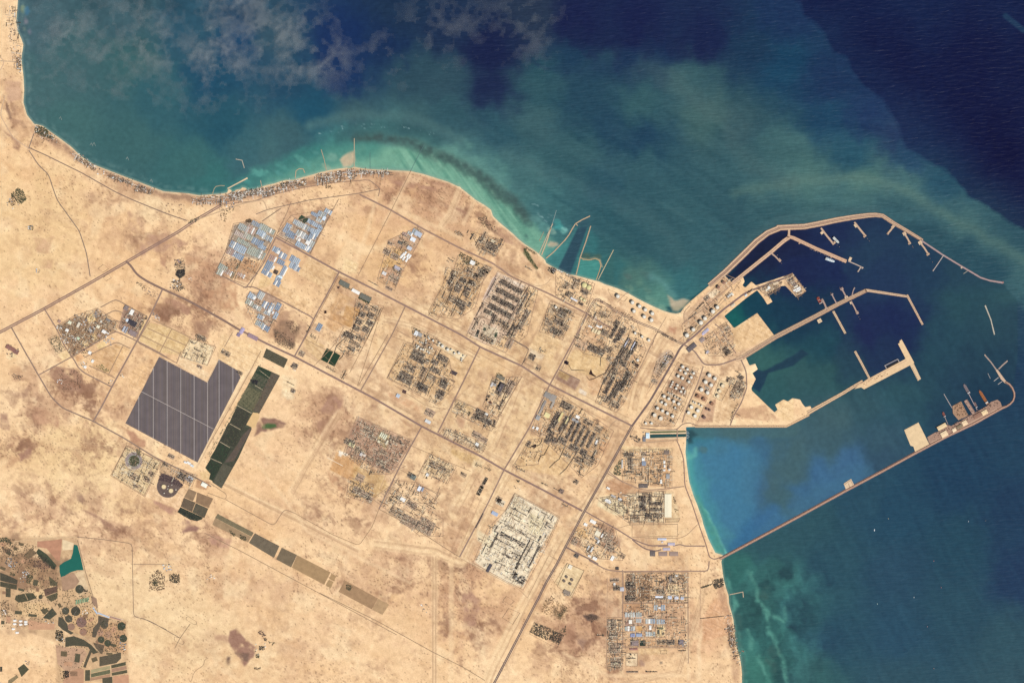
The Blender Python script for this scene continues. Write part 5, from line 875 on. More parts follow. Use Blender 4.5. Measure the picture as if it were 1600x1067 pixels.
tanks('j',((352,512,1.8),(368,521,1.6),(386,524,1.7),(410,543,2),(432,556,2),(456,570,2.1)),'small dark ringed tank','in the diagonal row of six',col=(150,132,116),roof=(206,190,168),dome=False)
tanks('j',((315,542,3),(355,562,2.9),(398,585,2.9),(440,605,3),(295,592,2.4),(328,610,3),(410,640,1.9)),W1,'in the fenced block under the row of six')
tanks('j',((258,643,3),(302,665,2.9),(343,687,3),(388,712,3)),W1,'in the row of four nearest the canal')
tanks('j',((235,703,3.5),(288,731,3.5)),'big white open rimmed tank','of the pair nearest the canal',dome=False,roof=(236,220,196));tanks('j',((160,773,2.3),(208,773,2.3)),W1,'of the lone pair by the road junction',dome=False)
tanks('j',((702,362,3.7),(750,390,3.3),(670,420,3.7),(718,446,3.5),(635,485,3.7),(687,511,3.5)),'bright white domed tank','in the brown block of six',h=38)
tanks('j',((670,460,1),(682,465,1),(694,470,1),(672,474,1),(686,480,1),(700,484,1)),'tiny dark drum tank','in the middle of the brown block',col=(110,96,84),h=14)
tanks('j',((603,542,3),(655,568,3),(725,605,3)),'brown rust coloured tank','in the row below the domed six',col=(146,108,86),roof=(150,108,82),dome=False);tanks('j',((680,650,2.1),(703,660,2.1)),'dark brown tank','of the twin pair',col=(124,96,86),roof=(120,92,84));tanks('j',((657,722,3),),'single dark brown tank','at the foot of the tank farm',col=(126,96,84),roof=(118,88,80))
tanks('j',((818,453,3.4),(792,498,3),(775,540,3)),'cream topped tank','on the bare pale pad',col=(226,204,170),roof=(240,216,178),dome=False);tanks('j',((550,635,3.2),(605,665,3.2),(525,682,3),(580,710,3.1)),W1,'in the square block of four beside the canal road',dome=False,roof=(240,230,212))
tanks('j',((565,590,1.5),(581,600,1.5),(615,610,1.7),(635,625,1.7)),'small white tank','above the square block of four')
tanks('g',((510,897,4),(565,848,3.5),(630,790,4),(665,753,3.6),(733,693,3.9),(770,658,3.5)),'large white gas tank','in the line of six behind the docks',h=46);tanks('g',((780,487,2.9),(825,447,2.9)),'dark roofed gas tank','beside the narrow dark basin',col=(190,150,124),roof=(150,110,90),h=40)
tanks('f',((905,345,3.6),),'single white gas tank','apart from the others on the north shore',h=44);tanks('f',((1030,398,3.5),(1090,430,3.5),(1140,460,3.4),(1200,492,3.5)),'large white gas tank','in the front row along the north beach',h=44);tanks('f',((1043,472,3.3),(1130,520,3.3),(1193,548,3.6)),'large white gas tank','in the back row of the north beach',h=44)
tanks('f',((1053,660,2.5),(1113,690,2.5),(1170,720,2.7)),'mid sized white tank','in the trio south of the shore road',h=30);tanks('f',((1075,890,2.6),),'white tank','beside the black lined pits',h=26)
tanks('f',((620,250,5),(658,270,4.6)),'big yellow roofed tank','at the shore power plant',col=(214,200,150),roof=(226,212,150),h=26);tanks('f',((592,363,2.7),(618,378,2.7)),'small yellow roofed tank','behind the long white hall',col=(220,200,150),roof=(232,212,160),h=18);tanks('f',((375,437,2.6),),'lone round tank','at the head of the middle shore plant',col=(220,196,160))
tanks('e',((585,635,2),(610,661,2.8),(655,690,2.8),(685,691,1.5),(750,720,2.4),(713,722,1.9),(776,770,1.6),(790,745,1.4),(772,786,1.3),(572,655,1.4)),'white tank with dark shadow','in the long pale bund above the refinery')
tanks('e',((495,595,1.7),(530,614,2),(470,610,1.5),(405,664,2),(425,685,1.9),(445,690,1.8),(392,676,1.6),(500,672,1.6),(520,681,1.6),(482,708,1.6),(498,718,1.6),(430,630,1.2),(415,625,1.2),(443,635,1.2),(388,655,1.3),(468,632,1.3),(488,580,1.1)),'small white tank','on the cream yard above the refinery')
tanks('p',((1013,880,2.4),(993,915,2.4),(1060,905,2.5),(1045,940,2.4)),'dark tank','on the walled cream pad by the southern highway',col=(130,112,98),roof=(120,104,92),dome=False,h=18);tanks('v',((455,475,3.9),(508,505,3.9)),'round cream reservoir','in the dark half moon ground',col=(230,206,160),roof=(238,212,164),dome=False,h=9)
tanks('v',((545,497,1.2),(488,470,1.0),(485,490,1),(515,462,1),(458,523,1.2)),'tiny dark tank','around the cream reservoirs',col=(90,76,70),h=9)
tanks('v',[(512 + k * 14,345 + k * 6,.75) for k in range(6)] + [(515 + k * 14,358 + k * 6,.75) for k in range(5)],'tiny tank','in the double row by the treatment works',col=(150,130,110),h=9)
tanks('q',((788,355,0.9),),'tiny tank','east of the power plant');
# bund walls round the tank blocks
def wall(pts,label,w=.32,h=4,col=(150,122,100),close=True):
    q = pts + [pts[0]] if close else pts;t = MB(q[0],GZ).band(q,w,GZ - 1,GZ + h).build('bund_wall' if h < 5 else 'perimeter_wall',mat(col,.15));return tag(t,label,'wall')
wall(P('j',460,262,528,292,515,330,485,408,408,372),'low bund wall round the left part of the uppermost tank block');wall(P('j',548,318,590,338,530,445,500,425),'low bund wall round the narrow right part of the uppermost tank block');wall(P('j',385,400,512,455,505,535,350,470),'bund wall round the brown yard of smaller white tanks')
wall(P('j',300,520,470,600,440,640,270,575),'bund wall round the block under the row of six');wall(P('j',235,620,415,705,395,745,215,660),'bund wall round the row of four nearest the canal');wall(P('j',200,680,330,745,380,760,320,800,180,720),'bund wall round the big open rimmed pair');wall(P('j',130,740,270,790,265,800,120,795),'bund wall round the lone pair by the junction')
wall(P('j',690,330,780,372,690,540,600,490),'bund wall round the brown block of six domed tanks');wall(P('j',792,405,885,440,808,582,735,548),'dark wall round the bare pale tank pad',.4,5);wall(P('j',585,515,688,560,668,600,570,555),'bund wall round the rust coloured tanks');wall(P('j',545,568,660,622,605,755,500,700),'bund wall round the square block of four')
wall(P('e',570,610,690,682,820,738,770,805,745,775,560,660),'bund wall round the long pale tank yard above the refinery');wall(P('p',1020,765,1165,830,1050,1040,935,965),'long perimeter wall of the cream pad with four dark tanks',.3,6);wall(P('f',820,285,990,355,960,390,850,350),'bund wall round the single gas tank on the north shore');wall(P('f',1010,640,1215,725,1200,760,1000,690),'bund wall round the three tanks south of the shore road');wall(P('g',490,862,760,630,800,665,520,930),'bund wall round the line of six gas tanks')
wall(P('v',180,170,430,290,312,540,70,390),'perimeter wall of the water treatment works',.3,6);wall(P('e',290,645,140,930,400,1062,560,690),'perimeter wall of the refinery blocks',.3,6,(140,112,92));wall(P('p',490,325,570,172,945,375,850,590),'perimeter wall of the cream construction pad',.3,6);wall(P('d',820,60,530,600,980,1000,1190,340),'perimeter wall of the western gas plant',.25,6,(176,142,112));wall(P('r',130,36,265,95,165,310,30,195),'outer fence of the four dark tanks',.2,5,(176,146,118))

# ------------------------------------------------------------------ process plant equipment
def _capsule(m,L,r,z,n=8):
    b = len(m.v);xs = [(-L / 2,.35),(-L / 2 + r * .5,.9),(-L / 2 + r,1),(L / 2 - r,1),(L / 2 - r * .5,.9),(L / 2,.35)]
    for x,k in xs: m.v += [(x,r * k * math.cos(2 * math.pi * i / n),z + r * k * math.sin(2 * math.pi * i / n)) for i in range(n)]
    for q in range(5): m.f += [[b + q * n + i,b + q * n + (i + 1) % n,b + (q + 1) * n + (i + 1) % n,b + (q + 1) * n + i][::-1] for i in range(n)]
    m.f += [[b + i for i in range(n)],[b + 5 * n + n - 1 - i for i in range(n)]]
def e_column(m): m.cyl(0,0,U(4.2),0,44,10,1,3);[m.cyl(0,0,U(6),z,z + 1.4,8) for z in (16,28,40)];m.box(U(5),0,U(1.6),U(1.6),0,0,40)
def e_drum(m): _capsule(m,26,4.6,9);m.box(U(-8),0,U(2),U(6),0,0,6);m.box(U(8),0,U(2),U(6),0,0,6)
def e_cooler(m): m.box(0,0,U(30),U(15),0,12,15.5);[m.box(U(x),U(y),U(1.5),U(1.5),0,0,12) for x in (-13,0,13) for y in (-6,6)];[m.cyl(U(x),U(y),U(3.1),15.5,17.5,8) for x in (-11,-3.7,3.7,11) for y in (-3.6,3.6)]
def e_heater(m): m.box(0,0,U(15),U(12),0,3,24,.8);m.cyl(0,0,U(2.6),24,52,8,.8);[m.box(U(x),U(y),U(1.5),U(1.5),0,0,3) for x in (-6,6) for y in (-5,5)]
def e_shelter(m): m.gable(0,0,U(26),U(15),0,0,8,11);m.box(U(4),0,U(4),U(4),0,8,14)
def e_exch(m): [(_capsule(m,20,2.6,z),) for z in (5,12)];m.box(0,U(5),U(18),U(3),0,0,4);m.box(U(-6),0,U(1.5),U(5),0,0,12);m.box(U(6),0,U(1.5),U(5),0,0,12)
def e_tank(m): m.cyl(0,0,U(8),0,12,14,1,2.5);m.box(U(8),0,U(1.5),U(3),0,0,12)
def e_frame(m): [m.box(U(x),U(y),U(1.6),U(1.6),0,0,26) for x in (-8,8) for y in (-8,8)];[m.box(0,0,U(18),U(18),0,z,z + 1) for z in (9,17,25)];m.box(0,0,U(10),U(10),0,10,16);m.cyl(0,0,U(3),18,34,8)
EQ = {k: _unit(f,k,None) for k,f in (('column',e_column),('drum',e_drum),('air_cooler',e_cooler),('fired_heater',e_heater),('shelter',e_shelter),('heat_exchanger',e_exch),('day_tank',e_tank),('steel_frame',e_frame))}
EQC = {'column': ((170,156,140),(206,194,176),(120,106,96)),'drum': ((190,174,150),(150,134,118),(222,206,170)),'air_cooler': ((104,94,88),(136,120,106),(84,76,74),(164,148,130)),'fired_heater': ((120,106,96),(156,138,118)),'shelter': ((200,178,148),(150,128,108),(224,206,176)),'heat_exchanger': ((134,118,104),(180,162,138),(214,198,172)),'day_tank': ((214,196,168),(176,154,128)),'steel_frame': ((116,102,92),(146,128,110),(90,80,76),(170,152,130))}
STY = {'dense': (dict(air_cooler=5,steel_frame=6,column=4,fired_heater=2,heat_exchanger=4,drum=2,shelter=1),2.1,.82,(156,134,112)),'train': (dict(air_cooler=6,steel_frame=6,column=4,fired_heater=2,heat_exchanger=2,drum=1),2.0,.86,(146,126,108)),
       'yard': (dict(air_cooler=3,steel_frame=4,column=3,heat_exchanger=4,drum=3,shelter=3,day_tank=2,fired_heater=1),2.4,.66,(188,158,126)),'light': (dict(shelter=4,drum=3,day_tank=3,heat_exchanger=3,column=1,steel_frame=2),2.7,.55,(206,178,142)),'laydown': (dict(drum=4,heat_exchanger=5,shelter=2),2.2,.7,(184,154,128))}
NEQ = [0]
def unit(sh,cx,cy,w,h,style,desc,where,a=ANG,rack=True,pave=None):
    x,y = P1(sh,cx,cy);k = SH[sh][2];w /= k;h /= k
    if h > w: w,h,a = h,w,a + 90
    mixw,sp,fill,pv = STY[style];pv = pave or pv
    if 'cream' in where: pv,fill = (226,206,176),fill * .75
    t = thing('process_unit',(x,y));pend(where,t,x,y,desc,where,'process unit','process units ' + where)
    (ux,uy),(vx,vy) = uv(a)
    if style != 'light': MB((x,y),GZ).box(x,y,w + .6,h + .6,a,GZ - 1,GZ + .45).build('paving',mat(pv,.3,1,.02),t)
    if rack and w > 4:
        mb = MB((x,y),GZ);e0 = (x - ux * w / 2,y - uy * w / 2);e1 = (x + ux * w / 2,y + uy * w / 2)
        for o in (-.32,-.12,.12,.32): mb.band([e0,e1],.13,GZ + 9,GZ + 10.5,off=o)
        mb.band([e0,e1],.3,GZ + 13,GZ + 14);n = max(2,int(w / 1.3))
        for i in range(n + 1):
            px,py = e0[0] + (e1[0] - e0[0]) * i / n,e0[1] + (e1[1] - e0[1]) * i / n;mb.box(px,py,.12,.9,a,GZ + 8,GZ + 9)
            for s in (-.4,.4): mb.box(px + vx * s,py + vy * s,.13,.13,a,GZ,GZ + 13)
        mb.build('pipe_rack',mat((96,84,76),.2),t)
    nx = max(1,int(w / sp));ny = max(1,int(h / sp));ks = list(mixw);ws = [mixw[q] for q in ks]
    for i in range(nx):
        row = R.choices(ks,ws,k=ny) if R.random() > .45 else [R.choices(ks,ws)[0]] * ny
        for j in range(ny):
            if R.random() > fill: continue
            u = (i + .5) / nx * w - w / 2 + R.uniform(-.25,.25);v = (j + .5) / ny * h - h / 2 + R.uniform(-.2,.2)
            if rack and w > 4 and abs(v) < .75 and ny > 1: v = math.copysign(1.1,v or 1)
            q = row[j];c = R.choice(EQC[q]);s = R.uniform(.75,1.15);rz = -math.radians(a) + (math.pi / 2 if R.random() < .5 else 0)
            part(q,EQ[q],mat(c,.1),t,((ux * u + vx * v) * S,-(uy * u + vy * v) * S,0),(s,s,s * R.uniform(.8,1.15)),rz);NEQ[0] += 1
    return t
def units(sh,where,L,a=ANG):
    for q in L: unit(sh,*q[:5],q[5] if len(q) > 5 else {'dense': 'dense dark process unit','train': 'long dark process train','yard': 'mixed equipment yard','light': 'sparse pale equipment yard','laydown': 'stacked laydown yard'}[q[4]],where,a)
units('e','in the pale four train gas plant',((1197,155,215,40,'train','uppermost long dark process train'),(1165,225,218,40,'train','second dark train from the top'),(1130,290,215,44,'train','third dark train from the top'),(1098,358,215,44,'train','lowest long dark process train'),(1005,375,85,36,'dense'),(1050,430,36,80,'dense'),(1125,470,120,60,'yard'),(1290,300,22,210,'dense','narrow upright pipe alley'),(1190,520,18,130,'yard'),(1300,440,44,170,'dense'),(1215,540,60,120,'yard'),(1345,270,28,130,'light'),(1180,640,60,80,'laydown'),(930,345,20,120,'light'),(890,470,45,110,'light'),(985,600,130,50,'yard'),(1030,160,18,170,'light')))
units('e','in the striped plant north of the middle road',((690,100,28,105,'yard'),(785,100,52,36,'dense'),(862,125,60,44,'yard'),(752,145,50,36,'dense'),(738,183,50,38,'dense'),(822,175,52,40,'yard'),(812,215,46,46,'dense'),(700,262,80,56,'yard'),(770,300,80,64,'dense'),(772,348,50,30,'yard'),(838,305,28,44,'dense'),(618,222,26,60,'light'),(540,385,50,40,'light'),(880,60,60,50,'yard'),(960,40,60,60,'yard'),(775,385,40,36,'light')))
units('c','in the shore plant under the north beach',((370,685,104,62,'dense','dense row of dark coolers'),(300,610,34,110,'yard'),(350,735,130,24,'yard'),(255,640,14,90,'light'),(385,640,60,30,'light'),(455,655,30,70,'light'),(205,600,10,60,'dense'),(170,600 - 40,14,30,'light')))
units('c','at the top of the striped plant',((180,890,54,46,'yard'),(60,900,60,46,'light'),(20,960,34,100,'yard'),(130,975,52,40,'dense'),(202,995,52,40,'dense'),(330,880,70,60,'yard'),(270,910,60,80,'yard')))
units('e','in the walled refinery',((405,725,110,40,'dense'),(395,772,130,46,'dense'),(300,910,120,40,'dense'),(285,952,130,46,'dense'),(335,850,84,60,'yard'),(445,885,50,90,'yard'),(545,800,60,40,'dense'),(545,865,84,40,'dense'),(470,790,56,44,'yard'),(610,765,100,50,'dense'),(515,928,80,46,'yard'),(440,1005,96,48,'dense'),(620,960,56,60,'yard'),(480,590,60,30,'light'),(440,640,60,30,'light'),(630,830,30,30,'yard')))
units('n','at the lower end of the refinery',((620,60,66,60,'dense'),(590,145,66,80,'dense'),(545,205,40,40,'light'),(440,100,80,40,'dense'),(500,300,84,60,'laydown'),(400,60,60,40,'yard')))
units('n','in the middle plant with black pits',((1105,95,62,110,'dense'),(1060,40,40,60,'yard'),(1180,80,70,120,'laydown'),(1110,230,34,90,'yard'),(1045,60,40,60,'light')))
units('n','in the fenced plot below the black pits',((945,300,110,40,'dense'),(890,330,50,60,'yard'),(960,360,140,46,'dense'),(800,290,110,40,'light'),(765,240,70,50,'light'),(1050,390,40,60,'yard'),(670,460,70,50,'light'),(745,490,90,60,'light'),(900,490,80,50,'laydown'),(965,530,60,40,'laydown'),(905,585,60,40,'yard'),(840,545,90,30,'light')))
units('f','in the middle shore plant',((430,490,76,80,'dense'),(365,460,50,40,'yard'),(480,470,60,36,'yard'),(320,570,60,50,'yard'),(400,560,80,46,'dense'),(445,605,80,50,'yard'),(360,640,70,50,'dense'),(410,655,40,60,'yard'),(300,540,30,30,'light'),(170,862,56,50,'dense','dark cluster beside the outlined yard'),(260,810,60,50,'light'),(225,960,40,40,'yard')))
units('f','at the shore power plant',((465,255,44,60,'yard'),(530,245,46,80,'yard'),(490,330,60,50,'yard'),(620,305,66,40,'dense'),(430,340,40,40,'light'),(545,200,80,20,'yard'),(590,410,40,26,'dense'),(350,125,40,50,'yard','equipment yard by the intake')))
units('f','in the large plant behind the gas tanks',((780,500,70,46,'yard'),(895,580,44,56,'dense'),(868,650,30,120,'train'),(905,680,28,140,'train'),(940,665,24,130,'train'),(790,655,50,46,'dense'),(690,790,80,60,'dense'),(760,820,60,60,'dense'),(820,800,70,56,'yard'),(980,745,22,96,'train'),(1005,755,18,90,'yard'),(1040,785,34,120,'train'),(940,830,52,110,'dense'),(888,900,36,90,'dense'),(990,850,44,90,'dense'),(950,915,60,46,'dense'),(870,995,52,90,'yard'),(980,1020,46,80,'dense'),(830,880,40,40,'yard'),(560,770,60,30,'light'),(710,500,30,50,'light'),(560,700,60,60,'light'),(1100,770,40,40,'light'),(750,730,50,40,'light')))
units('m','in the lower half of the large plant',((1085,170,44,100,'dense'),(940,230,34,160,'train'),(978,275,30,170,'train'),(1015,265,26,160,'train'),(1055,235,40,100,'dense'),(985,395,90,46,'yard'),(870,330,60,40,'light'),(1030,350,30,80,'yard'),(905,190,30,60,'yard'),(1115,200,16,90,'light'),(920,350,40,60,'yard')))
units('m','in the plant of eight upright trains',((460,545,30,200,'train'),(492,540,22,130,'train'),(550,560,26,150,'train'),(585,540,20,130,'train'),(618,600,30,190,'train'),(652,630,24,180,'train'),(690,660,28,190,'train'),(735,685,26,160,'train'),(785,700,28,140,'train'),(838,718,30,90,'yard'),(575,405,110,60,'dense'),(420,690,50,80,'dense'),(470,700,60,50,'dense'),(540,700,80,50,'dense'),(640,765,90,50,'dense'),(720,800,60,50,'dense'),(760,865,110,80,'yard'),(580,830,70,22,'dense'),(680,870,70,56,'yard'),(695,950,36,60,'light'),(760,545,90,50,'yard'),(850,600,60,60,'yard'),(450,640,40,40,'dense'),(810,820,20,80,'dense'),(250,730,36,50,'yard'),(180,950,90,36,'light'),(700,450,40,50,'light')))
units('q','in the coastal power station',((560,165,84,34,'dense','dark ribbed turbine block'),(575,240,44,90,'dense'),(560,312,90,24,'yard'),(530,345,60,24,'light'),(690,160,40,40,'laydown'),(650,330,60,40,'light'),(765,310,30,30,'yard'),(830,300,60,60,'light')),0)
units('q','in the desalination works',((680,580,56,130,'dense'),(740,540,26,70,'dense'),(795,585,110,26,'dense','upper dark bar of coolers'),(795,635,110,26,'dense','lower dark bar of coolers'),(612,708,76,50,'yard'),(730,690,60,50,'dense'),(800,690,60,50,'yard'),(700,500,50,20,'yard'),(640,650,40,30,'light')),0)
units('q','beside the salt works road',((430,520,60,30,'light'),(490,550,50,30,'light'),(390,570,60,40,'light'),(430,640,120,20,'light')))
units('d','in the western gas plant',((1000,310,56,34,'yard'),(1060,340,56,40,'yard'),(1130,345,56,50,'yard'),(1020,392,52,50,'dense'),(1092,400,52,50,'dense'),(990,450,56,50,'dense'),(1080,462,56,46,'dense'),(968,508,56,44,'dense'),(1050,520,60,50,'dense'),(910,570,80,46,'dense'),(990,590,70,50,'yard'),(862,560,36,44,'yard'),(950,640,90,46,'yard'),(925,682,60,40,'yard'),(845,700,56,34,'light'),(862,905,50,80,'light'),(750,860,90,40,'light'),(500,725,50,46,'laydown'),(600,580,56,44,'light'),(560,520,30,60,'light')))
units('o','in the purple brown works',((800,500,90,50,'dense'),(890,575,90,50,'yard'),(1080,490,80,50,'light'),(1070,670,90,56,'laydown'),(1100,725,60,36,'laydown'),(890,800,70,60,'laydown'),(900,930,160,50,'laydown'),(970,985,56,50,'laydown'),(975,940,60,46,'light'),(960,400,90,60,'laydown'),(1180,480,90,60,'laydown'),(980,640,60,40,'laydown'),(920,340,110,24,'light'),(1000,460,70,40,'laydown'),(1090,590,60,40,'laydown'),(1240,500,60,40,'light')))
units('n','on the pale plots south of the long road',((530,740,70,60,'yard'),(600,775,80,46,'yard'),(650,800,50,40,'light'),(790,830,50,34,'yard'),(480,840,36,50,'light'),(970,885,26,70,'laydown','narrow dark stockpile row'),(930,965,34,80,'laydown','wider dark stockpile row'),(1090,1040,50,50,'yard'),(560,860,60,20,'light'),(345,840,70,46,'dense'),(240,1040,60,60,'light'),(920,750,60,40,'light'),(1000,780,60,40,'light')))
units('p','on the cream construction pad',((552,565,235,40,'train','long dark train across the middle'),(490,595,180,20,'dense','thin dark row'),(590,690,90,60,'yard'),(400,570,22,150,'yard'),(640,690,14,270,'dense','long upright dark rack'),(690,660,30,180,'yard'),(740,710,14,210,'dense','long upright dark rack'),(610,890,110,60,'dense'),(570,870,40,50,'yard'),(610,930,70,30,'dense'),(610,325,140,12,'yard'),(580,360,120,12,'light'),(560,300,50,40,'light'),(700,310,30,50,'light'),(860,450,56,50,'yard'),(820,338,56,24,'yard'),(890,380,16,50,'yard'),(410,470,46,60,'yard'),(365,455,50,40,'light'),(460,775,70,46,'light'),(420,755,30,30,'light'),(520,450,90,40,'light'),(630,500,90,30,'yard'),(310,640,20,100,'light'),(450,245,70,50,'laydown'),(785,560,14,60,'dense'),(838,532,14,30,'yard'),(600,790,40,60,'yard'),(590,400,50,20,'light'),(740,430,80,60,'light'),(500,700,90,30,'yard'),(280,560,40,40,'light'),(505,835,40,30,'light')))
units('p','along the road left of the construction pad',((320,60,24,60,'laydown','dark upper stockpile row'),(275,140,30,90,'laydown','dark lower stockpile row'),(270,400,16,140,'laydown'),(600,60,30,30,'light'),(970,150,40,40,'yard'),(920,130,40,20,'light'),(1095,70,40,40,'yard'),(830,90,60,30,'light'),(1000,270,60,50,'light')))
units('o','in the loose works by the lower road',((1180,1000,60,60,'light'),(1330,1030,90,50,'laydown')))
units('0','on the store plots above the desert track',((620,800,22,14,'yard'),(640,815,26,16,'laydown'),(665,822,26,22,'laydown'),(650,795,20,14,'light'),(600,786,14,10,'light'),(672,790,20,16,'light')))
units('b','in the northern contractors yard',((720,590,60,40,'light'),(640,770,70,50,'laydown'),(570,730,60,50,'laydown'),(660,880,80,50,'yard'),(630,960,90,60,'laydown'),(455,1000,100,20,'light'),(590,1045,60,30,'laydown'),(730,660,60,40,'yard'),(600,660,40,30,'laydown'),(1120,800,60,60,'light'),(1190,580,90,40,'light')))
units('c','by the northern creek',((690,875,70,30,'light'),(890,890,60,40,'yard'),(100,570,70,30,'light')))
units('g','among the port land',((635,635,60,40,'light'),(870,560,50,40,'yard'),(640,930,40,40,'light'),(680,1040,40,30,'light'),(850,1030,50,60,'dense'),(855,840,50,40,'laydown'),(1050,520,60,40,'light'),(560,730,90,20,'light'),(680,580,50,40,'laydown'),(610,660,60,14,'light'),(590,820,30,20,'light'),(700,720,24,20,'light')),-40)
units('j','between the highway and the tank farm',((330,240,50,120,'laydown'),(300,280,40,60,'laydown'),(235,415,50,40,'laydown'),(380,210,30,30,'yard'),(970,380,50,36,'dense'),(950,480,90,50,'yard'),(860,400,30,40,'yard'),(950,700,40,20,'light'),(70,900,90,60,'light'),(850,170,30,50,'yard'),(385,755,40,30,'light'),(410,650,30,26,'yard'),(950,340,60,30,'light'),(680,160,50,40,'light')))
units('r','in the southern industrial squares',((945,160,50,60,'yard'),(1020,160,60,50,'light'),(860,260,60,40,'dense'),(870,310,60,26,'yard'),(625,310,80,40,'dense'),(625,210,76,46,'dense'),(500,170,70,30,'laydown'),(515,230,50,40,'dense'),(855,180,80,40,'light'),(725,235,24,24,'yard'),(870,655,70,40,'yard'),(940,655,60,40,'dense'),(1020,655,40,40,'dense'),(660,655,60,40,'yard'),(1030,720,60,46,'light'),(630,780,70,70,'light'),(480,520,70,90,'laydown'),(490,600,70,50,'laydown'),(500,700,90,80,'laydown'),(510,810,80,70,'laydown'),(390,600,60,30,'light'),(640,885,90,14,'laydown'),(790,885,90,14,'light'),(130,275,50,36,'laydown'),(865,815,20,20,'yard')),0)
units('q','on the ruddy plot south of the coastal road',((340,830,40,60,'light'),(290,790,80,12,'laydown'),(380,880,90,90,'laydown'),(300,920,50,40,'yard'),(95,910,50,50,'laydown'),(395,960,80,50,'laydown'),(220,980,40,40,'yard'),(510,1030,40,40,'yard'),(110,1030,40,30,'dense')))
units('u','on the pale plot north of the solar field',((575,165,40,30,'light'),(610,220,60,30,'light'),(600,255,40,30,'light'),(650,270,40,30,'light'),(655,200,50,20,'light'),(625,345,40,24,'laydown'),(820,245,70,36,'yard'),(925,393,40,30,'yard'),(1330,340,44,40,'dense'),(1318,525,36,30,'yard'),(640,130,70,30,'laydown'),(1300,470,60,20,'light')))
units('v','in the water treatment works',((360,380,40,40,'yard'),(230,400,50,50,'yard'),(330,420,46,40,'yard'),(300,370,40,30,'light'),(350,310,40,40,'light'),(390,320,30,50,'light'),(250,470,40,20,'yard'),(270,420,30,50,'light'),(590,400,60,50,'dense'),(470,310,40,30,'yard'),(650,420,50,30,'dense'),(510,250,50,30,'laydown')))
# free-standing pipe racks, flare lines
def rackline(sh,label,*xy,w=.55,col=(112,94,82),z=10):
    pts = P(sh,*xy);t = thing('pipe_rack',pts[0],label,'pipe rack');mb = MB(pts[0],GZ);mb.band(pts,w,GZ + z - 2,GZ + z);mb.band(pts,w * .4,GZ + z + 2,GZ + z + 3.4);mb.build('pipes',mat(col,.15),t);mb = MB(pts[0],GZ)
    for i in range(len(pts) - 1):
        n = max(1,int(math.dist(pts[i],pts[i + 1]) / 2.2))
        for k in range(n + 1): mb.box(pts[i][0] + (pts[i + 1][0] - pts[i][0]) * k / n,pts[i][1] + (pts[i + 1][1] - pts[i][1]) * k / n,.2,.2,28,GZ,GZ + z)
    o = mb.build('trestle',mat((110,96,86)),t);o['kind'] = 'stuff';return t
for a in (('m','crooked flare line leaving the eight trains on the left',430,740,385,825,360,830,335,880),('m','crooked flare line in the middle below the eight trains',562,755,515,860,480,885,430,935),('m','long flare line on the right below the eight trains',645,840,575,940,520,990),('m','straight rack up through the eight trains',655,430,500,705),('m','rack along the lower edge of the eight trains',400,660,560,745,830,880),('m','pipe line to the dark flare pit',370,700,345,740,250,760),
          ('f','flare line ending in a star in the sandy bowl',790,830,760,870,755,940),('f','pipe curving round the sandy bowl',860,900,800,1000,700,1050,660,1060,640,1030),('f','long rack up the spine of the large plant',1000,680,900,870,800,1060),('m','rack down the left edge of the lower trains',1000,50,900,180,845,320),('f','thin pipe across the bare ground',470,900,510,975,620,980),
          ('e','long rack on the right of the four trains',1340,160,1240,330,1130,540),('e','rack across the refinery',290,790,560,930,650,960),('e','upright rack between the refinery halves',600,690,430,1010),('e','thin rack left of the striped plant',700,160,640,300),('e','rack through the striped plant',830,110,720,330,680,410),('p','short rack on the left of the construction pad',430,500,355,635),('p','tall rack in the middle of the construction pad',705,555,570,820,555,850),('p','cross rack over the construction pad',560,480,690,545,785,595,690,800),('p','lower cross rack of the construction pad',395,595,500,645,490,690,600,745),
          ('d','pipe rack in the western gas plant',1180,340,1060,600),('d','flare pipe leaving the western gas plant',870,700,850,750,820,780),('d','second rack in the western gas plant',1000,370,930,540,800,660,780,720),('n','rack in the middle plant',1180,40,1090,280),('q','pipe bridge in the desalination works',740,490,738,690),('q','rack under the cooler bars',560,685,740,680,850,676),('q','thin pipe through the power station',730,250,730,430),('r','dark pier access line to the tree square',1175,230,1265,200),('r','dark straight pipe to the shore',1170,470,1360,450)):
    rackline(a[0],a[1],*a[2:])
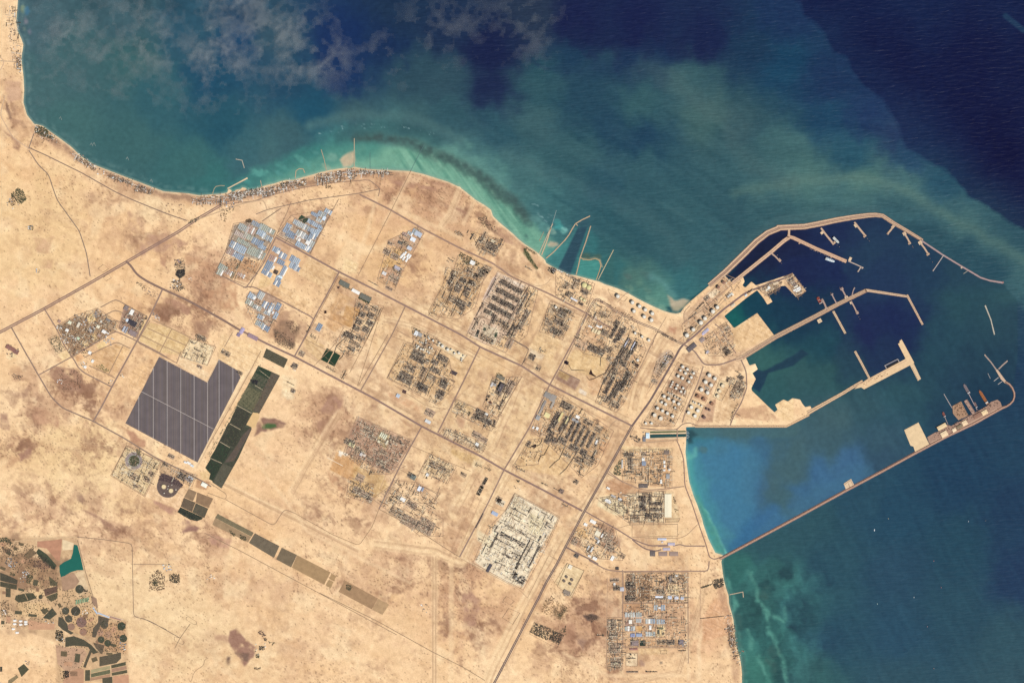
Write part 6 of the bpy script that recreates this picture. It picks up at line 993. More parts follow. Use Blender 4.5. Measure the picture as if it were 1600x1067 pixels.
# ------------------------------------------------------------------ buildings
WHT = (248,242,232);TANR = (236,212,168);GRY = (168,164,160);BLU = (180,188,196);DRKR = (96,86,82)
def hall(sh,x,y,w,h,roof,label,a=ANG,ht=10,ex=2,gable=True,name='warehouse',cat='warehouse',wall=None):
    k = SH[sh][2];return bld(P1(sh,x,y),w / k,h / k,a,ht,roof,name,label,cat,wall or tuple(max(60,c - 24) for c in roof),GZ,gable,None,ex)
for q in (('f',530,372,64,12,(226,226,232),'long white hall of the shore power plant',28,12),('f',670,604,34,10,WHT,'slim white hall at the top of the large plant'),('f',738,603,34,12,WHT,'broken white hall at the top of the large plant'),('f',763,606,14,20,WHT,'short white block beside the broken white hall'),
          ('f',695,634,17,34,TANR,'left one of three cream sheds in the large plant',28,14),('f',717,644,17,34,TANR,'middle one of three cream sheds in the large plant',28,14),('f',743,654,24,36,TANR,'widest and rightmost of three cream sheds in the large plant',28,14),
          ('f',978,740,9,78,(206,202,210),'long pale grey roof, left of the two upright ones in the plant',28,16),('f',1036,768,9,74,(206,202,210),'long pale grey roof, right of the two upright ones in the plant',28,16),('d',963,195,72,26,WHT,'big bright white building at the head of the western gas plant',28,14),('d',865,130,90,40,(112,112,100),'dark office blocks left of the big bright white building',28,8),('d',1045,245,100,40,(116,112,100),'dark office blocks right of the big bright white building',28,8),
          ('m',410,485,46,40,(236,218,158),'square yellow building left of the eight trains'),('m',325,598,22,24,WHT,'small white building low on the left of the eight trains'),('m',292,590,14,20,WHT,'tiny white building beside the small white one'),('m',672,500,34,24,WHT,'white building above the eight trains'),('m',650,530,60,24,GRY,'grey hall above the eight trains'),('m',832,715,16,40,WHT,'white building at the right end of the eight trains'),('m',415,315,60,46,(150,142,134),'grey office block at the corner of the long road'),('m',460,340,44,60,(160,150,140),'second grey office block near the corner'),('m',380,395,20,76,(150,140,132),'long grey workshop row by the left road'),('m',355,450,18,60,(170,158,146),'long pale workshop row by the left road'),('m',332,505,34,40,GRY,'grey square workshop by the left road'),('m',455,395,18,70,(176,164,150),'long pale store row beside the grey offices'),
          ('m',525,500,18,86,(226,204,144),'left yellow shelter among the trains',28,16),('m',580,530,14,60,(222,202,150),'right yellow shelter among the trains',28,16),('m',1270,660,30,46,(214,234,244),'bright blue white pump house at the head of the canal',0,14),('m',1240,690,24,40,(120,120,126),'dark screen house beside the canal pump house',0,10),
          ('q',865,228,15,24,WHT,'uppermost of the small white houses east of the power station',0),('q',867,263,14,22,WHT,'second small white house east of the power station',0),('q',863,297,20,14,WHT,'third small white house east of the power station',0),('q',908,292,16,14,WHT,'small white house furthest right of the power station',0),('q',895,350,30,40,GRY,'grey roofed building right of the power station',0),('q',837,395,14,34,WHT,'slim white building below the power station',0),('q',685,205,22,26,WHT,'white control building right of the turbines',0),('q',690,240,34,36,(140,150,166),'blue grey building right of the turbines',0),('q',505,245,12,70,(206,196,184),'slim pale hall left of the turbines',0),('q',685,432,76,34,(110,98,92),'low dark roof south of the power station',0),
          ('q',885,145,44,34,(130,112,100),'dark flat shed in the power station corner',0),('q',382,565,52,20,WHT,'white angled building west of the salt pad',33),('q',385,452,28,16,WHT,'white building beside the laydown ground'),('q',485,545,30,18,(226,224,222),'pale building in the middle of the works yard'),('q',430,520,40,14,(210,204,200),'pale grey building in the works yard'),('q',255,738,52,26,WHT,'bright white warehouse near the big highway junction'),('q',192,762,30,22,WHT,'smaller white warehouse near the big highway junction'),('q',296,838,44,40,(240,226,196),'cream square warehouse beside the ruddy plot'),('q',332,855,12,34,WHT,'slim white shed beside the cream warehouse'),
          ('q',300,910,14,36,WHT,'upright white shed among grey stores'),('q',215,960,12,40,(220,216,210),'left slim grey white shed'),('q',245,975,16,44,(226,222,214),'right slim grey white shed'),('q',270,1052,36,24,WHT,'white shed beside the lower road'),('q',420,1050,24,40,WHT,'white upright shed by the lower road'),('q',225,1032,26,16,WHT,'small white shed left of the lower road'),('q',285,790 + 90,30,20,GRY,'grey store in the ruddy plot'),
          ('q',845,887,74,16,(206,210,226),'pale blue checkpoint canopy, upper one',0,8),('q',925,928,60,22,(194,182,194),'lilac checkpoint canopy, right one',0,8),('q',884,972,60,22,(194,182,194),'lilac checkpoint canopy, lower left one',0,8),('q',848,912,14,12,(224,216,220),'small pale kiosk below the blue canopy',0,6),('q',765,1010,42,44,(112,100,96),'dark square building below the checkpoint',0,8),('q',853,1012,72,36,(158,134,124),'left parking roof under the checkpoint',0,5),('q',946,1012,72,36,(164,138,124),'right parking roof under the checkpoint',0,5),
          ('n',480,830,22,26,WHT,'white hall on the pale plot'),('n',412,948,26,40,(240,240,244),'bright white hall inside the outlined yard'),('n',440,955,14,34,(150,160,180),'blue roofed store beside the bright white hall'),('n',270,1040,44,30,WHT,'bright white hall by the lower road'),('n',360,850,44,40,(120,128,120),'dark green roofed workshop on the pale plots'),('n',1055,60,30,20,GRY,'grey roof in the middle plant'),('n',1035,60,16,30,WHT,'white house beside the middle plant'),('n',1110,85,34,70,(96,86,86),'tall dark boiler house of the middle plant',28,40),('n',985,310,24,16,WHT,'white roof in the fenced plot'),('n',905,570,28,26,(240,236,226),'pale roof at the foot of the pale plot'),('n',485,375,50,26,(220,218,214),'pale double roof by the long road'),('n',230,155,30,30,(196,204,214),'pale blue house cluster in the ruddy plot'),
          ('o',818,520,50,30,(246,232,180),'pale yellow hall on the dark yard'),('o',922,605,36,24,(224,206,186),'pale roof on the dark yard'),('o',900,598,20,28,(214,204,196),'grey white roof on the dark yard'),('o',1068,430,10,40,(240,234,200),'first pale shed of the row of four'),('o',1082,438,10,40,(240,234,200),'second pale shed of the row of four'),('o',1097,446,10,40,(240,234,200),'third pale shed of the row of four'),('o',1111,454,10,40,(240,234,200),'last pale shed of the row of four'),('o',1050,490,20,16,(240,226,190),'pale cream hut below the row of four'),('o',1120,500,12,40,(236,222,190),'slim cream shed below the row of four'),
          ('p',400,340,56,28,(176,186,206),'blue roofed camp beside the construction pad'),('p',352,805,22,74,(84,78,84),'long dark slab roof at the foot of the construction pad'),('p',1045,795,30,34,(246,232,206),'cream flat roof above the four dark tanks'),('p',1100,700,30,30,(110,98,90),'dark roofed gatehouse by the lower road'),('p',1015,1015,60,36,(150,132,116),'brown shed at the foot of the tank pad'),('p',1370,232,40,22,WHT,'white roof in the yard right of the highway'),('p',970,150,34,34,(140,116,104),'dark square shed on the road verge'),
          ('c',385,640,34,22,(226,206,170),'cream control house above the shore coolers'),('c',205,820,30,28,WHT,'white office among dark trees'),('c',222,828,16,26,WHT,'small white office among dark trees'),('e',385,552,30,40,(236,234,230),'white office at the corner of the refinery'),('e',415,562,40,30,GRY,'grey workshop at the corner of the refinery'),('e',1035,990,20,36,(214,206,200),'pale house left of the middle plant'),('e',1108,930,70,30,(128,118,100),'dark office roofs at the head of the middle plant'),
          ('g',672,862,60,24,(186,178,196),'lilac canopy beside the harbour highway',-40,8),('g',655,880,34,16,(200,190,220),'small lilac canopy under the larger one',-40,8),('g',640,935,44,34,(160,140,134),'brown grey hall beside the highway fork',-40),('g',550,1000,90,40,(104,94,94),'long dark pier shaped building at the highway fork',-40,12),('g',875,555,44,12,(240,236,226),'slim pale hall on the dockside strip',-40),('g',900,545,12,26,(240,230,210),'small pale hall on the dockside strip',-40),('g',1015,555,20,14,(226,230,230),'small white shed at the dock edge',-40),('g',905,640,40,20,(222,200,170),'cream shed on the basin edge',-40),('g',1212,490,22,22,WHT,'white square store on the tug harbour platform',-30),('g',1195,510,20,18,(244,232,206),'cream store on the tug harbour platform',-30),('g',1270,452,46,18,(226,200,166),'cream hall on the tug harbour platform',-20),('g',685,1040,24,20,(226,214,220),'pale kiosk on the sand by the fork',-40),
          ('h',355,720,66,14,WHT,'upper bright white shed on the hooked quay',-28),('h',368,732,50,12,WHT,'lower bright white shed on the hooked quay',-28),('h',345,700,40,10,(236,226,206),'cream shed above the white ones on the hooked quay',-28),('h',335,680,40,16,(120,100,92),'brown shed on the hooked quay',-28),('h',305,640,44,14,(90,76,76),'dark shed at the top of the hooked quay',-28),('h',318,662,50,10,(180,156,136),'tan shed at the top of the hooked quay',-28),('h',385,755,40,10,(206,180,150),'tan shed at the foot of the hooked quay',-28),
          ('t',1127,262,30,46,WHT,'bright white hall at the head of the business district'),('t',1088,330,18,24,(220,230,240),'small white hall beside the black roof'),('t',1132,355,76,44,(66,60,66),'big black roof in the business district'),('t',1060,405,16,50,(190,190,196),'left long grey shed in the business district'),('t',1080,415,12,56,(170,170,176),'right long grey shed in the business district'),('t',1135,440,70,40,(150,130,126),'mauve brown storage roof at the corner'),('t',1080,225,36,40,(140,122,116),'brown block left of the bright white hall'),('t',890,428,34,26,WHT,'white square hall on the middle street'),('t',920,440,26,10,(236,230,220),'thin white roof right of the square hall'),('t',598,350,26,22,(248,244,210),'cream hall on the upper street'),('t',574,416,26,24,WHT,'white hall left of the brown yard'),('t',672,370,20,44,(230,214,190),'tan upright hall on the upper street'),('t',768,608,26,26,WHT,'bright white hall on dark paving'),('t',730,730,22,22,WHT,'white hall on the lower bend'),('t',793,680,20,24,(250,246,236),'white hall right of the lower bend'),('t',840,385,26,22,(246,236,206),'cream hall on the middle street'),('t',670,485,22,20,(214,226,190),'pale green white hall'),('t',865,342,16,20,(226,214,196),'small tan hall on the middle street'),
          ('t',945,382,40,40,(176,144,112),'brown courtyard block on the middle street'),('t',925,328,40,18,(130,124,120),'dark grey sheds on the upper street'),('t',508,340,24,24,(176,140,124),'isolated brown house above the district'),('t',88,568,76,34,(150,104,92),'red brown courtyard building in the lone compound'),('t',138,600,44,36,(140,100,90),'smaller red brown building in the lone compound'),('t',850,460,30,26,(176,146,128),'brown round roofed hall'),
          ('u',940,80,46,26,(184,168,196),'lilac canopy across the western highway',-60,8),('u',1020,125,80,30,(160,132,140),'long mauve toll canopy on the western highway',27,6),('u',915,110,24,24,(140,122,150),'small violet office beside the lilac canopy',28,8),('v',640,300,30,16,WHT,'white building at the corner of the solar field',28),('v',665,320,26,14,(226,230,230),'second white building at the corner of the solar field'),('v',615,295,20,12,(236,236,236),'third white building at the corner of the solar field'),('v',655,410,36,14,(210,206,206),'pale roof by the works road'),('v',640,425,50,20,(150,134,126),'brown roof by the works road'),('v',755,462,44,28,(252,246,226),'bright cream building at the end of the plantation'),
          ('r',500,200,14,16,WHT,'small white house by the plant nursery',0),('r',850,300,60,14,(236,236,240),'white office row in the southern squares',0),('r',933,305,30,24,(206,210,222),'first pale compound along the row',0),('r',985,308,30,20,(214,214,222),'second pale compound along the row',0),('r',1030,312,24,20,(196,200,214),'third pale compound along the row',0),('r',985,135,16,14,WHT,'white hut in the upper right square',0),('r',940,160,20,46,(150,132,120),'brown long house in the upper right square',0),('r',625,495,24,30,(250,240,224),'white hall amid the left camp',0),('r',600,510,20,20,(170,130,110),'brown roof amid the left camp',0),('r',780,540,16,34,WHT,'bright white hall amid the right camp',0),('r',852,385,16,16,(244,236,230),'white hall in the upper camp',0),('r',643,600,34,26,(150,156,186),'blue violet compound under the camps',0),('r',693,598,46,24,(160,170,190),'grey blue compound under the camps',0),('r',660,660,54,36,(150,130,126),'mauve walled building at the bottom row',0),('r',1020,655,36,38,(136,124,130),'dark blue grey building at the bottom row',0),('r',650,708,60,14,(164,116,104),'long red brown roof',0),('r',522,78,24,20,(70,62,60),'black roofed block by the lower road',0),('r',560,240,30,30,(200,196,200),'pale block left of the nursery',0),('r',725,236,18,14,(110,96,86),'dark brown house in the middle of the field',0),('r',845,575,14,30,(86,84,72),'dark green shed on the cream yard',0),('r',865,548,34,10,(120,118,90),'olive thin roof on the cream yard',0),
          ('a',740,735,22,30,WHT,'bright white hall in the middle workers camp'),('a',918,628,18,24,WHT,'bright white hall in the eastern workers camp'),('a',985,650,20,30,WHT,'second bright white hall in the eastern workers camp'),('a',695,868,16,34,WHT,'bright white hall beside the dark courtyard'),('a',718,905,34,34,(84,68,58),'square dark courtyard building'),('a',755,945,40,16,(226,240,244),'bright white hall right of the dark courtyard'),('a',1130,445,26,34,(222,232,240),'large pale hall at the tip of the eastern camp'),('d',97,247,22,26,WHT,'bright white hall in the lower workers camp'),('d',222,365,24,22,WHT,'second bright white hall in the lower workers camp'),('d',255,375,14,22,WHT,'slim white hall in the lower workers camp'),
          ('b',795,625,44,34,(236,238,240),'pale square hall in the contractors yard'),('b',840,580,60,40,(190,196,206),'grey blue hall at the top of the contractors yard'),('b',765,700,40,30,(206,206,210),'pale grey hall in the contractors yard'),('b',688,655,40,24,(96,92,84),'dark shed left in the contractors yard'),('b',550,915,36,26,(226,220,214),'pale walled house left of the mauve yard'),('b',660,870,50,30,(190,180,186),'pale mauve hall at the top of the mauve yard'),('b',1300,828,34,24,WHT,'white office among the dark garden blocks')):
    hall(*q[:7],**(dict(a=q[7]) if len(q) > 7 else {}),**(dict(ht=q[8]) if len(q) > 8 else {}))
for k,(x,y) in enumerate(((697,770),(718,785),(742,800),(728,745),(752,762),(768,772),(710,757))):
    t = bld(P1('b',x,y),6.6,2.8,-58,9,(244,240,232),'warehouse',None,'warehouse',(220,210,196),GZ,True,'white contractors warehouses',1);pend('cw',t,*P1('b',x,y),'identical bright white warehouse','in the contractors yard group','warehouse','white contractors warehouses')
t = thing('salt_hall',P1('q',897,600),'huge cream rectangular covered store beside the desalination works','warehouse');c = P1('q',897,600)
MB(c,GZ).box(*c,10.4,36,0,GZ - 1,GZ + 9).build('walls',mat((214,196,160)),t);MB(c,GZ).gable(*c,36.4,10.8,90,GZ + 9,GZ + 9.4,GZ + 13).build('roof',mat((246,232,200),.05),t)
# scattered small houses and sheds of the busier districts
def cluster(sh,cx,cy,w,h,n,desc,where,cols,a=ANG,s=(1.1,2.6),name='house',cat='house',ht=(4,9),seed=0):
    rr = random.Random(int(cx * 7 + cy * 13));k = SH[sh][2];(ux,uy),(vx,vy) = uv(a);x0,y0 = P1(sh,cx,cy);w /= k;h /= k;used = []
    for _ in range(n * 6):
        if len(used) >= n: break
        u,v = rr.uniform(-.5,.5) * w,rr.uniform(-.5,.5) * h
        if any(abs(u - p) < 2.2 and abs(v - q) < 2.0 for p,q in used): continue
        used.append((u,v));x,y = x0 + ux * u + vx * v,y0 + uy * u + vy * v;H_ = rr.uniform(*ht);bw,bh = rr.uniform(*s),rr.uniform(*s) * .75
        mb = MB((x,y),GZ)
        if rr.random() < .5: mb.gable(x,y,bw,bh,a,GZ - 1,GZ + H_,GZ + H_ + 2)
        else: mb.box(x,y,bw,bh,a,GZ - 1,GZ + H_).box(x + ux * bw * .2,y + uy * bw * .2,.4,.4,a,GZ + H_,GZ + H_ + 3)
        o = mb.build(desc.replace('-',' ').split()[-1] if desc.split()[-1] not in ('house','block') else '_'.join(desc.split()[-2:]),mat(rr.choice(cols),.08));pend(where,o,x,y,desc,where,desc.split()[-1],f'{desc}s {where}')
MIX = (WHT,(236,226,206),(190,180,170),(120,108,100),(96,86,82),(206,190,166),(150,134,122));BLUE = ((200,204,206),(156,164,174),(228,228,224),(124,130,140),(94,94,100))
for q in (('t',720,345,36,66,8,'white and blue workshop','left on the upper street',BLUE),('t',832,275,44,64,10,'blue grey workshop','at the top of the second street',BLUE),('t',783,408,46,62,10,'blue workshop','in the centre of the district',BLUE),('t',930,500,70,60,12,'blue and white workshop','on the lower street',BLUE),('t',635,485,110,40,14,'small mixed shop','along the green walled street',MIX),('t',555,445,60,110,12,'small mixed shop','along the left street',MIX),('t',655,310,60,40,9,'dark shop','at the top of the upper street',MIX),('t',560,510,60,50,9,'dark shop','by the dark green plot',((80,72,66),(110,98,88),WHT)),('t',690,548,56,46,8,'dark shed','below the middle street',((96,80,72),(76,64,62))),('t',740,610,84,70,10,'very dark shed','round the bright white hall',((80,70,68),(64,58,58))),('t',630,590,60,60,6,'brown shed','at the lower left corner',((150,116,92),(126,96,80))),('t',840,370,70,56,12,'dark block','around the cream hall',((92,82,74),(120,104,92))),('t',720,715,70,50,8,'grey shed','on the lower bend',MIX),('t',945,385,80,70,8,'brown shed','round the brown courtyard',((130,108,92),(160,136,116))),('t',505,395,40,50,8,'small hut','by the district gate',MIX),('t',1340,300,76,30,9,'pale stilted shed','on the road right of the district',BLUE),('t',948,855,36,36,5,'white hut','on the road to the south',MIX),('t',1140,445,80,60,8,'mauve hut','near the storage roof',((170,150,150),(140,120,116))),('t',1290,95,120,60,10,'small brown hut','in the twin yards by the roundabout',((176,150,130),(140,120,106))),('t',1050,800,40,30,4,'tiny hut','right of the road bend',MIX),('t',145,815,80,30,10,'tiny dark tent','in the lone sandy camp',((150,130,110),(120,100,86))),('t',515,850,40,40,6,'pale hut','in the dark scrub',(WHT,(206,190,170))),('t',90,585,110,90,12,'dark grey shed','round the lone red compound',((110,98,90),(140,120,106)))):
    cluster(*q)
for q in (('A',105,355,20,66,14,'dark beach chalet','in the tight northern row',((80,78,80),(110,106,104),(200,196,190)),0),('A',70,130,30,140,14,'small brown chalet','on the far north west beach',((150,124,104),(176,150,126)),0),('A',105,300,20,40,4,'pale chalet','above the tight northern row',MIX,0),('A',480,895,110,34,16,'beach villa','in the first cluster of the west bay',MIX,30),('A',660,990,70,26,10,'beach villa','in the second cluster of the west bay',MIX,26),('A',560,960,60,30,6,'beach villa','between the west bay clusters',MIX,28),('A',785,1045,60,30,10,'dark beach villa','at the bottom of the west bay',((96,90,86),(150,140,130)),24),('A',300,765,40,20,5,'pale villa','by the wooded resort',(WHT,TANR),28),('A',410,860,40,24,5,'brown villa','right of the wooded resort',MIX,35),
          ('E',965,235,90,60,9,'brown hut','inland of the sandy beach',((170,140,116),(140,116,98)),10),('E',1130,200,90,40,8,'brown hut','west of the sandy mole',((170,140,116),(150,130,110)),5),('a',370,245,110,60,18,'resort villa','behind the sandy mole',MIX,-12),('a',325,330,70,60,10,'pale round kiosk','on the green roundabout',BLUE,0),('a',490,230,60,40,8,'resort villa','right of the sandy mole',MIX,-12),('a',540,222,40,36,6,'resort villa','below the stub pier',MIX,-12),('a',650,218,100,66,20,'grey resort block','in the large middle resort',((150,146,142),(110,104,100),WHT),-14),('a',785,155,60,40,8,'dark resort block','in the small dark compound',((80,78,74),(110,104,96)),-14),('a',860,152,60,40,8,'reddish resort house','right of the dark compound',((176,140,120),(200,176,156)),-14),('a',935,140,60,50,10,'brown resort house','below the hooked harbour',MIX,-14),('a',1100,90,30,50,8,'dark resort house','on the pale sand plot',((80,80,78),(120,116,110)),-14),('a',1160,110,80,50,12,'white resort house','on the pale sand plot',(WHT,GRY,(214,206,196)),-14),('a',1258,75,24,80,10,'dark resort house','in the first upright strip',((76,76,80),(120,118,116),WHT),-10),('a',1350,70,22,90,10,'white resort house','in the second upright strip',(WHT,(150,154,160)),-5),('b',390,47,150,22,14,'small beach cottage','in the long row past the spit',((96,90,88),(150,140,132),WHT),4),('b',510,52,50,24,5,'beach cottage','in the middle of the last row',MIX,8),('b',575,55,36,22,5,'beach cottage','at the end of the last row',MIX,10),
          ('c',905,893,40,26,6,'grey pump shed','left of the intake channel',(GRY,(206,196,186))),('f',415,128,60,12,4,'white screen hut','across the head of the intake channel',(WHT,(226,222,216))),('f',490,170,50,14,4,'white screen hut','right of the intake channel',(WHT,(200,190,180))),('f',1315,900,56,150,16,'pale site hut','beside the main road',((214,208,206),(190,184,186),(236,230,222))),('f',650,640,80,50,8,'tan site shed','left of the cream sheds',((200,172,140),(176,146,120))),('f',720,280 + 240,40,40,4,'site hut','in the walled sand pit',MIX),('r',1050,660,60,50,8,'mixed site hut','at the bottom right corner',MIX,0),('r',1000,290,100,20,6,'mixed site hut','above the pale compounds',MIX,0),('r',1420,640,30,60,12,'dark beach hut','on the southern beach',((70,66,66),(110,100,92)),70),('r',1405,550,30,80,10,'dark beach hut','on the middle beach',((80,74,72),(120,108,98)),70),('r',1385,450,20,60,6,'pale beach hut','north of the dark beach huts',MIX,70),('r',1460,740,20,120,8,'brown beach hut','at the far south beach',((140,116,98),(176,150,126)),70),
          ('w',75,225,70,66,14,'blue roofed farm house','in the left village',BLUE,30),('w',185,290,40,36,6,'pale roofed farm house','in the middle village',BLUE,40),('w',160,335,40,60,8,'mixed farm house','below the middle village',MIX,30),('w',40,570,50,40,6,'mixed farm house','in the lower left village',MIX,0),('w',430,755,60,40,8,'dark farm house','by the black wood',MIX,20),('w',600,570,30,40,5,'pale farm hut','right of the largest dark circle',(WHT,(200,150,130)),50),('w',865,805,40,50,8,'mixed farm house','below the dark green circle',BLUE,0),('w',185,920,40,24,5,'pale farm house','above the diamond plot',BLUE,20),('w',350,640,60,30,4,'brown farm hut','on the pinkish plots',MIX,0),('x',165,265,50,40,10,'pale blue farm house','above the walled date gardens',BLUE,0),('x',435,325,50,50,6,'tiny dark hut','right of the date gardens',MIX,0),('x',750,780,70,80,9,'tiny hut','by the dry lake',MIX,0),('y',650,520,60,50,7,'tiny white hut','on the pale desert pad',MIX,10),('o',315,60,30,36,5,'dark hut','on the pale pad near the plantation',MIX),('E',75,210,70,50,6,'pale hut','at the desert farm',BLUE,30),('E',170,340,24,24,5,'blue hut','at the lone desert spot',BLUE,0),('E',205,580,26,20,4,'pale hut','at the lower desert spot',BLUE,0),('E',985,535,50,40,5,'mauve resort block','at the head of the black lake park',((150,136,160),(120,106,120)),8),('E',980,660,60,50,12,'dark resort block','in the half round park',((80,74,80),(110,104,106),WHT),20),('E',1060,628,20,20,3,'pale house','right of the park',MIX,30),
          ('d',440,840,40,50,6,'dark control hut','by the plantation road fork',MIX),('j',150,860,30,60,4,'dark hut','left of the canal pump house',((120,112,106),(160,148,136)),0),('q',520,510,120,30,8,'pale works hut','north of the salt yard',MIX),('p',590,130,60,30,4,'tiny hut','under the long road',MIX)):
    cluster(*q)
# ------------------------------------------------------------------ workers camps: tightly packed barrack roofs
CAMP = ((192,194,190),(168,176,182),(202,202,194),(156,164,172),(178,180,172));CB = ((158,170,184),(176,188,198),(142,156,172));CG = ((178,180,164),(164,170,158),(190,184,168));CR = ((196,164,146),(180,150,136),(200,180,166))
def camp(sh,L,where,a=ANG,desc='long barrack roof',pitch=2.9):
    for cx,cy,w,h,cols in L:
        rr = random.Random(int(cx * 3 + cy * 11));k = SH[sh][2];x0,y0 = P1(sh,cx,cy);w_,h_ = w / k * 1.2,h / k * 1.22;(ux,uy),(vx,vy) = uv(a);n = max(1,round(w_ / pitch));base = rr.choice(cols)
        for i in range(n):
            u = (i + .5) / n * w_ - w_ / 2;x,y = x0 + ux * u,y0 + uy * u;c = base if rr.random() < .65 else rr.choice(cols + (WHT,));bl = h_ * rr.choice((.92,.92,.8));bw = w_ / n * .8
            t = MB((x,y),GZ)
            t.gable(x,y,bl,bw,a + 90,GZ - 1,GZ + 6,GZ + 8.2)
            for s in (-.3,0,.3): t.box(x + vx * bl * s,y + vy * bl * s,bw * .5,.28,a,GZ + 6,GZ + 9)
            o = t.build('barrack',mat(c,.1,.7,.06));pend(where,o,x,y,desc,where,'barrack',f'barracks {where}')
camp('a',((440,525,78,50,CAMP),(415,585,90,40,CR),(505,545,70,62,CR),(480,600,70,40,CG),(440,650,100,36,CG),(355,672,56,60,CB),(415,705,84,60,CB),(335,735,60,52,CR),(395,768,80,44,CB)),'in the far left camp')
camp('a',((555,498,80,36,CAMP),(615,525,70,50,CG),(672,552,64,36,CG),(592,572,64,48,CB),(645,612,76,44,CAMP),(560,650,84,56,CB),(600,690,60,36,CB),(515,725,70,66,CG),(585,755,66,66,CG)),'in the second camp strip');camp('a',((265,865,66,44,CG),(310,905,60,40,CR),(240,905,44,50,CG),(420,930,60,30,CR)),'in the sparse brown lower camp')
camp('a',((1165,388,56,36,CB),(1110,412,64,44,CAMP),(1050,412,60,26,CB),(1085,460,44,30,CAMP)),'in the triangular camp tip');camp('a',((920,495,100,42,CAMP),(1000,535,66,42,CAMP),(1050,562,66,46,CB),(1045,492,110,34,CB),(1092,535,34,40,CB)),'in the upper rows of the eastern camp')
camp('a',((815,530,44,76,CB),(845,585,70,52,CB),(930,580,70,50,CAMP),(900,610,40,36,CR),(985,610,56,44,CAMP),(1035,595,56,50,CB),(955,690,100,40,CB),(910,665,40,40,CB),(1020,660,44,56,CAMP),(1000,700,40,30,CB)),'in the lower rows of the eastern camp')
camp('a',((720,715,56,46,CB),(778,765,56,50,CB),(690,785,56,40,CR),(760,820,56,40,CB),(655,850,50,80,CB),(640,915,80,40,CB),(785,895,36,84,CB),(740,960,44,40,CB),(728,1000,50,44,CB)),'in the middle camp');camp('a',((880,800,76,50,CB),(870,855,66,50,CB),(905,880,30,40,CB)),'in the small detached camp')
camp('d',((75,235,56,50,CB),(150,228,50,60,CAMP),(55,288,56,44,CG),(118,332,66,36,CAMP),(190,308,46,56,CB),(240,330,36,66,CB),(298,325,36,60,CB),(205,378,50,30,CAMP),(278,400,30,60,CB),(150,415,50,36,CB),(140,470,60,44,CAMP),(190,505,60,44,CB)),'in the lower camp');camp('d',((650,500,36,60,CB),),'beside the western gas plant')
camp('r',((600,440,34,34,CAMP),(642,440,34,34,CAMP),(690,440,40,34,CAMP),(600,548,34,34,CAMP),(642,548,34,34,CAMP),(690,485,36,26,CAMP)),'in the left southern camp',0,pitch=3.4);camp('r',((762,490,34,34,CAMP),(800,490,34,34,CAMP),(862,494,56,34,CAMP),(762,590,34,32,CAMP),(800,590,34,32,CAMP)),'in the right southern camp',0,pitch=3.4);camp('r',((822,385,26,40,CAMP),(880,385,30,40,CAMP)),'in the upper southern camp',0,pitch=3.4)
camp('b',((820,565,56,40,CAMP),(770,575,40,26,CAMP),(725,580,40,26,CR)),'in the contractors yard',pitch=3.4)
for i,(x,y) in enumerate(((105,626),(146,630),(182,634),(104,650),(146,654),(182,650),(95,685),(121,711))):
    p = P1('w',x,y);o = MB(p,GZ).gable(*p,5,2.6,0,GZ - 1,GZ + 6,GZ + 9).box(p[0] - .6,p[1] + 1.6,1.1,1.0,0,GZ - 1,GZ + 5).build('barn',mat(WHT,.05));pend('barn',o,*p,'bright white poultry barn','at the left edge of the farms','barn','white poultry barns')
for q,lb in ((P('w',690,572,770,605),'upper blue plastic greenhouse strip beside the desert edge'),(P('w',655,535,685,580),'short blue plastic greenhouse left of the strip'),(P('w',775,600,850,622),'brown end of the greenhouse strip')):
    t = MB(q[0],GZ).band(q,2.4,GZ - 1,GZ + 4,1.2).build('greenhouse',mat((190,204,220) if 'blue' in lb else (170,130,116),.2));tag(t,lb,'greenhouse')
for k in range(7):
    p = P1('w',537 + k * 13.5,497 - k * 3.2);o = MB(p,GZ).band([(p[0] - .4,p[1] + 3.4),(p[0] + .4,p[1] - 3.4)],2.3,GZ - 1,GZ + 4,1.1).build('greenhouse',mat((88,138,104) if k % 2 else (120,160,126),.12));pend('gh',o,*p,'green netted shade house','under the round dark field','greenhouse','green shade houses')

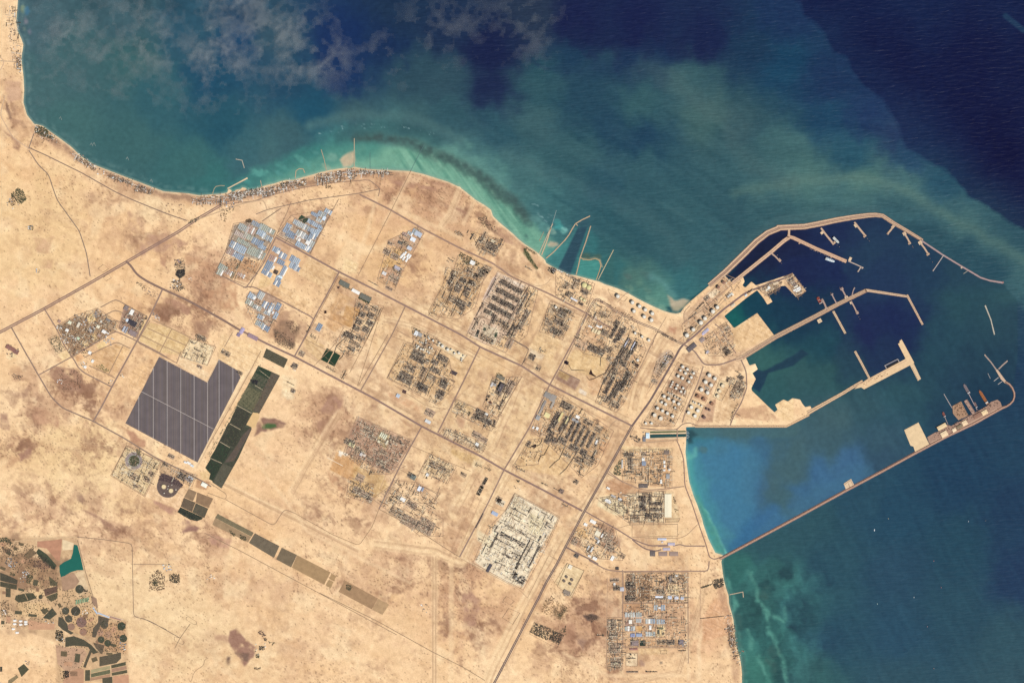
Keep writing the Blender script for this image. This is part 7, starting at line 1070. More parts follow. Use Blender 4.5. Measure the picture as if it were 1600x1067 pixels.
# ------------------------------------------------------------------ solar field: rows of trackers in blocks between white service lanes
SOL = P('u',325,272,683,462,770,293,905,372,930,425,610,1055,75,765)
LX = [P1('u',x,0)[0] for x in (60,175,282,385,486,585,685,770,872,945)];D0,D1 = P1('u',195,530),P1('u',725,805)
def cut(poly,x):
    ys = []
    for i in range(len(poly)):
        (ax,ay),(bx,by) = poly[i],poly[(i + 1) % len(poly)]
        if (ax > x) != (bx > x): ys.append(ay + (by - ay) * (x - ax) / (bx - ax))
    return sorted(ys)
SM = [mat(c,.12,.35,.006) for c in ((110,99,98),(104,94,94),(116,103,99),(108,96,92),(112,100,100))]
o = MB(SOL[0],GZ).prism(SOL,GZ - 1,GZ + .35).build('gravel_bed',mat((122,106,100),.12,1,.01));tag(o,kind='structure')
for b in range(len(LX) - 1):
    up,dn = [],[]
    n = max(3,int((LX[b + 1] - LX[b] - .5) / 1.42))
    for i in range(n):
        x = LX[b] + .5 + (i + .5) * (LX[b + 1] - LX[b] - .5) / n;ys = cut(SOL,x)
        yd = D0[1] + (x - D0[0]) * (D1[1] - D0[1]) / (D1[0] - D0[0])
        for j in range(0,len(ys) - 1,2):
            y0,y1 = math.ceil(ys[j] / 3.2) * 3.2,math.floor(ys[j + 1] / 3.2) * 3.2
            if y0 < yd - .6 < y1 and D0[0] - 6 < x < D1[0] + 8: up.append((x,y0,yd - .35));dn.append((x,yd + .35,y1))
            elif y1 > y0 + 2: (up if (y0 + y1) / 2 < yd else dn).append((x,y0,y1))
    for part_,nm in ((up,'above'),(dn,'below')):
        if not part_: continue
        t = thing('solar_array',(LX[b],part_[0][1]));pend('sol' + nm,t,LX[b],part_[0][1],'dark solar panel block',f'{nm} the diagonal lane','solar array','blocks of the solar field')
        wd = (LX[b + 1] - LX[b] - .5) / n * .86;mt_ = R.choice(SM)
        for x,y0,y1 in part_:
            mb = MB((LX[b],part_[0][1]),GZ);bb = len(mb.v)
            mb.v += [mb._p(x - wd / 2,y0,GZ + 3.2),mb._p(x + wd / 2,y0,GZ + 1.6),mb._p(x + wd / 2,y1,GZ + 1.6),mb._p(x - wd / 2,y1,GZ + 3.2)];mb.f.append([bb + 3,bb + 2,bb + 1,bb])
            mb.box(x,(y0 + y1) / 2,.08,y1 - y0,0,GZ,GZ + 2);mb.build('panel_row',R.choice(SM),t)
for i,x in enumerate(LX[1:-1]):
    ys = cut(SOL,x);mb = MB((x,ys[0]),GZ);[mb.band([(x,ys[j]),(x,ys[j + 1])],.55,GZ - 1,GZ + .8) for j in range(0,len(ys) - 1,2)];tag(mb.build('path',mat((226,214,204),.05)),kind='structure')
tag(MB(D0,GZ).band([D0,D1],.55,GZ - 1,GZ + .9).build('path',mat((226,210,196),.05)),kind='structure')
q = P('u',325,268,683,455,770,288);o = MB(q[0],GZ).band(q,.35,GZ - 1,GZ + 3).build('perimeter_wall',mat((206,186,160)));tag(o,'pale fence along the stepped upper edge of the solar field','fence')
# ------------------------------------------------------------------ trees,plantations,crops
def inside(p,poly):
    c = False;x,y = p
    for i in range(len(poly)):
        (ax,ay),(bx,by) = poly[i],poly[i - 1]
        if (ay > y) != (by > y) and x < (bx - ax) * (y - ay) / (by - ay) + ax: c = not c
    return c
def grove(poly,dens,cols,label,name='tree_grove',cat='trees',size=(.4,.85),ht=(4,9),rows=None,kind='stuff',gap=.0,parent=None,seed=0):
    """ragged leafy clumps spread over a plot; rows = (spacing, angle) plants them in lines"""
    rr = random.Random(int(poly[0][0] * 31 + poly[0][1] * 17));xs = [p[0] for p in poly];ys = [p[1] for p in poly];x0,x1,y0,y1 = min(xs),max(xs),min(ys),max(ys)
    n = int((x1 - x0) * (y1 - y0) * dens);o_ = (sum(xs) / len(xs),sum(ys) / len(ys));mbs = [MB(o_,GZ) for _ in cols]
    off = (rr.uniform(0,9),rr.uniform(0,9))
    for _ in range(n):
        x,y = rr.uniform(x0,x1),rr.uniform(y0,y1)
        if rows:
            s,a = rows;(ux,uy),(vx,vy) = uv(a);v = x * vx + y * vy;dv = round(v / s) * s - v;x += vx * dv;y += vy * dv
        if not inside((x,y),poly): continue
        if gap and math.sin(x * .9 + off[0]) * math.sin(y * .8 + off[1]) + .5 * math.sin(x * 2.1 + y * 1.7) < -1 + gap * 2: continue
        mb = mbs[rr.randrange(len(cols))];r = rr.uniform(*size);h = rr.uniform(*ht);b = len(mb.v);k = 6;ph = rr.uniform(0,6)
        for zz,f in ((.15,.75),(.6,1.0)):
            for i in range(k): q = r * f * rr.uniform(.65,1.25);mb.v.append(mb._p(x + q * math.cos(ph + i * 6.283 / k),y + q * math.sin(ph + i * 6.283 / k),GZ + h * zz * rr.uniform(.8,1.2)))
        mb.v.append(mb._p(x + rr.uniform(-.2,.2),y + rr.uniform(-.2,.2),GZ + h))
        for i in range(k): j = (i + 1) % k;mb.f += [[b + j,b + i,b + k + i,b + k + j],[b + k + j,b + k + i,b + 2 * k]]
    big = MB(o_,GZ);me_m = [];idx = []
    for i,mb in enumerate(mbs):
        b = len(big.v);big.v += mb.v;big.f += [[q + b for q in f] for f in mb.f];idx += [i] * len(mb.f)
    if not big.v: return None
    o = big.build(name,mat(cols[0],.2,1,.05),parent)
    for c in cols[1:]: o.data.materials.append(mat(c,.2,1,.05))
    o.data.polygons.foreach_set('material_index',np.array(idx,np.int32));o.data.update()
    if parent is None: tag(o,label,cat,None,kind)
    else: o['kind'] = 'stuff'
    return o
GD = ((66,74,56),(50,60,48),(84,86,64),(100,96,72));GB = ((92,86,64),(74,70,54),(112,102,76));GP = ((48,72,52),(40,60,46),(70,84,58));BRN = ((104,84,68),(126,102,80),(84,70,58))
PZ = [0]
def plot(sh,pts,soil,label,cat='field',name='crop_field',crop=None,dens=.5,rows=(1.1,117.8),size=(.35,.6),ht=(1.5,4),gap=0.0,group=None,boom=None):
    """a farm plot: tilled soil slab, with the crop or trees standing on it"""
    q = P(sh,*pts) if sh else pts;t = thing(name,q[0],label,cat,group)
    PZ[0] = (PZ[0] + .017) % .5
    MB(q[0],GZ).prism(q,GZ - 1,GZ + (.5 if sh else 1.05) + PZ[0]).build('soil',mat(soil,.16,1,.012),t)
    if crop:
        g = grove(q,dens,crop,None,'crop_rows',size=size,ht=ht,rows=rows,gap=gap,parent=t)
        if g: xs = [p[0] for p in q];ys = [p[1] for p in q];g.location = ((sum(xs) / len(xs) - q[0][0]) * S,(q[0][1] - sum(ys) / len(ys)) * S,0)
    return t
for q,c in ((P('u',1060,338,1222,411,1066,694,1010,800,880,1058,812,1067,700,1024,790,880,900,640,985,480),(84,84,66)),(P('v',935,0,1108,46,1010,260,882,488,815,440,800,375,762,335,800,270),(72,72,58))): tag(MB(q[0],GZ).prism(q,GZ - 1,GZ + (.3 if q[0][1] < 600 else .42)).build('plantation_soil',mat(c,.3,1,.02)),kind='structure')
for a in (((1120,210,1280,290,1250,355,1095,275),(92,86,70),'dark green block at the top of the long plantation, by the road',GB,.8,0.1),((1060,340,1160,385,1140,440,1040,390),(54,62,50),'uppermost dark green plot of the long plantation strip',GP,.9,.1),((1162,386,1220,412,1065,690,1008,662),(100,90,76),'grey brown plot along the right side of the upper plantation',BRN,.35,0),
          ((1030,395,1130,445,1095,525,985,480),(92,88,72),'dark plot with pale bare stripes in the upper plantation',GP,.9,.33),((985,490,1090,540,1020,675,905,622),(112,106,80),'patchy green plot with pale gaps above the middle lane',GD,.8,.36),((900,640,1000,690,970,775,940,815,850,768),(66,62,54),'dark plot just below the middle lane of the plantation',GD,.7,.15),((845,780,935,822,890,945,778,898),(64,62,52),'mixed green plot beside the sandy notch of the plantation',GD,.75,.2),((775,908,862,950,800,1062,705,1020),(56,58,48),'deep green plot at the middle of the lower plantation',GP,.9,.12),((1000,800,1012,806,880,1045,810,1055,900,930,945,850),(96,84,74),'long grey brown strip on the right of the lower plantation',BRN,.3,0)):
    plot('u',a[0],a[1],a[2],'plantation','plantation_plot',a[3],a[4],gap=a[5])
for a in (((800,275,885,312,815,432,790,420,800,380,762,335),(54,56,46),'dark green end plot of the plantation beside the sand mound',GP,.9),((892,302,965,332,882,487,820,445),(92,88,74),'olive grey end plot on the right of the plantation',GB,.5)): plot('v',a[0],a[1],a[2],'plantation','plantation_plot',a[3],a[4])
for q in (P('u',905,632,1010,690),P('u',850,768,930,812),P('u',778,902,850,945),P('u',705,1022,790,1060),P('u',1070,372,1148,432),P('u',1030,480,1098,520)): tag(MB(q[0],GZ).band(q,.7,GZ - 1,GZ + 1.2).build('path',mat((206,182,146))),kind='structure')
t = thing('sand_notch',P1('u',1010,740),'square sandy clearing cut into the right side of the plantation','clearing');MB(P1('u',1010,740),GZ).prism(P('u',1022,684,1062,690,1070,715,1040,790,1028,802,972,775),GZ - 1,GZ + .8).build('sand',mat((226,186,132),.1,1,.02),t);MB(P1('u',1010,740),GZ).band(P('u',1022,684,972,775),.4,GZ,GZ + 2.5).build('earth_bank',mat((206,168,120)),t)
for i,a in enumerate((((640,490,700,515,672,582,605,552),(150,122,94),'tan plot at the upper left of the nursery square'),((702,516,822,562,787,632,692,592),(148,118,90),'tan plot at the upper right of the nursery square'),((604,556,690,592,664,662,580,622),(110,94,76),'dark olive plot at the middle left of the nursery square'),((692,596,785,637,756,706,667,664),(92,86,70),'dark plot with a pale outline in the nursery square'),((578,626,640,655,745,702,738,716,700,730,650,718,600,690,556,662),(48,50,44),'black green curved plot under the nursery square'))):
    plot('v',a[0],a[1],a[2],crop=GD if i == 4 else BRN if i in (2,3) else None,dens=.9 if i == 4 else .5,size=(.3,.55),ht=(1,3))
for i,a in enumerate((('v',(855,676,1122,815,1105,845,835,705),(120,102,82),'upper long dark strip just right of the nursery'),('v',(835,707,1104,847,1080,886,815,756),(158,124,98),'lower long brown strip just right of the nursery'),('v',(1130,819,1312,914,1272,1002,1086,890),(108,90,78),'dark brown plot, second in the diagonal strip'),('x',(881,141,976,186,940,264,846,214),(116,94,78),'dark brown plot just past the pale lane of the strip'),('x',(978,188,1186,295,1146,372,944,265),(164,126,94),'light brown plot in the middle of the strip'),('x',(1192,300,1222,320,1206,350,1178,336),(170,130,96),'tiny upper square plot in the strip'),('x',(1176,340,1204,355,1186,396,1156,374),(168,130,96),'tiny lower square plot in the strip'),('x',(1276,345,1482,458,1444,526,1236,416),(162,122,94),'last long brown plot of the strip'),('x',(1484,460,1552,496,1510,560,1446,528),(178,138,106),'short palest end plot of the strip'))):
    plot(a[0],a[1],(a[2][0] + 8,a[2][1] + 13,a[2][2] + 6),a[3],crop=BRN if i in (0,2,3) else ((160,124,96),),dens=.3 if i in (0,2,3) else .16,size=(.25,.5),ht=(.8,2),rows=(1.3,27.8))
for q,lb in ((P('v',940,790,990,830,980,845,950,825),'left dark bush patch in the brown strip'),(P('v',1020,830,1070,850,1062,880,1020,862),'right dark bush patch in the brown strip'),(P('x',1285,370,1325,380,1310,415,1280,395),'dark scrubby corner of the last long plot')): grove(q,1.2,GB,lb)
# the farm oasis: round pivot fields, odd plots, pond
WC = (((560,405,30),(78,76,62),'dark round field alone under the green pond',GB),((533,560,33),(76,72,60),'largest dark round field, by the shade houses',GB),((462,558,26),(84,80,66),'dark round field left of the largest one',GB),((484,614,26),(86,80,66),'dark round field below the largest one',GB),((573,638,37),(140,108,96),'biggest purple brown round field',None),((502,670,25),(158,122,100),'brown round field left of the purple one',None),((586,706,26),(160,122,100),'brown round field under the purple one',None),((735,655,28),(92,84,70),'grey green round field inside the dark belt',GB),((855,666,29),(66,72,56),'dark green round field at the desert edge',GD),((868,752,27),(70,76,60),'dark green round field under the one at the desert edge',GD),
      ((712,760,24),(76,78,60),'left dark round field of the lower pair',GD),((758,785,24),(74,76,58),'right dark round field of the lower pair',GD),((706,712,23),(176,136,108),'tan round field above the lower pair',None),((763,726,25),(180,140,110),'tan round field right above the lower pair',None),((286,460,15),(76,74,60),'small dark round field by the dirt track',GB))
for (cx,cy,r),soil,lb,crop in WC:
    x,y = P1('w',cx,cy);r /= 4.504;q = [(x + r * math.cos(i * math.pi / 14),y + r * math.sin(i * math.pi / 14)) for i in range(28)];t = plot(None,q,soil,lb,crop=crop,dens=.9,size=(.25,.5),ht=(1,2.4),rows=(.9,0),group='round irrigated fields')
    a = R.uniform(0,6.28);MB(q[0],GZ).band([(x,y),(x + r * .97 * math.cos(a),y + r * .97 * math.sin(a))],.16,GZ + 2.6,GZ + 3.4).build('irrigation_boom',mat((190,180,170)),t)
for pts,soil,lb,crop,de in (((375,62,436,52,432,130,420,208,395,200,330,120,262,108,262,70),(190,138,108),'large pinkish plot at the top of the farms',None,0),((440,55,520,82,510,128,440,132),(232,204,162),'cream bare plot left of the pond',None,0),((272,120,330,160,400,240,378,268,300,200,252,148),(72,76,58),'long dark green wedge leading to the pond',GD,.9),((215,118,262,150,200,195,168,170),(130,106,80),'olive brown plot above the burnt ground',GB,.4),((345,314,405,362,400,382,352,380),(98,90,68),'olive plot below the burnt ground',GB,.5),((308,408,405,382,405,425,318,455),(112,86,72),'purple brown plot beside the dirt track',None,0),((320,458,405,428,405,468,360,494),(96,88,66),'olive plot under the purple brown one',GB,.5),
                              ((112,450,172,436,200,490,130,500,104,478),(82,78,60),'left dark plot by the sandy hollow',GB,.8),((175,434,232,432,260,468,202,488),(78,76,58),'right dark plot by the sandy hollow',GB,.8),((0,288,60,310,125,342,120,372,0,346),(78,72,60),'upper dark plot at the left edge',GB,.8),((0,350,120,376,118,410,0,386),(82,76,60),'lower dark plot at the left edge',GB,.8),((40,396,75,402,75,462,40,460),(90,82,64),'small upright dark plot at the left edge',GB,.8),((368,536,402,580,350,620,302,606),(76,76,62),'tilted dark plot left of the round fields',GB,.9),((282,548,330,540,345,560,310,585),(98,88,66),'small olive plot left of the tilted dark one',GB,.6),
                              ((412,600,440,605,475,650,480,690,520,712,500,725,440,690,408,660),(86,80,66),'dark curved belt around the left round fields',GB,.7),((692,590,768,612,762,640,712,640,700,680,672,745,648,742,655,680,690,640),(98,86,72),'dark belt curling round the grey green field',GB,.6),((460,745,520,735,592,762,645,800,690,850,655,862,620,812,580,806,520,802,460,812),(84,78,62),'winding dark wooded belt under the round fields',GD,.7),((640,818,652,830,602,958,585,952,612,880),(92,82,66),'narrow dark tail running down from the wooded belt',GB,.8),((655,780,735,800,720,862,690,850),(110,92,74),'brown wooded wedge under the lower round pair',GB,.5),
                              ((390,795,455,812,590,825,612,860,560,955,470,990,405,930),(196,156,124),'wide pinkish plots at the foot of the farms',None,0),((470,992,560,958,590,970,590,1070,440,1070),(192,146,114),'second pinkish plot at the bottom edge',None,0),((700,882,852,850,852,892,820,925,700,948),(98,86,70),'broad dark plot above the striped beds',GB,.6),((782,940,885,916,886,940,784,962),(88,84,64),'dark striped bed, top right',GB,.9),((640,972,776,942,776,966,640,996),(176,160,120),'pale striped bed, top left',None,0),((784,966,890,944,892,968,786,990),(172,134,108),'brown striped bed, middle right',None,0),((640,1000,776,970,776,998,640,1026),(110,108,80),'olive striped bed, middle left',GB,.5),((786,994,894,972,896,994,788,1014),(96,90,68),'dark striped bed, lower right',GB,.8),((600,975,634,972,634,1048,598,1050),(92,86,68),'upright dark bed left of the stripes',GB,.8),((636,1030,776,1002,776,1024,636,1050),(176,136,106),'brown striped bed, bottom left',None,0),((720,1030,790,1020,792,1067,722,1067),(92,84,66),'dark bed at the bottom edge',GB,.7),((796,1018,905,1005,908,1067,796,1067),(202,152,118),'salmon coloured bed at the bottom edge',None,0),
                              ((125,962,168,930,204,970,152,1022),(84,82,62),'dark green diamond plot in the sand',GB,.9),((60,1045,118,1008,130,1025,80,1067,55,1067),(150,130,96),'olive plot below the diamond',GB,.4),((200,620,290,640,390,650,380,690,200,690),(206,158,122),'pinkish strip right of the white barns',None,0),((640,450,680,470,690,540,650,510),(160,128,104),'brown strip beside the shade houses',None,0),((430,320,520,290,560,350,520,400,440,420),(176,140,112),'brown fallow ground under the pond',None,0),((0,950,16,950,16,985,0,985),(66,64,56),'small dark plot on the left border',GB,.8)):
    plot('w',pts,soil,lb,crop=crop,dens=max(de,.1),size=(.25,.5),ht=(1,2.6),rows=(1.0,R.choice((0,20,70))))
def pond(sh,pts,col,label_name='pond',deep=.7):
    q = P(sh,*pts);return tag(MB(q[0],GZ).prism(q,GZ - 1,GZ + deep).build(label_name,mat(col,.06,.25,.01)),kind='structure')
pond('w',(520,92,545,96,568,180,588,272,545,272,500,285,465,305,430,330,420,285,418,240,450,215,478,202,500,190,512,150),(40,104,90))
pond('f',(447,895,466,893,487,906,480,930,462,928,444,916),(38,26,36));pond('f',(1035,888,1050,898,1040,925,1018,912),(26,24,24));pond('f',(1050,912,1090,930,1078,955,1042,936),(26,24,26));pond('m',(785,88,800,130,828,152,822,158,766,132),(58,38,34));pond('m',(272,745,315,730,318,755,296,770),(52,38,34));pond('n',(1000,145,1015,152,1006,172,992,164),(34,28,28));pond('n',(985,172,1000,180,990,200,974,192),(40,34,32));pond('n',(1005,200,1030,205,1034,222,1012,230,998,215),(112,66,52));pond('n',(270,98,304,112,294,140,262,126),(96,72,66));pond('n',(960,395,992,412,978,425,955,412),(46,40,40));pond('n',(888,572,915,572,918,600,905,605),(74,62,60))
pond('d',(715,678,772,706,720,805,660,775),(42,62,44));pond('d',(780,710,832,740,780,836,726,808),(44,64,46));pond('d',(692,360,712,355,714,380,694,384),(58,38,34));pond('d',(806,148,826,152,820,172,802,166),(86,66,60));pond('e',(908,518,930,526,910,585,888,576),(44,50,48));pond('e',(962,500,986,508,976,532,954,524),(84,92,76));pond('e',(1064,540,1084,548,1070,588,1050,580),(60,78,58));pond('e',(685,862,742,888,722,915,672,892),(84,72,72))
pond('a',(935,415,1000,450,965,490,905,455),(62,76,58));pond('r',(697,640,744,640,744,683,697,683),(44,56,46));pond('r',(625,640,690,640,690,683,625,683),(120,100,100));pond('E',(985,575,1025,570,1030,600,1000,625,975,605),(46,42,44))
pond('j',(195,868,505,862,508,888,195,898),(44,78,76),'canal',.5);pond('j',(195,842,500,836,500,848,195,856),(84,96,62),'canal',.5)
for q in (P('j',190,860,508,853),P('j',190,905,500,897),P('j',195,837,440,832)): tag(MB(q[0],GZ).band(q,.9,GZ - 1,GZ + 2.2).build('canal_wall',mat((226,206,170))),'pale concrete wall of the ' + {0: 'middle bank between the two channels',1: 'lower bank of the main channel',2: 'upper bank of the narrow channel'}[[P1('j',190,860),P1('j',190,905),P1('j',195,837)].index(q[0])],'wall')
tag(MB(P1('j',425,830),GZ).band(P('j',428,825,428,915),1.6,GZ + 3,GZ + 4).build('canal_bridge',mat((170,140,118))),'small road bridge crossing both canal channels','bridge')
t = thing('outfall_weir',P1('j',510,870),'white foaming weir where the canal meets the lagoon','weir');MB(P1('j',510,870),GZ).band(P('j',506,835,506,910),1.2,-3,GZ + 1).build('sill',mat((150,140,126)),t)
for k in range(5): MB(P1('j',510,870),GZ).band(P('j',508,842 + k * 14,524 + (k % 2) * 8,846 + k * 14),.5,-2,.6).build('foam_streak',mat((206,216,212)),t)
# round works pond, half moon park, other ponds with banks
c = P1('v',234,284);t = thing('settling_basin',c,'round dark green basin with ringed banks in the treatment works','basin');ring = [(math.cos(i * math.pi / 20),math.sin(i * math.pi / 20)) for i in range(41)]
MB(c,GZ).cyl(*c,13,GZ - 1,GZ + .5,36).build('outer_bank',mat((158,140,136),.25,1,.03),t);MB(c,GZ).cyl(*c,10,GZ - 1,GZ + 1,36).build('grey_berm',mat((120,116,100),.2),t);MB(c,GZ).cyl(*c,8.2,GZ - 1,GZ + 1.6,36).build('water',mat((78,78,52),.3,.6,.02),t)
MB(c,GZ).band([(c[0] + x * 9.4,c[1] + y * 9.4) for x,y in ring],.5,GZ,GZ + 5).build('rim_wall',mat((190,184,176)),t);MB(c,GZ).band([(c[0] + x * 13.6,c[1] + y * 13.6) for x,y in ring[4:34]],.5,GZ,GZ + 2).build('outer_track',mat((206,196,184)),t)
grove([(c[0] + x * 7.6,c[1] + y * 7.6) for x,y in ring[::4]],.5,GB,'green scum and reeds floating in the round basin','reed_patch','reeds',(.3,.7),(1,3));grove(P('v',250,200,275,190,290,210,270,250,255,245),1.0,((96,94,72),(120,112,84)),'olive trees at the head of the round basin')
for q,lb in ((P('v',130,345,160,310,230,360,290,355),'curved channel around the foot of the round basin'),(P('v',150,310,120,380,190,420),'left side drain of the treatment works'),(P('v',200,350,165,410),'middle drain of the treatment works'),(P('v',320,350,420,390),'right drain of the treatment works'),(P('v',90,385,320,525),'inner fence along the foot of the treatment works'),(P('v',390,290,350,360,400,300),'short upper drain of the treatment works')): tag(MB(q[0],GZ).band(q,.45,GZ - 1,GZ + 1.5).build('drain_channel',mat((134,116,104))),lb,'channel')
for k,(x,y) in enumerate(((150,345),(172,368),(195,385),(150,375),(205,330))):
    p = P1('v',x,y);o = MB(p,GZ).box(*p,4.6,3.6,28,GZ - 1,GZ + 1.2).box(*p,5.2,.4,28,GZ - 1,GZ + 2).build('drying_bed',mat((222,202,168),.1));pend('db',o,*p,'pale square drying bed','in the treatment works','drying bed','sludge drying beds')
c = P1('v',485,475);hm_ = [(c[0] + 17 * math.cos(a * math.pi / 18 + .42),c[1] + 17 * math.sin(a * math.pi / 18 + .42)) for a in range(0,19)] + P('v',440,380,500,395,590,440)
t = thing('half_moon_ground',c,'dark half moon shaped ground holding the cream reservoirs','reservoir ground');MB(c,GZ).prism(hm_[:19] + P('v',425,400,440,375,500,395,600,460),GZ - 1,GZ + .4).build('dark_soil',mat((108,90,82),.3,1,.03),t);MB(c,GZ).band(hm_[:19],.5,GZ,GZ + 2).build('curved_wall',mat((150,130,116)),t)
grove(P('v',430,375,470,380,540,410,600,455,590,480,560,470,480,440,415,430),1.1,((92,72,74),(76,60,64),(110,90,84)),'purple brown scrub trees along the top of the half moon ground')
for sh,pts,lb in (('f',(98,905,120,880,250,945,235,985),'rectangular banked pond outline by the road'),('r',(915,130,1060,130,1060,215,915,215),'walled upper right square'),('q',(875,718,1000,710,985,738,875,742),'grey lined brine pond with a slanting end'),('q',(590,612,622,612,622,660,590,660),'small walled basin left of the dark coolers'),('q',(645,490,740,490,740,515,645,515),'walled yard above the dark coolers'),('r',(590,740,680,740,680,840,590,840),'walled pale pad with tracks'),('r',(860,720,910,720,910,745,860,745),'small pale walled plot'),('x',(210,698,250,705,272,735,262,748,212,722),'looped track around the desert well pad'),('x',(286,575,300,572,350,605,348,622,330,620,284,590),'looped outline of the upper desert well pads'),('m',(205,35,225,5,355,85,340,110),'long banked rectangle by the long road'),('e',(1305,800,1330,765,1420,810,1420,850),'banked rectangle right of the four trains'),('y',(1145,470,1165,445,1215,475,1190,500),'upper fenced square by the southern highway'),('y',(1140,580,1180,520,1250,550,1205,620),'lower fenced square by the southern highway'),('t',(410,490,495,450,565,580,480,625),'fence round the dark green shrub compound'),('t',(1215,70,1240,35,1330,85,1310,135),'twin fenced yards by the roundabout'),('E',(545,570,575,545,605,570,575,590),'left faint square outline by the western highway'),('E',(575,620,600,595,620,620,590,638),'right faint square outline by the western highway'),('y',(1310,680,1340,605,1530,680,1480,770),'fence round the tree nursery plots'),('q',(640,480,860,480,860,745,560,745,545,600),'outer fence of the desalination works'),('q',(590,765,980,760,980,860,590,870),'faint outline of the cleared coastal plot'),('n',(1220,1000,1300,1040,1290,1067,1200,1067),'corner fence above the construction pad'),('n',(390,905,590,990,540,1060,430,1010),'dark outline of the yard round the bright white hall'),('a',(395,500,470,480,560,480,720,560,500,1040,200,910),'outer fence of the left workers camp'),('a',(850,420,1205,365,1010,745,720,590),'outer fence of the eastern workers camp')):
    wall(P(sh,*pts),lb,.3,5,(150,126,106))
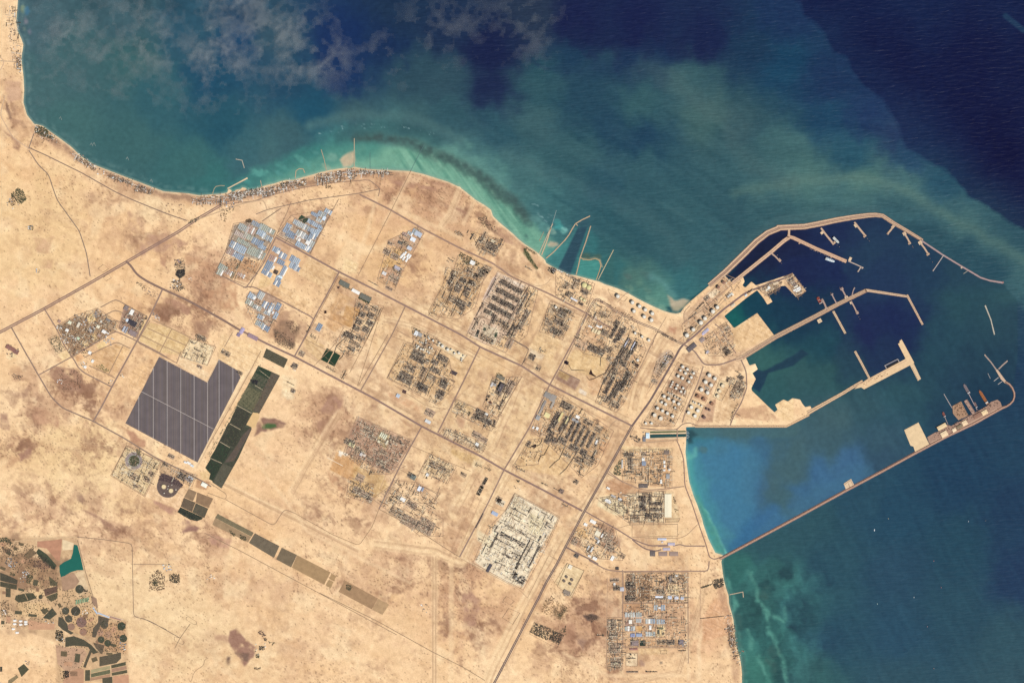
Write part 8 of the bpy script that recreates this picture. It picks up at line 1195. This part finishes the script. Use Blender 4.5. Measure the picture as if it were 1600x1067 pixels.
# scattered tree clumps, gardens, nurseries
for sh,pts,dn,cols,lb in (('A',(195,700,240,705,295,755,290,775,240,760,190,735),1.2,GD,'dark wooded garden of the north western resort'),('E',(55,160,100,120,125,130,150,185,110,215,80,180),.9,GD,'dark green palm plot of the desert farm'),('E',(40,190,80,160,100,200,70,225),.5,BRN,'brown palm plot of the desert farm'),('E',(160,330,185,330,185,355,162,352),.8,GD,'little dark tree clump at the lone desert spot'),('a',(460,465,500,445,515,465,480,485),1.0,((104,84,62),(84,70,54)),'dark bush cluster above the left workers camp'),('a',(535,560,560,545,535,610,505,640),.7,GB,'dark trees along the camp lane, upper'),('a',(420,775,435,785,390,880,375,870),.8,GB,'dark trees along the camp lane, middle'),('a',(350,905,370,915,350,965,330,955),.9,GB,'dark trees along the camp lane, lower'),('a',(755,160,750,140,815,140,815,170,780,180),.8,GD,'dark trees of the small resort compound'),
                              ('a',(240,400,300,400,290,480,250,470),.35,((150,124,94),(120,98,76)),'sparse bushes south of the highway interchange'),('a',(1140,170,1200,160,1180,190,1140,190),.5,BRN,'sparse bushes below the resort'),('d',(815,100,900,140,920,180,880,170,815,135),.9,((96,92,72),(74,74,60),(120,110,86)),'grey green gardens at the top left of the western gas plant'),('d',(1010,205,1100,245,1080,300,990,255),.9,((96,92,72),(74,74,60),(120,110,86)),'grey green gardens right of the bright white building'),('d',(990,240,1080,285,1070,298,985,252),1.2,GP,'green hedge strip under the bright white building'),('d',(270,520,330,540,420,600,435,680,390,690,265,630),.35,((96,80,66),(120,100,82)),'dark scrub field west of the plantation road'),('d',(350,450,420,450,490,510,440,560,380,510),.2,BRN,'sparse scrub above the dark scrub field'),('c',(90,760,110,735,190,775,270,830,260,850,160,840),.9,((78,76,58),(62,62,50),(110,104,76)),'dark gardens around the white offices of the striped plant'),('c',(250,440,330,425,360,480,430,540,400,560,300,520),.35,((110,92,74),(90,76,62)),'dark mangrove scrub by the north shore'),('c',(645,700,670,705,700,770,770,870,765,885,680,790),.9,((84,90,58),(70,80,54)),'olive reeds in the winding creek'),('c',(670,690,760,745,740,755,680,715),.5,GB,'olive scrub at the creek mouth'),
                              ('e',(365,500,420,530,440,560,400,590,345,560),.5,GB,'dark gardens at the corner of the refinery'),('e',(1075,885,1150,920,1140,945,1050,960,1060,920),.6,GB,'dark gardens at the head of the middle plant'),('f',(760,500,800,515,790,530,755,520),.6,GB,'green court inside the walled sand pit'),('m',(395,280,500,330,480,360,400,320),.3,GB,'garden trees around the grey offices'),('q',(440,270,490,205,495,330,430,325),.9,((84,92,70),(100,100,80)),'green triangular garden beside the power station'),('q',(425,310,495,320,490,345,430,335),.9,GB,'dark garden below the triangular one'),('q',(940,520,965,560,970,590,945,580),.6,BRN,'brown scrub right of the big cream store'),('q',(950,620,985,640,960,655),.7,GB,'dark bush patch right of the big cream store'),('r',(1258,185,1285,165,1350,155,1358,215,1290,240),1.2,((64,62,58),(84,78,68),(52,54,50)),'dense dark square garden on the south east shore'),('r',(1175,222,1255,198,1258,210,1178,236),1.1,GD,'dark tree avenue leading to the shore garden'),('r',(595,120,662,120,662,190,595,190),.4,BRN,'brown shrubs in the upper nursery field'),('r',(595,190,665,190,665,260,595,260),.7,((84,72,66),(66,58,56)),'dark shrubs in the middle of the nursery field'),('r',(595,265,665,265,665,335,595,335),.5,((100,84,72),(80,68,62)),'dark shrubs in the lower nursery field'),
                              ('r',(690,125,770,125,770,205,690,205),.2,BRN,'thin crop on the upper brown field'),('r',(690,215,775,215,775,330,690,330),.28,BRN,'thin crop on the lower brown field'),('r',(270,450,330,440,370,470,320,500),.4,((88,72,62),(110,90,74)),'blackish scrub in the southern wadi'),('r',(1385,560,1410,540,1440,680,1400,700),.5,BRN,'brown scrub behind the beach huts'),('y',(1390,500,1420,450,1550,510,1500,600,1380,540),.3,((176,140,100),(140,110,82)),'thin brown crop on the upper nursery plot'),('y',(1310,670,1340,608,1450,650,1420,720),.9,((88,78,66),(70,66,56)),'dark shrubs of the lower left nursery plot'),('y',(1425,715,1455,655,1525,685,1490,745),.9,((78,72,62),(60,58,52)),'dark shrubs of the lower right nursery plot'),('y',(1500,660,1535,630,1540,690),.6,GB,'dark wedge of shrubs beside the nursery'),('y',(1480,560,1545,510,1500,600),.6,GB,'dark corner of the upper nursery plot'),('y',(1420,490,1440,440,1480,460,1460,480),.4,BRN,'scrub at the top of the nursery'),
                              ('x',(50,330,100,275,150,310,150,400,100,410,55,400),.5,((104,80,66),(84,70,58),(126,98,78)),'brown date garden, left of the walled pair'),('x',(75,345,105,345,105,380,75,380),1.2,GD,'dark green square inside the date garden'),('x',(178,305,240,305,245,355,215,365,178,345),1.0,((84,74,60),(66,62,52)),'dark date garden, right of the walled pair'),('x',(725,665,760,655,785,690,760,700),.8,((104,84,78),(84,70,66)),'upper dark tree patch by the dry lake'),('x',(758,700,795,710,780,730),.9,((86,74,64),(104,90,74)),'middle dark tree patch by the dry lake'),('x',(740,755,775,755,775,780,740,780),1.2,((72,70,60),(60,58,52)),'small dark square grove by the dry lake'),('x',(715,805,740,800,742,830,720,828),1.1,GB,'round dark grove by the dry lake'),('x',(790,720,840,735,820,755),.5,GB,'olive scrub right of the dry lake'),('x',(705,885,750,885,745,905,710,905),.6,BRN,'brown scrub below the dry lake'),
                              ('w',(0,45,50,40,85,80,75,100,40,70,0,75),1.1,GD,'dark palm ring at the top left corner'),('w',(0,100,40,110,90,130,130,190,100,180,40,150,0,140),.5,((84,72,62),(104,86,72)),'dark palms above the blue village'),('w',(275,155,330,190,395,255,385,275,300,215,265,180),.9,((60,62,52),(76,72,60)),'dark palms along the wedge to the pond'),('w',(235,205,300,200,360,250,300,270,240,250),.5,((110,86,76),(92,74,68)),'burnt dark scrub left of the pond'),('w',(395,690,440,700,450,760,430,780,388,750),1.2,((48,50,44),(62,62,52)),'black wood by the farm houses'),('w',(440,985,485,975,490,1020,450,1035),1.2,((56,54,50),(46,46,44)),'black wood at the bottom edge'),('w',(190,300,235,310,215,370,185,360),.9,GD,'dark trees round the middle village'),('w',(70,280,110,300,100,318,72,310),.9,GD,'dark trees under the blue village'),('w',(590,405,622,410,615,425,592,420),1.2,((54,50,46),(70,64,56)),'small black tree clump right of the pond'),('w',(0,500,60,480,70,600,0,600),.3,BRN,'scrub of the lower left village'),
                              ('t',(415,495,490,455,555,575,485,615),.5,((106,100,80),(84,80,66),(130,118,96)),'grey green shrub compound left of the district'),('t',(820,725,870,705,940,760,900,780),.4,((150,140,96),(120,116,80)),'yellow green shrubs on the dry plot'),('t',(1200,330,1255,290,1262,310,1200,415,1180,400),.6,((110,96,86),(90,80,74)),'dark avenue trees along the district road'),('t',(110,805,190,800,195,825,110,830),.3,BRN,'bushes of the lone sandy camp'),('t',(490,750,700,760,700,920,540,940),.09,BRN,'dark crusty scrub south of the district'),('E',(955,640,1000,630,1030,680,990,695,960,680),.6,((76,68,64),(96,88,80)),'dark garden of the half round park'),('E',(970,520,1020,510,1030,560,1035,600,1000,628,975,600),.5,((90,82,70),(110,100,84)),'garden around the black lake'),('E',(1220,205,1310,230,1290,260,1230,250),.15,GB,'planted verge east of the interchange'),('E',(1045,300,1110,280,1090,310,1050,320),.6,((96,90,74),(110,104,86)),'planted verge inside the interchange'),('E',(1360,300,1390,290,1400,315,1370,315),.8,BRN,'bush cluster above the left camp edge'),('E',(1085,930,1140,945,1130,975,1090,960),.6,((124,112,90),(100,92,76)),'olive bushes above the pale fenced plot'),('u',(580,130,640,120,690,160,670,175,600,150),.4,((124,104,84),(150,126,100)),'brown bushes on the pale fenced plot'),
                              ('f',(700,385,760,375,860,430,1040,520,1030,545,900,470,780,400),.3,((124,100,84),(104,86,74)),'dark verge plants along the shore highway'),('f',(1190,630,1300,660,1423,725,1410,740,1280,680),.45,((110,94,80),(92,80,72)),'dark verge plants further along the shore highway'),('j',(875,770,890,690,940,600,955,605,905,700,885,775),.6,((116,96,82),(96,82,72)),'dark hedge along the port road'),('j',(330,500,470,560,465,572,325,510),.4,GB,'dark hedge over the row of six tanks'),('u',(1000,440,1060,445,1050,480,1010,475),1.3,((38,36,46),(48,44,50)),'blackest tree patch in the upper plantation'),('u',(1070,330,1080,335,700,1010,685,1000),.25,((120,116,90),),'thin hedge along the left edge of the plantation'),('t',(1160,0,1230,20,1240,60,1180,50),.25,BRN,'brown bushes north west of the roundabout')):
    grove(P(sh,*pts),dn,cols,lb)
for sh,pts,dn,lb in (('A',(430,865,540,935,525,955,420,885),.7,'dark gardens of the first west bay cluster'),('A',(600,965,740,1015,735,1030,600,990),.5,'brown gardens of the second west bay cluster'),('A',(750,1030,850,1060,840,1085,750,1060),.7,'dark gardens at the bottom of the west bay'),('a',(310,235,460,215,460,270,320,285),.5,'gardens behind the sandy mole'),('a',(460,205,590,190,600,240,460,250),.5,'gardens below the stub pier'),('a',(600,190,700,175,710,240,610,270),.6,'gardens of the large middle resort'),('a',(820,130,980,110,980,175,830,180),.5,'gardens right of the small dark compound'),
                        ('a',(1080,65,1220,60,1210,140,1090,150),.35,'gardens on the pale sand resort plot'),('a',(1240,40,1280,35,1280,125,1250,125),.8,'dark gardens of the first upright strip'),('a',(1335,25,1370,25,1372,115,1345,115),.6,'dark gardens of the second upright strip'),('b',(315,35,590,45,590,70,315,60),.3,'thin gardens of the long cottage row'),('A',(90,320,118,320,118,390,92,390),.8,'dark gardens of the tight northern row'),('r',(1385,520,1425,520,1480,760,1440,760,1380,620),.3,'dark gardens of the southern beach'),('t',(500,380,650,300,720,330,660,470,560,480),.3,'dark garden belts of the upper district'),('t',(640,440,880,330,990,380,900,470,700,540,640,500),.22,'dark garden belts of the middle district')):
    grove(P(sh,*pts),dn,((104,88,72),(84,76,64),(130,108,86)),lb,size=(.3,.7),ht=(3,8))
for sh,pts,dn,lb in (('w',(0,40,130,60,260,110,250,300,100,290,0,200),.16,'scattered palms of the upper farms'),('w',(230,260,410,280,410,520,280,560,120,520,130,420),.1,'scattered bushes of the middle farms'),('w',(420,400,640,420,690,600,650,740,420,600),.12,'scattered bushes between the round fields'),('w',(690,600,890,640,890,860,700,840),.16,'scattered bushes round the eastern circles'),('w',(390,780,620,820,590,960,440,1060,400,900),.05,'hedge dots of the pinkish plots'),('w',(0,480,380,540,380,640,0,690),.08,'scattered bushes of the lower left farms')):
    grove(P(sh,*pts),dn,((84,76,60),(110,92,72),(66,64,52)),lb,size=(.35,.9),ht=(3,7))
n = 0
for x,y,w,h,a in [(20,90,34,24,20),(60,150,30,26,30),(110,120,30,20,30),(150,90,36,18,10),(30,430,26,20,5),(20,260,40,20,20),(250,360,34,40,10),(290,330,24,34,80),(265,410,22,26,15),(150,410,44,16,15),(420,520,30,20,60),(600,600,26,34,70),(640,620,22,40,60),(690,770,22,34,40),(800,690,30,40,20),(830,740,26,22,15),(800,800,40,18,10),(770,860,44,16,5),(665,900,30,40,70),(520,1000,50,34,0),(130,570,50,24,5),(230,590,60,18,5),(60,620,30,50,0),(330,240,50,30,40),(160,210,26,26,30),(20,640,24,24,0),(450,860,44,36,5),(545,890,36,60,8),(480,930,60,30,5)]:
    (ux,uy),(vx,vy) = uv(a);w /= 9;h /= 9;c = P1('w',x,y);q = [(c[0] + ux * i * w + vx * j * h,c[1] + uy * i * w + vy * j * h) for i,j in ((-1,-1),(1,-1),(1,1),(-1,1))];soil,cr,dsc = R.choice((((150,116,90),None,'small brown fallow plot'),((110,94,70),GB,'small olive plot'),((196,150,116),None,'small pinkish plot'),((92,86,66),GB,'small dark plot')))
    t = plot(None,q,soil,None,crop=cr,dens=.5,size=(.25,.5),ht=(1,2.4));pend('fp',t,*c,dsc,'scattered among the farms','field','small farm plots')
# low pipework, kiosks and stored gear that fill the ground between the big units
def gear(sh,pts,n,where,a=ANG,name='plant_yard',what='small pipework and stores scattered over the ground ',cat='plant yard',cols=((150,124,100),(118,100,88),(206,186,156),(238,224,196),(92,82,76),(176,146,118)),lines=.3):
    poly = P(sh,*pts);rr = random.Random(n * 7 + len(pts));xs = [q[0] for q in poly];ys = [q[1] for q in poly];t = thing(name,(sum(xs) / len(xs),sum(ys) / len(ys)),what + where,cat);(ux,uy),(vx,vy) = uv(a)
    mbs = [MB((sum(xs) / len(xs),sum(ys) / len(ys)),GZ) for _ in cols];k = 0
    mx_,my_ = sum(xs) / len(xs),sum(ys) / len(ys);q = [(mx_ + (x - mx_) * 1.05,my_ + (y - my_) * 1.05) for x,y in poly]
    if name == 'plant_yard': road(q + [q[0]],.75,(160,128,104),False);road([((q[0][0] + q[1][0]) / 2,(q[0][1] + q[1][1]) / 2),(mx_,my_),((q[-1][0] + q[-2][0]) / 2,(q[-1][1] + q[-2][1]) / 2)],.7,(176,144,116),False)
    while k < n:
        x,y = rr.uniform(min(xs),max(xs)),rr.uniform(min(ys),max(ys))
        k += 1
        if not inside((x,y),poly): continue
        mb = rr.choice(mbs);b = a + (90 if rr.random() < .5 else 0)
        if rr.random() < lines: mb.box(x,y,rr.uniform(4,12),rr.uniform(.22,.4),b,GZ,GZ + rr.uniform(2,7))
        elif rr.random() < .3:
            (px,py),_ = uv(b);s = rr.uniform(1.1,1.5);e = rr.uniform(.5,.9);hh = rr.uniform(4,12)
            for i in range(rr.randint(3,6)): mb.box(x + px * s * i,y + py * s * i,e,e * 1.3,b,GZ,GZ + hh)
        else: mb.box(x,y,rr.uniform(.5,1.7),rr.uniform(.4,1.2),b,GZ,GZ + rr.uniform(3,16))
    big = MB(mbs[0].o,GZ);idx = []
    for i,mb in enumerate(mbs): o = len(big.v);big.v += mb.v;big.f += [[q + o for q in f] for f in mb.f];idx += [i] * len(mb.f)
    g = big.build('small_gear',mat(cols[0],.1),t);g.location = (0,0,0);g['kind'] = 'stuff'
    for c in cols[1:]: g.data.materials.append(mat(c,.1))
    g.data.polygons.foreach_set('material_index',np.array(idx,np.int32))
for q in (('e',(1085,35,1345,150,1290,420,1150,700,830,560),1300,'of the gas plant with four trains'),('e',(1350,150,1423,190,1330,560,1240,640,1180,560),420,'right of the four trains'),('e',(640,0,960,60,880,330,740,420,500,390,620,130),700,'of the striped plant'),('e',(290,640,560,690,660,780,700,1000,560,1150,150,930),1100,'of the walled refinery'),('e',(350,500,560,590,480,720,370,680),200,'above the refinery'),('f',(330,390,530,470,430,710,240,640),520,'of the middle shore plant'),('f',(380,130,700,240,640,430,380,350),420,'of the shore power plant'),
          ('f',(690,380,1050,560,1130,800,980,1130,760,1060,850,880,620,830,540,740,600,560),1500,'of the large plant'),('m',(980,20,1200,80,1060,380,1000,450,830,370,900,170),700,'round the lower trains of the large plant'),('m',(400,270,560,340,960,620,830,900,700,1000,400,700,290,620),1700,'of the plant with eight trains'),('m',(120,920,260,700,380,690,330,900),130,'by the dark flare pit'),('n',(1040,0,1280,0,1080,350,960,240),420,'of the middle plant'),('n',(720,180,1080,350,1020,450,690,290),500,'of the fenced plot'),('n',(640,430,980,560,940,640,590,480),420,'of the pale plot by the long road'),
          ('p',(490,330,570,180,940,375,860,560,640,970,230,750,350,470),1800,'of the cream construction pad'),('d',(960,270,1190,330,1000,700,900,760,780,620,940,500),800,'of the western gas plant'),('o',(870,290,1330,490,1150,760,980,760,760,590),1500,'of the purple brown works'),('o',(800,800,1000,860,980,1020,780,950),320,'of the lower purple works'),('n',(500,650,720,760,650,900,420,800),420,'of the pale southern plots'),('n',(200,880,400,900,560,1067,120,1067),300,'by the bright white hall'),('0',(585,780,610,762,690,810,690,836,655,835),500,'of the southern store plots'),
          ('q',(500,130,920,120,920,440,520,380),800,'of the coastal power station',0),('q',(300,540,560,500,860,480,860,740,560,740),900,'of the desalination works',0),('q',(60,850,290,740,440,800,500,1060,230,1040),620,'of the ruddy plot'),('r',(585,115,1065,115,1065,345,585,345),900,'of the upper southern squares',0),('r',(580,360,1065,360,1065,690,580,690),620,'of the lower southern squares',0),('r',(445,470,560,470,560,860,445,860),420,'of the western southern lots',0),('c',(200,560,480,640,410,760,280,740),420,'of the plant under the north beach'),('c',(90,770,370,870,240,1060,0,1060),480,'at the head of the striped plant'),('b',(590,640,830,530,880,580,700,900,640,1050,500,960),600,'of the contractors yard'),
          ('t',(485,385,655,290,830,235,1000,350,985,415,620,640),1100,'of the business district'),('t',(1020,400,1090,220,1220,290,1170,480),320,'of the dark corner lots'),('a',(360,500,540,470,710,560,660,660,480,1000,200,910,290,740),800,'of the left workers camp'),('a',(900,470,1200,370,1010,740,740,590),420,'of the eastern workers camp'),('d',(20,290,60,200,340,310,210,540,100,480),420,'of the lower workers camp'),('v',(180,180,430,290,312,540,70,390),500,'of the treatment works'),('v',(440,290,690,390,660,470,430,370),300,'beside the half moon ground'),('u',(555,140,740,200,680,330,490,270),220,'of the pale plot by the solar field'),
          ('g',(480,800,840,390,960,440,900,520,500,950),500,'of the gas tank strip',-40),('g',(640,940,840,790,900,900,900,1067,700,1067),320,'of the port sands',-40),('g',(1120,500,1230,440,1320,440,1300,500,1200,560),260,'of the tug harbour platform',-30),('h',(250,620,320,590,430,735,360,790),240,'of the hooked quay',-28),('j',(880,380,1010,420,990,540,880,560),320,'east of the tank farm'),('j',(250,250,370,160,400,210,230,430,170,520),320,'beside the main road'),('j',(430,270,600,320,480,640,400,790,140,780),420,'of the tank farm')):
    gear(*q,**(dict(cols=((240,228,204),(160,140,118),(250,242,226),(120,106,94),(222,204,174))) if 'cream' in q[3] else {}))
for q in (('A',(425,862,540,930,520,950,415,885),220,'of the first west bay cluster',30),('A',(590,960,745,1012,735,1035,590,990),200,'of the second west bay cluster',26),('A',(745,1025,860,1060,840,1085,745,1062),140,'at the bottom of the west bay',24),('A',(195,700,330,770,320,800,200,765),160,'round the wooded resort',30),('A',(85,30,118,250,120,420,88,400,40,200,30,40),180,'of the far north west beach',5),('a',(0,260,170,250,300,240,290,320,100,330,0,320),220,'of the sandy beach',5),('a',(300,235,470,210,470,275,330,300),300,'behind the sandy mole',-12),('a',(460,205,600,185,610,245,470,255),220,'below the stub pier',-12),('a',(600,190,760,150,820,125,980,105,985,175,720,220,610,275),480,'of the middle resorts',-13),('a',(1040,75,1390,15,1400,115,1060,165),420,'of the eastern resorts',-10),('b',(300,35,590,42,600,75,310,66),200,'of the long cottage row',4),('r',(1375,420,1410,420,1490,780,1480,860,1440,780,1385,620),200,'of the southern beach',70)):
    gear(*q,name='resort_yard',what='garden walls, sheds and paths scattered over the plots ',cat='resort yard',cols=((120,100,84),(96,86,76),(236,224,204),(176,146,120),(150,124,102),(250,244,234)),lines=.2)
# thin high clouds drifting over the north-western bay: lens shaped sheets of vapour two kilometres up
def cloud_material():
    m = bpy.data.materials.new("thin_cloud");m.use_nodes = True;nt = m.node_tree;nt.nodes.clear();L = nt.links
    out = nt.nodes.new("ShaderNodeOutputMaterial");mx = nt.nodes.new("ShaderNodeMixShader");tr = nt.nodes.new("ShaderNodeBsdfTransparent");df = nt.nodes.new("ShaderNodeBsdfDiffuse");df.inputs[0].default_value = (.175,.185,.185,1)
    a = nt.nodes.new("ShaderNodeVertexColor");a.layer_name = "vapour";s = nt.nodes.new("ShaderNodeSeparateColor");L.new(a.outputs[0],s.inputs[0])
    L.new(s.outputs[0],mx.inputs[0]);L.new(tr.outputs[0],mx.inputs[1]);L.new(df.outputs[0],mx.inputs[2]);L.new(mx.outputs[0],out.inputs[0]);return m
def clouds():
    st = 2.5;xs = np.arange(10,900,st);ys = np.arange(-30,190,st);CX,CY = np.meshgrid(xs,ys)
    d1 = fbm(CX * .9 - CY * .4,CY * .9 + CX * .4,27,5,301,.6);d2 = fbm(CX,CY,11,5,321,.66)
    wob = fbm(CX,CY,90,3,341) - .5
    env = np.zeros(CX.shape)
    for x,y,rx,ry,k in ((110,55,75,60,.75),(225,60,70,60,.8),(330,80,80,60,1),(440,60,80,60,.95),(380,20,70,40,1),(500,95,60,50,.8),(80,130,50,40,.5),(470,110,60,35,.85),(700,50,90,60,.42),(830,40,60,60,.42),(600,90,60,50,.38),(180,130,70,30,.5),(330,150,90,25,.4)):
        env = np.maximum(env,k * np.exp(-(((CX - x + wob * 60) / rx) ** 2 + ((CY - y + wob * 60) / ry) ** 2) * 1.1))
    den = np.clip(sst(.43,.77,d1 * .55 + d2 * .45 + env * .12) * env,0,1)
    keep = den > .035
    fk = keep[:-1,:-1] & keep[1:,:-1] & keep[:-1,1:] & keep[1:,1:];ny,nx = CX.shape;vid = np.arange(nx * ny).reshape(ny,nx);j,i = np.nonzero(fk)
    Zc = 2000.0;sc = (H_CAM - Zc) / H_CAM;gx = (CX - 800) * S * sc;gy = (533.5 - CY) * S * sc
    top = np.stack([gx,gy,Zc + den * 160],-1).reshape(-1,3);bot = np.stack([gx,gy,Zc - den * 60],-1).reshape(-1,3);n = nx * ny
    f1 = np.stack([vid[j,i],vid[j + 1,i],vid[j + 1,i + 1],vid[j,i + 1]],1);f2 = f1[:,::-1] + n;q = np.concatenate([f1,f2]).astype(np.int32)
    u,inv = np.unique(q,return_inverse=True);co = np.concatenate([top,bot])[u].astype(np.float32);q = inv.reshape(q.shape).astype(np.int32)
    me = bpy.data.meshes.new("thin_cloud");me.vertices.add(len(co));me.vertices.foreach_set("co",co.ravel());me.loops.add(q.size);me.loops.foreach_set("vertex_index",q.ravel());me.polygons.add(len(q));me.polygons.foreach_set("loop_start",np.arange(0,q.size,4,dtype=np.int32));me.polygons.foreach_set("use_smooth",np.ones(len(q),bool))
    at = me.color_attributes.new("vapour",'FLOAT_COLOR','POINT');dd = np.concatenate([den.ravel()] * 2)[u] * .26;at.data.foreach_set("color",np.stack([dd,dd,dd,np.ones_like(dd)],1).astype(np.float32).ravel())
    me.update();me.validate();me.materials.append(cloud_material());o = bpy.data.objects.new("thin_cloud",me);COL.objects.link(o);tag(o,'ragged brownish veil of thin cloud over the north western bay','cloud',None,'stuff')
clouds()
finish_labels()
